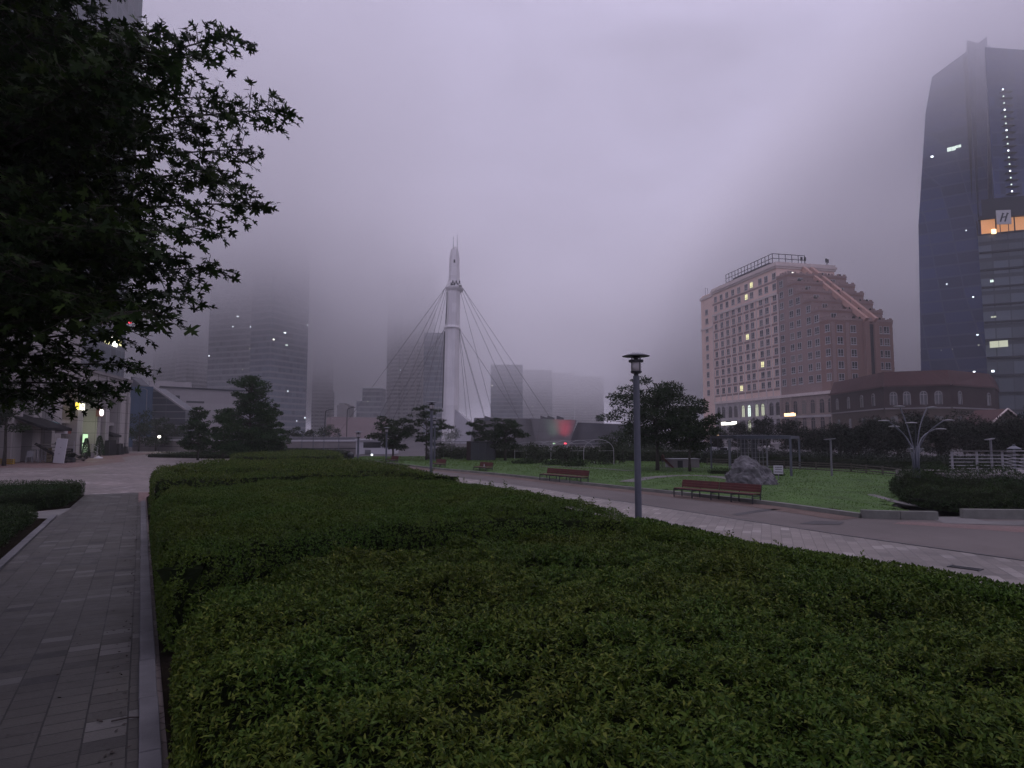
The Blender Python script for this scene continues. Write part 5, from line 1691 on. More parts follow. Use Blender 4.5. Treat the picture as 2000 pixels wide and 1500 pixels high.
def on_hotel(px, py, W=0.0, out=0.5):
    l = hL(px, W)
    p = K0 + EL * l - EW * out
    return p, Z(py, p.y)
# illuminated sign boards on the hotel front
def lit_sign(name, label, px0, px1, py0, py1, m, seed, n):
    a, z0 = on_hotel((px0 + px1) / 2, py1); b, z1 = on_hotel((px0 + px1) / 2, py0)
    L = abs(hL(px0) - hL(px1))
    s = thing(name, label, 'sign', (a.x, a.y, z0), HA)
    rr = random.Random(seed)
    h = z1 - z0
    MB().bx(0.02, 0.2, -L / 2, L / 2, -0.1, h + 0.1).build('board', M['dark_metal'], s)
    u = -L / 2 + 0.1
    w = (L - 0.2) / n
    for k in range(n):
        MB().bx(-0.06, 0.018, u + 0.06, u + w - 0.06, 0, h * rr.uniform(0.75, 1.0)).build('letter', M[m], s)
        u += w
lit_sign('lit_sign', 'orange-white lit sign over the bushy pine on the hotel front', 1534, 1557, 806, 813, 'lit_warm', 1, 7)
lit_sign('lit_sign', 'long white lit sign at the low end of the hotel front', 1410, 1441, 823.5, 830, 'lit_white', 2, 6)

# ------------------------------------------------------------------ brown annex with mansard roof
an0 = Vector((P(1730, 853, 118).x, 118, 0))
an = thing('annex_building', 'brown arched building with a dark red mansard roof beside the hotel', 'building', an0)
fp = [P(px, 853, d) for px, d in ((1627, 142), (1731, 118), (1860, 114), (1945, 121))]
fp = [(p.x - an0.x, p.y - an0.y) for p in fp]
back = [(fp[3][0] + 22, fp[3][1] + 26), (fp[0][0] + 14, fp[0][1] + 22)]
M['annex_low'] = wallmat('ochre_render', (0.06, 0.043, 0.034), 0, 0, 1, 0.15, 0.2)
M['annex_up'] = wallmat('dark_red_render', (0.03, 0.018, 0.018), 0, 0, 1, 0.15, 0.2)
M['annex_roof'] = wallmat('red_metal_roof', (0.058, 0.026, 0.026), 0.5, 40, 0.75, 0.12, 0.2, 0.6)
zs = 7.2
MB().prism(fp + back, 0, zs).build('lower_wall', M['annex_low'], an)
def grow(poly, e):
    c = Vector((sum(p[0] for p in poly) / len(poly), sum(p[1] for p in poly) / len(poly)))
    return [tuple(Vector(p) + (Vector(p) - c).normalized() * e) for p in poly]
MB().prism(grow(fp + back, 0.15), zs, 11.3).build('upper_wall', M['annex_up'], an)
MB().prism(grow(fp + back, 0.45), 11.3, 14.1, grow(fp + back, -0.6)).build('roof', M['annex_roof'], an)
def on_face(i, px):
    a, b = Vector(fp[i]), Vector(fp[i + 1])
    u = (px - 1000) / FPX
    A, B = a + an0.xy, b + an0.xy
    t = (u * A.y - A.x) / ((B.x - A.x) - u * (B.y - A.y))
    return t, a, b
for px in (1638, 1660, 1686, 1709, 1746, 1772, 1805, 1834, 1874, 1930):
    i = 0 if px < 1730 else 1 if px < 1859 else 2
    t, a, b = on_face(i, px)
    d = (b - a).normalized(); nn = Vector((d.y, -d.x))
    c = a.lerp(b, t)
    def fn(u, o, z, c=c, d=d, nn=nn, z0=7.9):
        q = c + d * u + nn * (o + 0.16)
        return (q.x, q.y, z0 + z)
    sc = 1.0
    arch_win('arched_window', an, fn, 0.95, 2.3, M['win_glass'], M['stone_frame'], 0.14)
    def fn2(u, o, z, c=c, d=d, nn=nn):
        q = c + d * u + nn * (o + 0.01)
        return (q.x, q.y, 3.6 + z)
    m2 = MB(); m2.add([fn2(-.6, 0.02, 0), fn2(.6, 0.02, 0), fn2(.6, 0.02, 2.2), fn2(-.6, 0.02, 2.2)], [(0, 1, 2, 3)])
    m2.build('window', M['win_glass'], an)
for i in range(3):
    a, b = Vector(fp[i]), Vector(fp[i + 1])
    d = (b - a).normalized(); nn = Vector((d.y, -d.x))
    mb = MB()
    mb.beam((*(a + nn * 0.28), zs + 0.05), (*(b + nn * 0.28), zs + 0.05), 0.16, 0.24)
    mb.build('cornice', M['stone_frame'], an)
    mb = MB()
    mb.beam((*(a + nn * 0.5), 11.35), (*(b + nn * 0.5), 11.35), 0.2, 0.3)
    mb.build('gutter', M['annex_roof'], an)
gh0 = Vector((P(1966, 853, 78).x, 78, 0))
gh = thing('gabled_house', 'small gabled house with pale roof edge below the glass tower', 'house', gh0)
zr_, ze_ = Z(799, 78), Z(826, 78)
MB().bx(-1.9, 2.1, 0, 5, 0, ze_).build('wall', M['annex_low'], gh)
mb = MB(); mb.add([(-1.9, 0, ze_ + .002), (2.1, 0, ze_ + .002), (0.1, 0, zr_ - 0.1), (-1.9, 5, ze_ + .002), (2.1, 5, ze_ + .002), (0.1, 5, zr_ - 0.1)], [(0, 1, 2), (5, 4, 3), (0, 3, 4, 1)])
mb.build('gable', M['annex_low'], gh)
for s in (-1, 1):
    MB().beam((0.1 + s * 2.4, 2.4, ze_ - 0.35), (0.1, 2.4, zr_), 5.4, 0.1, (0, 0, 1)).build('roof', M['annex_roof'], gh)
    MB().beam((0.1 + s * 2.4, -0.36, ze_ - 0.3), (0.1, -0.36, zr_ + 0.06), 0.1, 0.22, (0, 1, 0)).build('bargeboard', M['trim'], gh)
MB().bx(-0.5, 0.6, -0.03, -0.003, ze_ - 0.9, ze_ + 0.4).build('window', M['win_glass'], gh)

# ------------------------------------------------------------------ glass towers
def lw(parent, origin, rz, A, B, items, m_default='lit_white'):
    """lit windows on the wall A-B (world xy): (px, py, width m, height m, material)"""
    d = (B - A).normalized(); nn = Vector((d.y, -d.x))
    for px, py, w, h, m in items:
        u = (px - 1000) / FPX
        t = (u * A.y - A.x) / ((B.x - A.x) - u * (B.y - A.y))
        c = A.lerp(B, min(max(t, 0.02), 0.97))
        z = Z(py, c.y)
        q = c + nn * 0.06
        mb = MB()
        for dx in (-w / 4, w / 4):
            k = q + d * dx
            mb.box((k.x, k.y, z), (w / 2 - 0.06, 0.08, h), math.atan2(d.y, d.x))
        inv = Matrix.Rotation(-rz, 4, 'Z') @ Matrix.Translation(-Vector(origin))
        mb.v = [tuple(inv @ Vector(v)) for v in mb.v]
        mb.build('lit_window', M[m or m_default], parent)

M['blue_glass'] = facade('blue_curtain_wall', (0.018, 0.034, 0.105), (0.045, 0.062, 0.12), 1.5, 3.6, 0.14, 0.35, 0.0, 0.3)
M['dark_groove'] = mat('dark_groove', (0.02, 0.024, 0.035), 0.4, 0.2, 0.3)
bo_ = Vector((P(1865, 853, 190).x, 190, 0))
btw = thing('glass_tower', 'bluish glass skyscraper with slanted top dissolving into the low cloud', 'tower', bo_)
def brl(px, py, d): 
    p = P(px, py, d) - bo_
    return p
def ring(items, py):
    return [(brl(px, py, d)) for px, d in items]
def loftp(name, rings, m, parent):
    n_ = len(rings[0])
    vs = [tuple(v) for r in rings for v in r]
    fs = []
    for i in range(len(rings) - 1):
        for k in range(n_):
            fs.append((i * n_ + k, i * n_ + (k + 1) % n_, (i + 1) * n_ + (k + 1) % n_, (i + 1) * n_ + k))
    fs.append(tuple(range(n_ - 1, -1, -1))); fs.append(tuple((len(rings) - 1) * n_ + k for k in range(n_)))
    mb = MB(); mb.add(vs, fs)
    return mb.build(name, m, parent)
def bring(xl, xr, z, dl=0.0, dr=0.0):
    """level ring; xl/xr photo columns of the front edges"""
    py = 853 - (z - 2.1) * 1250 / 193
    a, b = P(xl, py, 196), P(xr, py, 186)
    a, b = Vector((a.x - bo_.x, 6.0, z + dl)), Vector((b.x - bo_.x, -4.0, z + dr))
    return [a, b, b + Vector((24, 30, 0)), a + Vector((22, 30, 0))]
zA, zB, zC = Z(440, 196), Z(220, 196), Z(150, 196)
sk = lambda z: z * 0.0
loftp('wall', [bring(1801, 1933, 0), bring(1793, 1930, zA), bring(1806, 1928, zB), bring(1818, 1930, zC, 0, 7)], M['blue_glass'], btw)
loftp('side_wall', [[Vector((P(1941, 853, 186).x - bo_.x + s, -4.0 + t_ + 1.0, z)) for s, t_ in ((0, 0), (9.5, 3), (32, 30), (20, 30))] for z in (0, zC + 6.5)], M['blue_glass'], btw)
loftp('groove', [[Vector((P(1932, 853, 187).x - bo_.x + s, t_ - 1.8, z)) for s, t_ in ((0, 0), (1.9, 0), (10, 12), (8, 12))] for z in (0, zC + 2)], M['dark_groove'], btw)
A2, B2 = P(1797, 853, 195.6).xy, P(1931, 853, 185.6).xy
lw(btw, bo_, 0, A2, B2, [(1888, 291, 2.2, 1.2, 'lit_pale'), (1902, 286, 1.5, 0.8, 'lit_pale'), (1848, 306, .7, 0.5, 'lit_cool'), (1908, 450, .3, .3, 'lit_cool'), (1863, 555, .36, .3, 'lit_cool'),
                         (1914, 580, .45, .3, 'lit_cool'), (1918, 654, .5, .3, 'lit_cool'), (1867, 682, .25, .25, 'lit_dim'), (1845, 684, .25, .25, 'lit_dim'), (1907, 726, .6, .35, 'lit_cool'), (1919, 674, .4, .4, 'lit_dim')])
sp2 = thing('lattice_mast_tower', 'dark corner tower with a vertical string of white lights', 'tower', (P(1985, 853, 172).x, 172, 0))
q0 = Vector((P(1985, 853, 172).x, 172, 0))
xa, xb = P(1990, 853, 172).x - q0.x, P(2060, 853, 172).x - q0.x
MB().prism([(xa - 2.5, 0), (xb, 0), (xb + 10, 14), (xa + 8, 14)], 0, [Z(92, 172), Z(98, 172), Z(98, 172), Z(92, 172)]).build('wall', M['blue_glass'], sp2)
for i in range(16):
    y = 178 + i * 13.2
    z = Z(y, 172)
    x = xa + 1.1 + (i * 0.045)
    MB().bx(xa + 0.7, xa + 3.8, -1.2, -0.005, z - 0.6, z - 0.45).build('balcony', M['dark_metal'], sp2)
    MB().box((x, -0.9, z), (0.3, 0.2, 0.34)).build('lamp', M['lit_pale' if i % 3 else 'lit_cool'], sp2)
# round-fronted hotel tower with the sign board
M['tower_glass'] = facade('grey_curtain_wall', (0.06, 0.075, 0.09), (0.035, 0.042, 0.05), 1.4, 3.5, 0.22, 0.3, 0.0, 0.35)
rt0 = Vector((P(2010, 853, 130).x, 130, 0))
rt = thing('glass_tower', 'grey curved glass tower with an orange-lit top floor and a white sign', 'tower', rt0)
def rpoly(pxl, pull):
    xl = P(pxl, 853, 131).x - rt0.x
    pts = []
    for k in range(9):
        f = k / 8
        pts.append((xl + (16 - xl) * f, 1.5 - pull * math.sin(math.pi * f * 0.8)))
    return pts + [(30, 24), (xl + 19, 24)]
zt0 = Z(460, 131)
MB().prism(rpoly(1941, 4), 0, zt0, rpoly(1937, 4.4)).build('wall', M['tower_glass'], rt)
for k in range(1, 12):
    z = zt0 * k / 12
    pz = rpoly(1941 - 4 * k / 12, 4.04 + 0.4 * k / 12)
    mb = MB()
    for a, b in zip(pz[:9][:-1], pz[:9][1:]):
        mb.beam((a[0], a[1] - 0.12, z), (b[0], b[1] - 0.12, z), 0.25, 0.4)
    mb.build('floor_band', M['dark_groove'], rt)
pt = rpoly(1937, 4.7)
MB().prism(pt, zt0 + 0.002, zt0 + 0.35).build('floor_band', M['dark_groove'], rt)
pi_ = rpoly(1945, 3.4)
MB().prism(pi_, zt0 + 0.36, zt0 + 3.4).build('top_floor', emit('lit_top_floor', (1.0, 0.45, 0.18), 0.3), rt)
mb = MB()
for k in range(9):
    p = pt[k]
    mb.box((p[0] + 0.3, p[1] + 0.4, zt0 + 1.85), (0.16, 0.16, 2.98))
mb.build('mullion', M['dark_metal'], rt)
MB().prism(rpoly(1940, 4.6), zt0 + 3.41, zt0 + 4.3).build('roof', M['dark_groove'], rt)
MB().prism([(p[0] * 0.9 + 2.0, p[1] + 3) for p in rpoly(1945, 3)], zt0 + 4.3, zt0 + 9).build('roof_block', M['dark_groove'], rt)
lp2 = P(1941, 452, 129.5) - rt0
MB().box((lp2.x, lp2.y, lp2.z), (0.75, 0.4, 0.9)).build('lamp', M['lit_warm'], rt)
bd0 = P(1961, 425, 128.5)
bd = thing('sign_board', 'white roof-top sign with a slanted letter H on the curved tower', 'sign', bd0, -0.12)
MB().bx(-1.35, 1.35, 0, 0.25, -1.35, 1.6).build('board', mat('sign_white', (0.62, 0.62, 0.62), 0.6, 0.08, 1), bd)
hm = MB()
hm.beam((-0.75, -0.03, -0.85), (-0.15, -0.03, 0.95), 0.05, 0.28, (1, 0, 0))
hm.beam((0.10, -0.03, -0.85), (0.70, -0.03, 0.95), 0.05, 0.28, (1, 0, 0))
hm.beam((-0.62, -0.045, 0.0), (0.55, -0.045, 0.22), 0.05, 0.22)
hm.beam((-0.35, -0.032, 0.98), (0.05, -0.032, 0.78), 0.05, 0.16)
hm.beam((0.55, -0.032, 0.98), (0.95, -0.032, 0.80), 0.05, 0.16)
hm.build('letter', M['dark_groove'], bd)
for x in (-0.8, 0.8):
    MB().beam((x, 0.1, -3.6), (x, 0.1, -1.352), 0.1, 0.1, (0, 1, 0)).build('bracket', M['dark_metal'], bd)
A3, B3 = (rt0 + Vector((pi_[0][0], 1.2, 0))).xy, (rt0 + Vector((9, -2.7, 0))).xy
A3 = P(1943, 853, 129.6).xy; B3 = P(2000, 853, 126.6).xy
lw(rt, rt0, 0, A3, B3, [(1959, 672, 3.0, 1.3, 'lit_dim'), (1953, 549, .6, .5, 'lit_pale'), (1952, 619, .9, .3, 'lit_dim'), (1944, 725, .5, .4, 'lit_cool')])

# ------------------------------------------------------------------ hazy towers in the distance
M['far_grey'] = facade('far_curtain_wall', (0.13, 0.14, 0.155), (0.26, 0.255, 0.27), 3.0, 3.6, 0.3, 0.4, 0, 0.3)
M['far_blue'] = facade('far_blue_wall', (0.10, 0.12, 0.15), (0.21, 0.21, 0.235), 3.0, 3.6, 0.3, 0.4, 0, 0.3)
M['far_flats'] = facade('far_flats_wall', (0.15, 0.145, 0.155), (0.33, 0.315, 0.325), 4.0, 2.9, 0.45, 0.6, 0, 0.4)
M['far_pale'] = wallmat('far_pale_wall', (0.30, 0.28, 0.28), 6, 3.5, 0.8, 0.1, 0.05)
M['far_pink'] = wallmat('far_pink_wall', (0.28, 0.21, 0.21), 6, 3.5, 0.8, 0.1, 0.05)
def far_tower(label, pxl, pxr, dl, dr, ztop, m, lits=(), depth=28, extra=(), name='skyscraper', cat='tower', piers=0, shift=True):
    depth = min(depth, 16) if shift else depth
    if shift and pxr < 1000: pxr = max(pxl + 20, 1000 + (pxr - 1000) * (dr + depth) / dr)
    if shift and pxl > 1000: pxl = min(pxr - 20, 1000 + (pxl - 1000) * (dl + depth) / dl)
    A, B = P(pxl, 853, dl).xy, P(pxr, 853, dr).xy
    c = (A + B) / 2
    rz = math.atan2((B - A).y, (B - A).x)
    L = (B - A).length
    o = thing(name, label, cat, (c.x, c.y, 0), rz)
    MB().bx(-L / 2, L / 2, 0, depth, 0, ztop).build('wall', M[m], o)
    for (f0, f1, y0, z0, z1) in extra:
        MB().bx(-L / 2 + f0 * L, -L / 2 + f1 * L, y0, depth - 1, z0, z1).build('wing' if y0 < 0 else 'roof_block', M[m], o)
    for k in range(piers):
        x = -L / 2 + L * (k + 0.5) / piers
        MB().bx(x - 0.5, x + 0.5, -0.5, -0.004, 0, ztop - 1).build('pier', M['far_pale'], o)
    lw(o, (c.x, c.y, 0), rz, A, B, [(a_, b_, w_ * 0.75, h_ * 0.7, m_) for a_, b_, w_, h_, m_ in lits])
    return o
far_tower('pair of joined hazy apartment blocks nearest the shops, fading upward', 292, 394, 500, 470, 118, 'far_flats', [(385, 655, 1.4, .8, 'lit_cool'), (330, 735, 1, .7, 'lit_dim')], 30, ((0.25, 0.6, -3, 0, 122), (0.72, 0.98, -5, 0, 96)), piers=7)
far_tower('broad grey skyscraper left of its joined twin, few lit windows', 400, 524, 400, 385, 130, 'far_grey', [(458, 618, 2.2, .7, 'lit_cool'), (449, 638, .8, .7, 'lit_cool'), (484, 638, .8, .8, 'lit_cool'), (484, 681, 1.2, .8, 'lit_dim'), (400, 695, 1, .8, 'lit_cool'), (471, 722, .8, 1, 'lit_dim')], 40)
far_tower('bluish skyscraper right of its joined twin with a bright lit row', 523, 612, 372, 400, 128, 'far_blue', [(530, 663, 1.4, 1.0, 'lit_white'), (552, 650, 2.4, .8, 'lit_cool'), (556, 674, 2.6, .9, 'lit_pale'), (561, 764, .5, 1.2, 'lit_cool'), (602, 816, .6, 1.2, 'lit_cool'), (580, 822, .6, .8, 'lit_cool'), (546, 806, 1.0, .9, 'lit_white'), (620 - 12, 635, .8, .8, 'lit_cool')], 40)
far_tower('lower flat-topped hazy block to the right of the twin skyscrapers', 607, 659, 520, 525, Z(692, 520), 'far_flats', [(624, 772, 1.4, 1.1, 'lit_white'), (651, 719, 2, .7, 'lit_cool')], 30, ((0.9, 1.06, -3, 0, Z(765, 520)),), piers=4)
far_tower('tall hazy tower right behind the stay cables, streaked by lit bays', 753, 836, 480, 470, 124, 'far_flats', [(779, 699, 1.2, .9, 'lit_cool'), (773, 727, 1.6, 1.4, 'lit_white'), (781, 723, 1, .8, 'lit_cool'), (794, 622, 1.6, .8, 'lit_dim'), (812, 692, 1, .7, 'lit_dim')], 30, ((0.2, 0.35, -3, 0, 110),), piers=6)
far_tower('darker hazy tower directly behind the cable mast', 826, 872, 440, 440, Z(650, 440), 'far_blue', (), 30)
far_tower('stepped mid-rise block between the twin skyscrapers and the cables', 695, 753, 430, 430, Z(783, 430), 'far_grey', [(718, 784, 1.5, .8, 'lit_dim')], 26, ((0.2, 1.0, 2, Z(783, 430), Z(758, 430)),), 'office_block', 'building')
far_tower('pale low block peeping out right of the flat-topped block', 657, 690, 430, 430, Z(791, 430), 'far_pale', (), 26, ((0.1, 0.6, 2, Z(791, 430), Z(787, 430)),), 'office_block', 'building')
far_tower('long pinkish low building behind the far wall', 646, 770, 280, 290, Z(815, 285), 'far_pink', (), 20, (), 'office_block', 'building')
far_tower('faint tower with one bright light right of the cable mast', 958, 1021, 560, 560, Z(712, 560), 'far_blue', [(961, 753, 1.6, 1.4, 'lit_white')], 30)
far_tower('fainter tower with a dim reddish light in the cable gap', 1019, 1079, 640, 640, Z(722, 640), 'far_grey', [(1040, 794, 1.6, 1.2, 'lit_dim')], 30)
far_tower('very faint slim tower over the red-lit museum corner', 1076, 1122, 690, 690, Z(728, 690), 'far_flats', [(1117, 806, 1.2, 1, 'lit_dim')], 25, piers=3)
far_tower('very faint broad tower between museum roof and tall lamp', 1122, 1180, 700, 700, Z(735, 700), 'far_flats', [(1143, 806, 2, 1, 'lit_dim'), (1177, 814, 1.2, 1, 'lit_cool')], 25, piers=3)
# mall left of centre
ml = far_tower('long pale mall with a slot window behind the grove', 296, 470, 150, 165, Z(757, 150), 'far_pale', (), 5, ((0.0, 0.45, 3, Z(757, 150), Z(741, 150)),), 'mall_building', 'building', 0, False)
A, B = P(296, 853, 150).xy, P(470, 853, 165).xy
cm, rzm = (A + B) / 2, math.atan2((B - A).y, (B - A).x)
Lm = (B - A).length
def mall(px):
    u = (px - 1000) / FPX
    return (u * A.y - A.x) / ((B.x - A.x) - u * (B.y - A.y)) * Lm - Lm / 2
MB().bx(mall(363), mall(398), -0.06, -0.004, Z(787, 156), Z(783, 156)).build('slot_window', M['dark_glass'], ml)
MB().bx(mall(342), mall(350), -0.06, -0.004, Z(789, 155), Z(773, 155)).build('slot_window', M['dark_groove'], ml)
MB().bx(mall(310), Lm / 2 + 0.2, -0.3, 0.2, Z(757, 152) - 0.1, Z(754.5, 152)).build('coping', M['dark_groove'], ml)
M['slant_glass'] = facade('slanted_glass', (0.05, 0.055, 0.065), (0.17, 0.165, 0.17), 9.0, 1.5, 0.12, 0.3, 0, 0.2)
sg0 = Vector((P(322, 853, 140).x, 140, 0))
sgb = thing('slanted_glass_wall', 'dark triangular glass front with pale horizontal lines, before the mall', 'building', sg0)
mb = MB()
pts = [P(292, 853, 140) - sg0, P(362, 853, 140) - sg0, P(362, 801, 140) - sg0, P(300, 757, 140) - sg0, P(292, 757, 140) - sg0]
pts = [Vector((p.x, 0, max(0, p.z if i > 1 else 0))) for i, p in enumerate(pts)]
vs = [tuple(p) for p in pts] + [tuple(p + Vector((0, 5, 0))) for p in pts]
mb.add(vs, [(0, 1, 2, 3, 4), (9, 8, 7, 6, 5)] + [(i, 5 + i, 5 + (i + 1) % 5, (i + 1) % 5) for i in range(5)])
mb.build('wall', M['slant_glass'], sgb)
MB().beam(pts[3] + Vector((0, -0.1, 0.1)), pts[2] + Vector((0, -0.1, 0.1)), 0.5, 0.35).build('edge_trim', M['far_pale'], sgb)
bb0 = Vector((P(270, 853, 132).x, 132, 0))
bb = thing('blue_hall', 'flat deep-blue clad hall between the stone shops and the mall', 'building', bb0)
xl_, xr_ = P(236, 853, 132).x - bb0.x, P(295, 853, 132).x - bb0.x
MB().prism([(xl_, 0), (xr_, 0), (xr_ - 7, 12), (xl_ - 7, 12)], 0, Z(755, 132)).build('wall', wallmat('blue_cladding', (0.045, 0.075, 0.12), 1.2, 3, 0.8, 0.15, 0.1, 0.5), bb)
MB().prism([(xl_ + 1.2, 0.4), (P(268, 853, 132).x - bb0.x, 0.4), (P(268, 853, 132).x - bb0.x, 4), (xl_ + 1.2, 4)], Z(755, 132) + 0.002, [Z(735, 132), Z(752, 132), Z(752, 132), Z(735, 132)]).build('roof_wedge', M['zinc_dark'], bb)
sl0 = thing('street_light', 'tall thin street light with a curved head before the blue hall', 'street lamp', (P(283, 853, 118).x, 118, 0))
MB().tube(smooth_line([(0, 0, 0), (0, 0, Z(766, 118)), (0, 0, Z(761, 118)), (-0.7, 0, Z(759, 118))]), 0.07, 6).build('pole', M['steel'], sl0)
MB().box((-0.9, 0, Z(759, 118)), (0.7, 0.25, 0.12)).build('lamp_head', M['steel'], sl0)
for i, (px, d, y, lb, s) in enumerate(((677, 120, 796, 'tall street light with curved head right of the twin skyscrapers', 1), (634, 120, 800, 'tall thin pole light before the flat-topped hazy block', 0))):
    o = thing('street_light', lb, 'street lamp', (P(px, 853, d).x, d, 0))
    MB().tube(smooth_line([(0, 0, 0), (0, 0, Z(y + 8, d)), (0.1, 0, Z(y + 2, d)), (0.9, 0, Z(y, d))]), 0.08, 6).build('pole', M['dark_metal'], o)
    MB().box((1.15, 0, Z(y, d)), (0.7, 0.25, 0.12)).build('lamp_head', M['dark_metal'], o)
ll0 = thing('street_light', 'lit lamp with a yellow-white glow above the far wall rail', 'street lamp', (P(311, 853, 90).x, 90, 0))
MB().tube([(0, 0, 0), (0, 0, Z(855, 90))], 0.04, 6).build('pole', M['dark_metal'], ll0)
MB().lathe([(0.05, 0), (0.2, 0.1), (0.2, 0.3), (0.05, 0.38)], (0, 0, Z(855, 90) - 0.05), 10).build('globe', M['lit_white'], ll0)
def point(loc, e, col, r=0.15):
    ld = bpy.data.lights.new('lamp_light', 'POINT')
    ld.energy, ld.color, ld.shadow_soft_size = e, col, r
    o = bpy.data.objects.new('lamp_light', ld)
    COL.objects.link(o); o.location = loc
point((P(311, 853, 89.6).x, 89.5, Z(852, 90)), 60, (1, 0.95, 0.75))
for i, (px, py, d, m, lb) in enumerate(((1354, 893.5, 58, 'lit_red', 'red signal light glowing between the two spreading trees'), (1318, 885, 58, 'lit_cool', 'pair-like white street glow over the playground slide'), (1402, 850.5, 60, 'lit_warm', 'small orange light on the dark beam by the lattice shelter'), (1262, 883, 60, 'lit_cool', 'small white light seen right of the tall lamp pole'))):
    o0 = Vector((P(px, 853, d).x, d, 0))
    t = thing('signal_light' if i == 0 else 'street_light', lb, 'signal' if i == 0 else 'street lamp', o0)
    z = Z(py, d)
    MB().tube([(0, 0.1, 0), (0, 0.1, z + 0.1)], 0.03, 6).build('pole', M['dark_metal'], t)
    MB().box((0, 0.05, z), (0.3, 0.08, 0.34)).build('housing', M['dark_metal'], t)
    MB().lathe([(0.02, 0), (0.1, 0.01), (0.1, 0.05), (0.02, 0.06)], (0, -0.05, z - 0.03), 10).build('lens', M[m], t)
# parked vans behind the pines
M['van_paint'] = mat('white_paint', (0.6, 0.6, 0.62), 0.3, 0.05, 1)
for px, d, lb in ((1385, 66, 'white van half hidden behind the shed and pines'), (1409, 64, 'white van parked between the pine trunks by the wing lamp')):
    v = thing('parked_van', lb, 'van', at(px, d))
    MB().prism([(-1.15, -0.5), (1.15, -0.5), (1.15, 0.5), (-1.15, 0.5)], 0.22, 0.72).build('body', M['van_paint'], v, bevel=0.06)
    MB().prism([(-1.1, -0.46), (0.75, -0.46), (0.75, 0.46), (-1.1, 0.46)], 0.722, 1.1, [(-1.05, -0.4), (0.45, -0.4), (0.45, 0.4), (-1.05, 0.4)]).build('cabin', M['van_paint'], v, bevel=0.04)
    MB().bx(-0.3, 0.4, -0.475, -0.468, 0.78, 1.0).build('window', M['dark_glass'], v)
    for x in (-0.75, 0.75):
        for y in (-0.48, 0.48):
            w = MB().tube([(x, y - 0.08, 0.2), (x, y + 0.08, 0.2)], 0.2, 14).build('wheel', M['dark_metal'], v)

# ------------------------------------------------------------------ stone shop building and the office tower behind it
F0, F1 = Vector((-40.0, 50.0)), Vector((-49.0, 82.0))
FD = (F1 - F0).normalized(); FN = Vector((FD.y, -FD.x))     # along the front, out towards the plaza
FA = math.atan2(FD.y, FD.x)
FL = (F1 - F0).length
shp = thing('shop_building', 'grey stone shop arcade with square pillars facing the plaza', 'building', (F0.x, F0.y, 0), FA)
# local: x along the front away from the viewer, y = left of it (into the building), -y towards the plaza
M['shop_stone'] = wallmat('pale_stone_cladding', (0.28, 0.258, 0.25), 1.6, 1.25, 0.6, 0.14, 0.25)
M['shop_dark'] = mat('dark_shopfront', (0.022, 0.021, 0.022), 0.85, 0.3, 0.8, spec=0.05)
def fx(px):
    u = (px - 1000) / FPX
    return (u * F0.y - F0.x) / (FD.x - u * FD.y)
def zF(px, py):
    l = fx(px); return Z(py, (F0 + FD * l).y)
zt = 9.0
MB().bx(-16, FL, 1.6, 14, 0, zt).build('wall', M['shop_stone'], shp)
MB().bx(-16, fx(178), 1.2, 14, zt, 15.5).build('upper_wall', M['shop_stone'], shp)
MB().bx(-16.2, fx(178) + 0.2, 1.0, 14.2, 15.5, 16.0).build('parapet', M['concrete'], shp)
MB().bx(-16, FL, 0.0, 1.598, zt - 1.9, zt).build('fascia', M['shop_stone'], shp)
MB().bx(-16, FL + 0.1, -0.2, 1.7, zt + 0.001, zt + 0.35).build('cornice', M['concrete'], shp)
for a, b in ((60, 76), (98, 116), (147, 158), (186, 193), (203, 210), (231, 241), (246, 250)):
    MB().bx(fx(a), fx(b), -0.25, 1.597, 0, zt - 1.901).build('pillar', M['shop_stone'], shp)
    MB().bx(fx(a) + 0.3, fx(b) - 0.3, -0.1, -0.001, zt - 1.9, zt).build('pillar', M['shop_stone'], shp)
for x in (-15, -9, -4, 1.5):
    MB().bx(x, x + 1.8, -0.25, 1.597, 0, zt - 1.901).build('pillar', M['shop_stone'], shp)
def panel(name, a, b, z0, z1, y0, y1, m, parent=shp):
    return MB().bx(fx(a), fx(b), y0, y1, z0, z1).build(name, m, parent)
for a, b in ((20, 58), (77, 97), (118, 145), (194, 202), (211, 230), (242, 246)):
    panel('shopfront', a, b, 0.05, 3.3, 1.5, 1.59, M['shop_dark'])
    panel('upper_window', a, b, 4.2, zt - 2.3, 1.5, 1.59, M['shop_dark'])
    panel('slab_edge', a, b, 3.42, 3.8, 0.3, 1.58, M['shop_stone'])
panel('lit_interior', 159, 184, 0.05, 5.6, 1.5, 1.59, emit('lit_lobby', (0.75, 0.85, 0.55), 0.12))
panel('door', 163.5, 173, 0.05, 2.3, 1.42, 1.48, M['steel'])
for a, b in ((160, 163), (163, 175), (175, 184)):
    panel('mullion', a, a + 0.7, 0.05, 3.4, 1.36, 1.41, M['white_metal'])
panel('transom', 159, 184, 2.4, 2.5, 1.34, 1.405, M['white_metal'])
lp_ = F0 + FD * fx(171) + FN * 0.6
point((lp_.x, lp_.y, 3.2), 55, (0.85, 1.0, 0.6), 0.4)
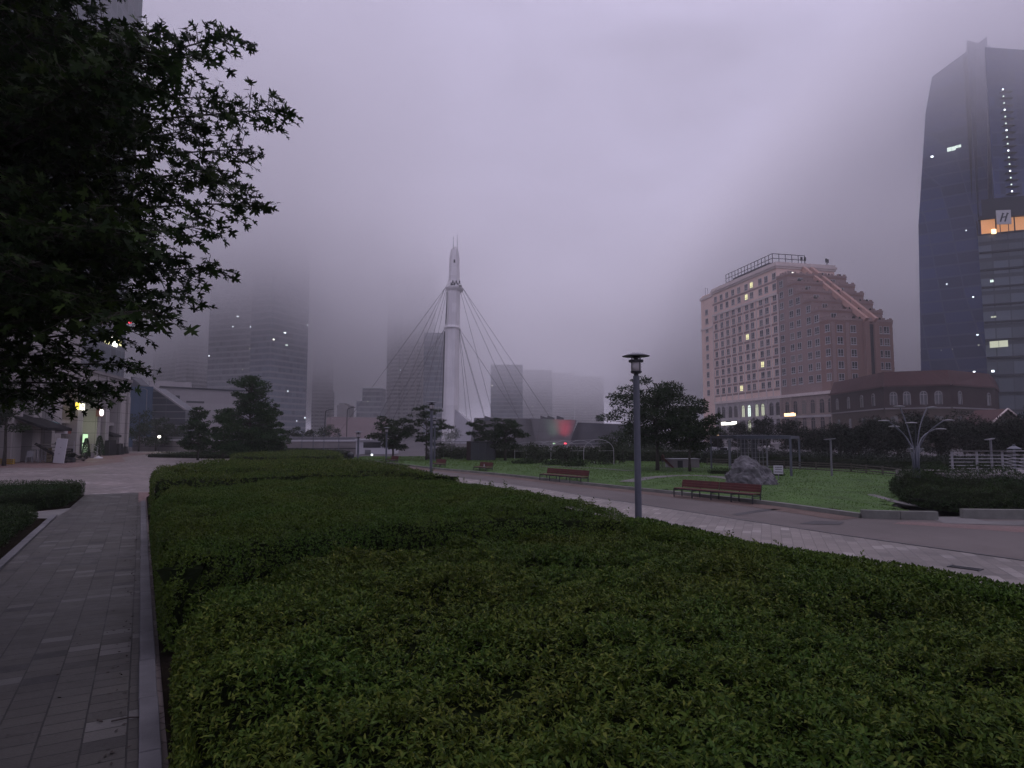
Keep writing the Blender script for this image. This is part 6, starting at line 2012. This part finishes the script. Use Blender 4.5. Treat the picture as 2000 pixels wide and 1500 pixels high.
# signs, awnings and clutter in front of the shops
def fp_(px, out, z=0.0):
    q = F0 + FD * fx(px) + FN * out
    return Vector((q.x, q.y, z))
def sbox(name, label, cat, px, out, py0, py1, w, th, m, parts=None):
    p = fp_(px, out)
    z0, z1 = Z(py1, p.y), Z(py0, p.y)
    t = thing(name, label, cat, (p.x, p.y, z0), FA)
    return t, z1 - z0
t, h = sbox('lit_sign', 'yellow and white lit shop sign hung between stone pillars', 'sign', 142, 0.5, 787, 800, 0, 0, None)
MB().bx(-1.15, -0.02, -0.1, 0.1, 0, h).build('yellow_panel', emit('sign_yellow', (1.0, 0.78, 0.08), 1.6), t)
MB().bx(0.0, 1.35, -0.1, 0.1, -0.02, h - 0.02).build('white_panel', emit('sign_white', (1.0, 0.97, 0.8), 1.6), t)
MB().bx(-1.9, -1.17, -0.12, 0.12, -0.1, h + 0.1).build('backing', M['shop_dark'], t)
for k in range(3):
    mk = MB()
    mk.bx(-0.95 + 0.3 * k, -0.8 + 0.3 * k, -0.108, -0.102, h * 0.3, h * 0.3 + 0.25 + 0.1 * (k % 2))
    mk.build('lettering', M['bench_wood'], t)
    MB().bx(0.2 + 0.35 * k, 0.38 + 0.35 * k, -0.108, -0.102, h * 0.35, h * 0.35 + 0.3).build('lettering', M['bench_wood'], t)
t, h = sbox('lit_sign', 'upright oval white lit sign with a reddish rim on the stone front', 'sign', 184.5, 0.6, 799, 812, 0, 0, None)
MB().lathe([(0.5, -0.05), (0.5, 0.05)], n=18).build('oval_panel', emit('sign_oval', (1.0, 0.9, 0.92), 2.2), t)
t.children[0].rotation_euler = (math.pi / 2, 0, 0); t.children[0].scale = (0.9, 1, h); t.children[0].scale = (0.95, h / 0.95, 1.0); t.children[0].location = (0, -0.1, h / 2)
MB().bx(-0.6, 0.9, -0.03, 0.25, -0.1, h + 0.1).build('backing', mat('reddish_board', (0.2, 0.07, 0.06), 0.6), t)
for i, (y0, y1) in enumerate(((848, 864.5), (867.5, 883.5))):
    t, h = sbox('poster', ('upper' if i == 0 else 'lower') + ' pale green glowing poster beside the lit doorway', 'poster', 158.5, 0.5, y0, y1, 0, 0, None)
    MB().bx(-0.55, 0.6, -0.05, 0.05, 0, h).build('sheet', M['lit_green'], t)
    MB().bx(-0.62, 0.67, 0.052, 0.1, -0.06, h + 0.06).build('frame', M['steel'], t)
def awning(label, px0, px1, z0, z1, out, m):
    a, b = fx(px0), fx(px1)
    p = F0 + FD * ((a + b) / 2)
    t = thing('awning', label, 'awning', (p.x, p.y, z0), FA)
    w = (b - a) / 2
    mb = MB(); mb.add([(-w, 1.5, z1 - z0), (w, 1.5, z1 - z0), (w, -out, 0), (-w, -out, 0), (-w, 1.5, z1 - z0 - .08), (w, 1.5, z1 - z0 - .08), (w, -out, -.25), (-w, -out, -.25)],
                      [(0, 1, 2, 3), (7, 6, 5, 4), (0, 4, 5, 1), (1, 5, 6, 2), (2, 6, 7, 3), (3, 7, 4, 0)])
    mb.build('canopy', m, t)
    for x in (-w + 0.1, w - 0.1):
        MB().beam((x, -out + 0.05, -0.2), (x, 1.45, 0.1), 0.05, 0.05).build('bracket', M['dark_metal'], t)
awning('teal fabric awning end beside the first lit pillar', 78, 97, zF(90, 826), zF(90, 812), 0.9, mat('teal_canvas', (0.10, 0.24, 0.25), 0.8))
awning('dark sloping awning over the shop steps', 22, 77, zF(60, 836), zF(60, 800), 2.6, M['shop_dark'])
awning('red canvas shade inside the second stone bay', 119, 137, zF(128, 842), zF(128, 826), 0.2, mat('red_canvas', (0.22, 0.05, 0.045), 0.8))
awning('dark awning in the far bay of the stone shops', 212, 229, zF(220, 850), zF(220, 838), 0.6, M['shop_dark'])
def gthing(name, label, cat, px, py, rz=0.0, group=None):
    p = G(px, py)
    return thing(name, label, cat, (p.x, p.y, 0), rz, group), p.y
t, d = gthing('standing_board', 'tall plain white standing board leaning by the plaza rim', 'board', 114, 905, 0.1)
MB().beam((0, 0, 0.02), (0.14, 0.12, 1.95), 0.80, 0.12, (0, 1, 0)).build('board', M['white_wall'], t, bevel=0.02)
MB().box((0.02, -0.05, 0.75), (0.13, 0.02, 0.03), 0.1).box((0.1, 0.01, 1.25), (0.1, 0.02, 0.03), 0.1).build('handle', M['dark_metal'], t)
t, d = gthing('planter_box', 'black planter box with dark pots right of the white board', 'planter', 134, 903, 0.1)
MB().bx(-0.42, 0.42, -0.25, 0.25, 0, 0.4).build('box', M['dark_metal'], t, bevel=0.02)
rgp = random.Random(5)
pm = MB()
for k in range(5): pm.lathe([(0.06, 0), (0.13, 0.12), (0.11, 0.3), (0.02, 0.4)], (-0.32 + k * 0.16, rgp.uniform(-0.1, 0.1), 0.38), 7)
pm.build('pots', M['concrete'], t) if False else pm.build('plant', M['core'], t)
t, d = gthing('clothes_rack', 'white tube rack standing behind the black planter box', 'rack', 133, 899, 0.0)
mb = MB()
for x in (-0.45, 0.45):
    mb.beam((x, 0, 0), (x, 0, 1.7), 0.05, 0.05, (0, 1, 0))
mb.build('post', M['white_metal'], t) if False else None
for x in (-0.45, 0.45):
    MB().beam((x, 0, 0), (x, 0, 1.68), 0.05, 0.05, (0, 1, 0)).build('post', M['white_metal'], t)
for z in (0.5, 1.1, 1.7):
    MB().beam((-0.45, 0, z), (0.45, 0, z), 0.04, 0.04).build('rail', M['white_metal'], t)
MB().bx(-0.4, 0.4, 0.03, 0.06, 0.55, 1.05).build('panel', M['shop_dark'], t)
t, d = gthing('advertising_board', 'yellowish leaning advertising board left of the white board', 'sign', 96, 903, 0.25)
MB().beam((0, 0, 0.03), (-0.12, 0.2, 1.15), 0.42, 0.05, (0, 1, 0)).build('board', mat('cream_board', (0.42, 0.34, 0.2), 0.7, 0.35, 4), t)
MB().beam((0, 0.4, 0), (-0.12, 0.24, 1.1), 0.36, 0.04, (0, 1, 0)).build('stand', M['dark_metal'], t)
for z in (0.35, 0.62, 0.9):
    MB().box((-0.12 * z / 1.15, 0.2 * z / 1.15 - 0.04, z), (0.26, 0.02, 0.06), 0).build('lettering', M['bench_wood'], t)
def stool(label, px, py, h=0.75):
    t, d = gthing('plastic_table', label, 'table', px, py, 0.2, 'white plastic furniture before the shops')
    for x in (-0.28, 0.28):
        for y in (-0.2, 0.2):
            MB().beam((x, y, 0), (x * 0.9, y * 0.9, h - 0.05), 0.06, 0.06, (0, 1, 0)).build('leg', M['white_metal'], t)
    MB().bx(-0.34, 0.34, -0.26, 0.26, h - 0.048, h).build('table_top', M['white_metal'], t)
stool('white plastic table nearest the yellowish board', 84, 903, 1.05)
stool('white plastic table nearest the shop steps', 66, 901, 1.0)
stool('lower white plastic table between pillar and board', 77, 898, 0.8)
t, d = gthing('white_umbrella', 'folded white parasol tilted over the plastic tables', 'parasol', 69, 897, 0.3)
MB().tube([(0, 0, 0), (0, 0, 1.5)], 0.025, 6).build('pole', M['white_metal'], t)
MB().lathe([(0.02, 0.0), (0.22, 0.12), (0.3, 0.3), (0.12, 0.62), (0.02, 0.75)], (0, 0, 1.1), 10).build('canopy', M['white_wall'], t)
t.children[1].rotation_euler = (0, 0.5, 0); t.children[1].location = (-0.55, 0, 0.15)
t = thing('shop_sign', 'plain white hanging board over the shop steps', 'sign', fp_(71, 2.0, 0), FA)
zs0, zs1 = Z(847, t.location.y), Z(838, t.location.y)
MB().bx(-1.3, 1.3, -0.04, 0.04, zs0, zs1).build('board', M['white_wall'], t)
MB().tube([(-1.2, 0.0, zs1), (-1.2, 1.5, zs1 + 1.2)], 0.02, 5).build('bracket', M['dark_metal'], t)
MB().tube([(1.2, 0.0, zs1), (1.2, 1.5, zs1 + 1.2)], 0.02, 5).build('bracket', M['dark_metal'], t)
t = thing('shop_steps', 'wooden steps with dark gaps leading up to the first shop', 'stairs', fp_(35, 4.5, 0), FA)
for k in range(6):
    MB().bx(-2.0, 2.0, k * 0.4, k * 0.4 + 0.38, k * 0.26 + 0.14, k * 0.26 + 0.22).build('tread', M['fence_wood'], t)
for x in (-1.9, 1.9):
    MB().beam((x, 0.1, 0.05), (x, 2.4, 1.55), 0.1, 0.2).build('stringer', M['shop_dark'], t)
for i, px in enumerate((4, 12, 21)):
    t, d = gthing('plastic_crate', ('yellow crate at the very picture edge', 'orange crate between the yellow ones', 'yellow crate nearest the shop steps')[i], 'crate', px, 906 + i * 0.4, 0.1 * i, 'plastic crates before the shop steps')
    m = mat('crate_plastic', ((0.42, 0.27, 0.03), (0.36, 0.13, 0.03), (0.42, 0.27, 0.03))[i], 0.5)
    mb = MB()
    for z in (0.06, 0.2, 0.34):
        mb.bx(-0.2, 0.2, -0.15, -0.13, z - 0.05, z + 0.05); mb.bx(-0.2, 0.2, 0.13, 0.15, z - 0.05, z + 0.05)
        mb.bx(-0.2, -0.18, -0.129, 0.129, z - 0.05, z + 0.05); mb.bx(0.18, 0.2, -0.129, 0.129, z - 0.05, z + 0.05)
    mb.bx(-0.18, 0.18, -0.129, 0.129, 0.01, 0.03)
    for x in (-0.19, 0.19):
        for y in (-0.14, 0.14): mb.bx(x - 0.013, x + 0.013, y - 0.013, y + 0.013, 0.0, 0.4)
    mb.build('shell', m, t)
for px, py, rz, lb in ((57, 903, 0.5, 'white plastic chair at the foot of the shop steps'), (91, 900, -0.6, 'white plastic chair beside the yellowish board')):
    t, d = gthing('plastic_chair', lb, 'chair', px, py, rz, 'white plastic furniture before the shops')
    MB().bx(-0.24, 0.24, -0.24, 0.22, 0.42, 0.46).build('seat', M['white_metal'], t)
    MB().beam((0, 0.22, 0.46), (0, 0.32, 0.95), 0.46, 0.04, (0, 1, 0)).build('backrest', M['white_metal'], t)
    for x in (-0.2, 0.2):
        for y in (-0.2, 0.19):
            MB().beam((x * 1.1, y * 1.1, 0), (x, y, 0.42), 0.045, 0.045, (0, 1, 0)).build('leg', M['white_metal'], t)
rgc = R_(77)
def cone_shrub(label, px, py, d_h, w, seed):
    p = G(px, py)
    t = thing('cone_shrub', label, 'shrub', (p.x, p.y, 0))
    rg = R_(seed)
    n = 1600
    z = rg.random(n)
    r = np.sqrt(1 - z) * w * (0.75 + 0.25 * rg.random(n)); a = rg.random(n) * 6.283
    pos = np.stack([np.cos(a) * r, np.sin(a) * r, 0.15 + z * d_h], 1)
    D = unit(np.stack([np.cos(a), np.sin(a), 1.2 + 0 * a], 1) + rg.normal(0, .4, (n, 3)))
    V = leaves(pos, D, rand_dirs(rg, n), 0.13, 0.05)
    np_mesh('foliage', V, 4, M['redwood'], t)
    MB().lathe([(0.16, 0), (0.2, 0.2), (0.05, 0.25), (0.03, d_h * 0.8)], n=8).build('stem', M['bark'], t)
cone_shrub('dark pointed shrub in a pot before the lit doorway', 167, 896, 1.75, 0.36, 1)
cone_shrub('looser green shrub right of the doorway handrail', 193, 892, 2.0, 0.5, 2)
t, d = gthing('cloth_heap', 'small white cloth heap on the ground near the lit doorway', 'cloth', 192, 895)
MB().lathe([(0.42, 0), (0.38, 0.06), (0.2, 0.14), (0.05, 0.24), (0.01, 0.26)], n=9).build('cloth', M['white_wall'], t)
t, d = gthing('door_planter', 'pale square planter right of the pointed shrub', 'planter', 175, 894)
MB().bx(-0.32, 0.32, -0.25, 0.25, 0, 0.5).build('box', M['concrete'], t, bevel=0.02)
MB().bx(-0.27, 0.27, -0.2, 0.2, 0.5, 0.52).build('soil', M['soil'], t)
t, d = gthing('door_railing', 'thin white sloping handrail by the lit doorway', 'railing', 184, 893, FA)
for x in (-0.8, 0.8):
    MB().beam((x, 0, 0), (x, 0, 1.0 + (0.35 if x < 0 else 0)), 0.04, 0.04, (0, 1, 0)).build('post', M['white_metal'], t)
MB().beam((-0.85, 0, 1.37), (0.85, 0, 1.0), 0.04, 0.04).build('handrail', M['white_metal'], t)
MB().beam((-0.85, 0, 0.8), (0.85, 0, 0.45), 0.03, 0.03).build('rail', M['white_metal'], t)
for i, (px, py, w, h, lb) in enumerate(((215, 889, 1.5, 1.7, 'dark folded screen before the far stone bay'), (232, 888, 0.8, 1.3, 'dark covered stand by the last stone pillars'), (241, 886, 1.0, 0.9, 'low dark covered heap at the end of the stone shops'))):
    t, d = gthing('covered_stand', lb, 'stand', px, py, FA)
    MB().prism([(-w, -0.3), (w, -0.3), (w, 0.3), (-w, 0.3)], 0.0, h, [(-w * 0.9, -0.2), (w * 0.85, -0.22), (w * 0.8, 0.2), (-w * 0.9, 0.2)]).build('cover', M['shop_dark'], t, bevel=0.06)
    for x in (-w, w):
        MB().beam((x * 1.02, -0.32, 0), (x * 1.02, -0.32, h * 1.05), 0.05, 0.05, (0, 1, 0)).build('post', M['dark_metal'], t)

# office tower rising behind the shops
M['office'] = facade('office_glass', (0.05, 0.062, 0.075), (0.13, 0.135, 0.15), 2.2, 3.4, 0.3, 0.35, 0, 0.3)
ota, otb = P(150, 853, 96).xy, P(236, 853, 112).xy
oc = (ota + otb) / 2
orz = math.atan2((otb - ota).y, (otb - ota).x)
oL = (otb - ota).length
off_t = thing('office_tower', 'glass office tower with floor bands rising behind the oak', 'tower', (oc.x, oc.y, 0), orz)
MB().bx(-oL / 2 - 14, oL / 2, 0, 16, 0, 96).build('wall', M['office'], off_t)
MB().bx(oL / 2 + 0.005, oL / 2 + 1.7, 2, 14, 0, 96).build('side_wall', M['blue_glass'], off_t)
lw(off_t, (oc.x, oc.y, 0), orz, ota, otb, [(202, 664, 1.8, 1.3, 'lit_yellow'), (216, 665, 2.2, 2.0, 'lit_white'), (226, 666, 1.6, 1.6, 'lit_yellow'), (228, 647, 1.6, .8, 'lit_dim'), (229, 578, .8, .6, 'lit_cool')])
bm0 = P(226, 640, 100)
bm1 = P(252, 629, 108)
bmt = thing('jib_arm', 'thin jib arm with a red tip light beside the office tower', 'jib', (bm0.x, bm0.y, bm0.z))
rt_ = P(199, 655, 106)
MB().beam(rt_ - bm0, bm1 - bm0, 0.16, 0.2).build('arm', M['steel'], bmt)
q = bm1 - bm0
MB().box((q.x, q.y, q.z), (0.55, 0.4, 0.4)).build('tip_light', M['lit_red'], bmt)

# ------------------------------------------------------------------ small ground details
dc = MB()
p = G(1885, 1108)
for k in range(8):
    dc.bx(-0.2, 0.2, -0.1 + k * 0.025, -0.086 + k * 0.025, 0.0, 0.010)
dc.bx(-0.22, -0.2, -0.12, 0.12, 0.0, 0.011); dc.bx(0.2, 0.22, -0.12, 0.12, 0.0, 0.011)
o = dc.build('drain_grate', M['dark_metal'])
o.location = (p.x, p.y, -0.014); o.rotation_euler = (0, 0, -0.9)
tag(o, 'dark slotted drain grate set into the promenade paving', 'drain')
tw = thing('fallen_twig', 'thin dark twig lying on the paving beside the kerb', 'twig', G(262, 1405))
MB().tube([(-0.14, -0.05, 0.008), (-0.04, 0.0, 0.014), (0.08, 0.02, 0.01), (0.17, 0.09, 0.012)], [0.006, 0.006, 0.005, 0.003], 6).build('stem', M['twig'], tw)
MB().tube([(-0.26, -0.02, 0.006), (-0.2, -0.06, 0.01)], [0.008, 0.006], 5).build('branch', M['twig'], tw)
rg = R_(91)
n = 520
s, tt = rg.uniform(1, 27, n), np.where(rg.random(n) < 0.6, -0.0 - 0.18 * rg.random(n) ** 2, rg.uniform(-1.8, 0.05, n))
pos = np.stack([-0.5 * s + 0.866 * tt, 0.866 * s + 0.5 * tt, np.full(n, 0.001)], 1)
V = leaves(pos, np.concatenate([rg.normal(0, 1, (n, 2)), rg.uniform(0, 0.25, (n, 1))], 1), rg.normal(0, .25, (n, 3)) + [0, 0, 1], rg.uniform(0.02, 0.055, n), 0.02)
V[..., 2] = np.maximum(V[..., 2], 0.0)
o = np_mesh('leaf_litter', V, 4, M['twig'])
tag(o, 'scattered dry leaves and bits along the paving by the kerb', 'litter', kind='stuff')

# ------------------------------------------------------------------ air: haze, and the low cloud the towers reach into
def vol(name, dens, col, aniso=0.45):
    m = bpy.data.materials.new(name)
    m.use_nodes = True
    n, l = m.node_tree.nodes, m.node_tree.links
    n.remove(n['Principled BSDF'])
    v = n.new('ShaderNodeVolumePrincipled')
    v.inputs['Color'].default_value = (*col, 1)
    v.inputs['Density'].default_value = dens
    v.inputs['Anisotropy'].default_value = aniso
    l.new(v.outputs['Volume'], n['Material Output'].inputs['Volume'])
    return m, n, l, v
hm_, _, _, _ = vol('haze_air', HAZE, (0.99, 0.985, 0.995))
o = MB().bx(-780, 780, -180, 780, -1.2, 150).build('haze', hm_)
tag(o, 'thin grey-violet mist filling the air between the towers', 'haze', kind='stuff')
if CLOUD:
    cm_, n, l, v = vol('low_cloud_vapour', 0, (0.999, 0.998, 1.0), 0.2)
    tc = n.new('ShaderNodeTexCoord')
    sp = n.new('ShaderNodeSeparateXYZ')
    l.new(tc.outputs['Object'], sp.inputs['Vector'])
    nz = n.new('ShaderNodeTexNoise')
    nz.inputs['Scale'].default_value = 0.013
    nz.inputs['Detail'].default_value = 4
    l.new(tc.outputs['Object'], nz.inputs['Vector'])
    ns = n.new('ShaderNodeMath'); ns.operation = 'MULTIPLY_ADD'
    ns.inputs[1].default_value = 66; ns.inputs[2].default_value = -33
    l.new(nz.outputs['Fac'], ns.inputs[0])
    za = n.new('ShaderNodeMath'); za.operation = 'ADD'
    l.new(sp.outputs['Z'], za.inputs[0]); l.new(ns.outputs['Value'], za.inputs[1])
    sy = n.new('ShaderNodeMapRange')             # the cloud base sinks with distance
    sy.inputs['From Min'].default_value = 260; sy.inputs['From Max'].default_value = 650
    sy.inputs['To Min'].default_value = 0; sy.inputs['To Max'].default_value = 72
    l.new(sp.outputs['Y'], sy.inputs['Value'])
    zb_ = n.new('ShaderNodeMath'); zb_.operation = 'ADD'
    l.new(za.outputs['Value'], zb_.inputs[0]); l.new(sy.outputs['Result'], zb_.inputs[1])
    mr = n.new('ShaderNodeMapRange'); mr.interpolation_type = 'SMOOTHSTEP'
    mr.inputs['From Min'].default_value = CLOUD[0]; mr.inputs['From Max'].default_value = CLOUD[1]
    mr.inputs['To Min'].default_value = 0; mr.inputs['To Max'].default_value = CLOUD[2]
    l.new(zb_.outputs['Value'], mr.inputs['Value'])
    my = n.new('ShaderNodeMapRange'); my.interpolation_type = 'SMOOTHSTEP'
    my.inputs['From Min'].default_value = 98; my.inputs['From Max'].default_value = 165
    l.new(sp.outputs['Y'], my.inputs['Value'])
    mx_ = n.new('ShaderNodeMapRange'); mx_.interpolation_type = 'SMOOTHSTEP'     # thinner towards the east
    mx_.inputs['From Min'].default_value = -170; mx_.inputs['From Max'].default_value = 10
    mx_.inputs['To Min'].default_value = 1.35; mx_.inputs['To Max'].default_value = 0.30
    l.new(sp.outputs['X'], mx_.inputs['Value'])
    mx2 = n.new('ShaderNodeMapRange'); mx2.interpolation_type = 'SMOOTHSTEP'     # and gathering again round the tall glass tower
    mx2.inputs['From Min'].default_value = 98; mx2.inputs['From Max'].default_value = 132
    mx2.inputs['To Min'].default_value = 0.0; mx2.inputs['To Max'].default_value = 1.0
    l.new(sp.outputs['X'], mx2.inputs['Value'])
    mxs = n.new('ShaderNodeMath'); mxs.operation = 'ADD'
    l.new(mx_.outputs['Result'], mxs.inputs[0]); l.new(mx2.outputs['Result'], mxs.inputs[1])
    m0 = n.new('ShaderNodeMath'); m0.operation = 'MULTIPLY'
    l.new(my.outputs['Result'], m0.inputs[0]); l.new(mxs.outputs['Value'], m0.inputs[1])
    mu = n.new('ShaderNodeMath'); mu.operation = 'MULTIPLY'
    l.new(mr.outputs['Result'], mu.inputs[0]); l.new(m0.outputs['Value'], mu.inputs[1])
    l.new(mu.outputs['Value'], v.inputs['Density'])
    o = MB().bx(-620, 620, 95, 770, 3, 149).build('low_cloud', cm_)
    tag(o, 'low grey cloud bank swallowing the tops of the far towers', 'cloud', kind='stuff')
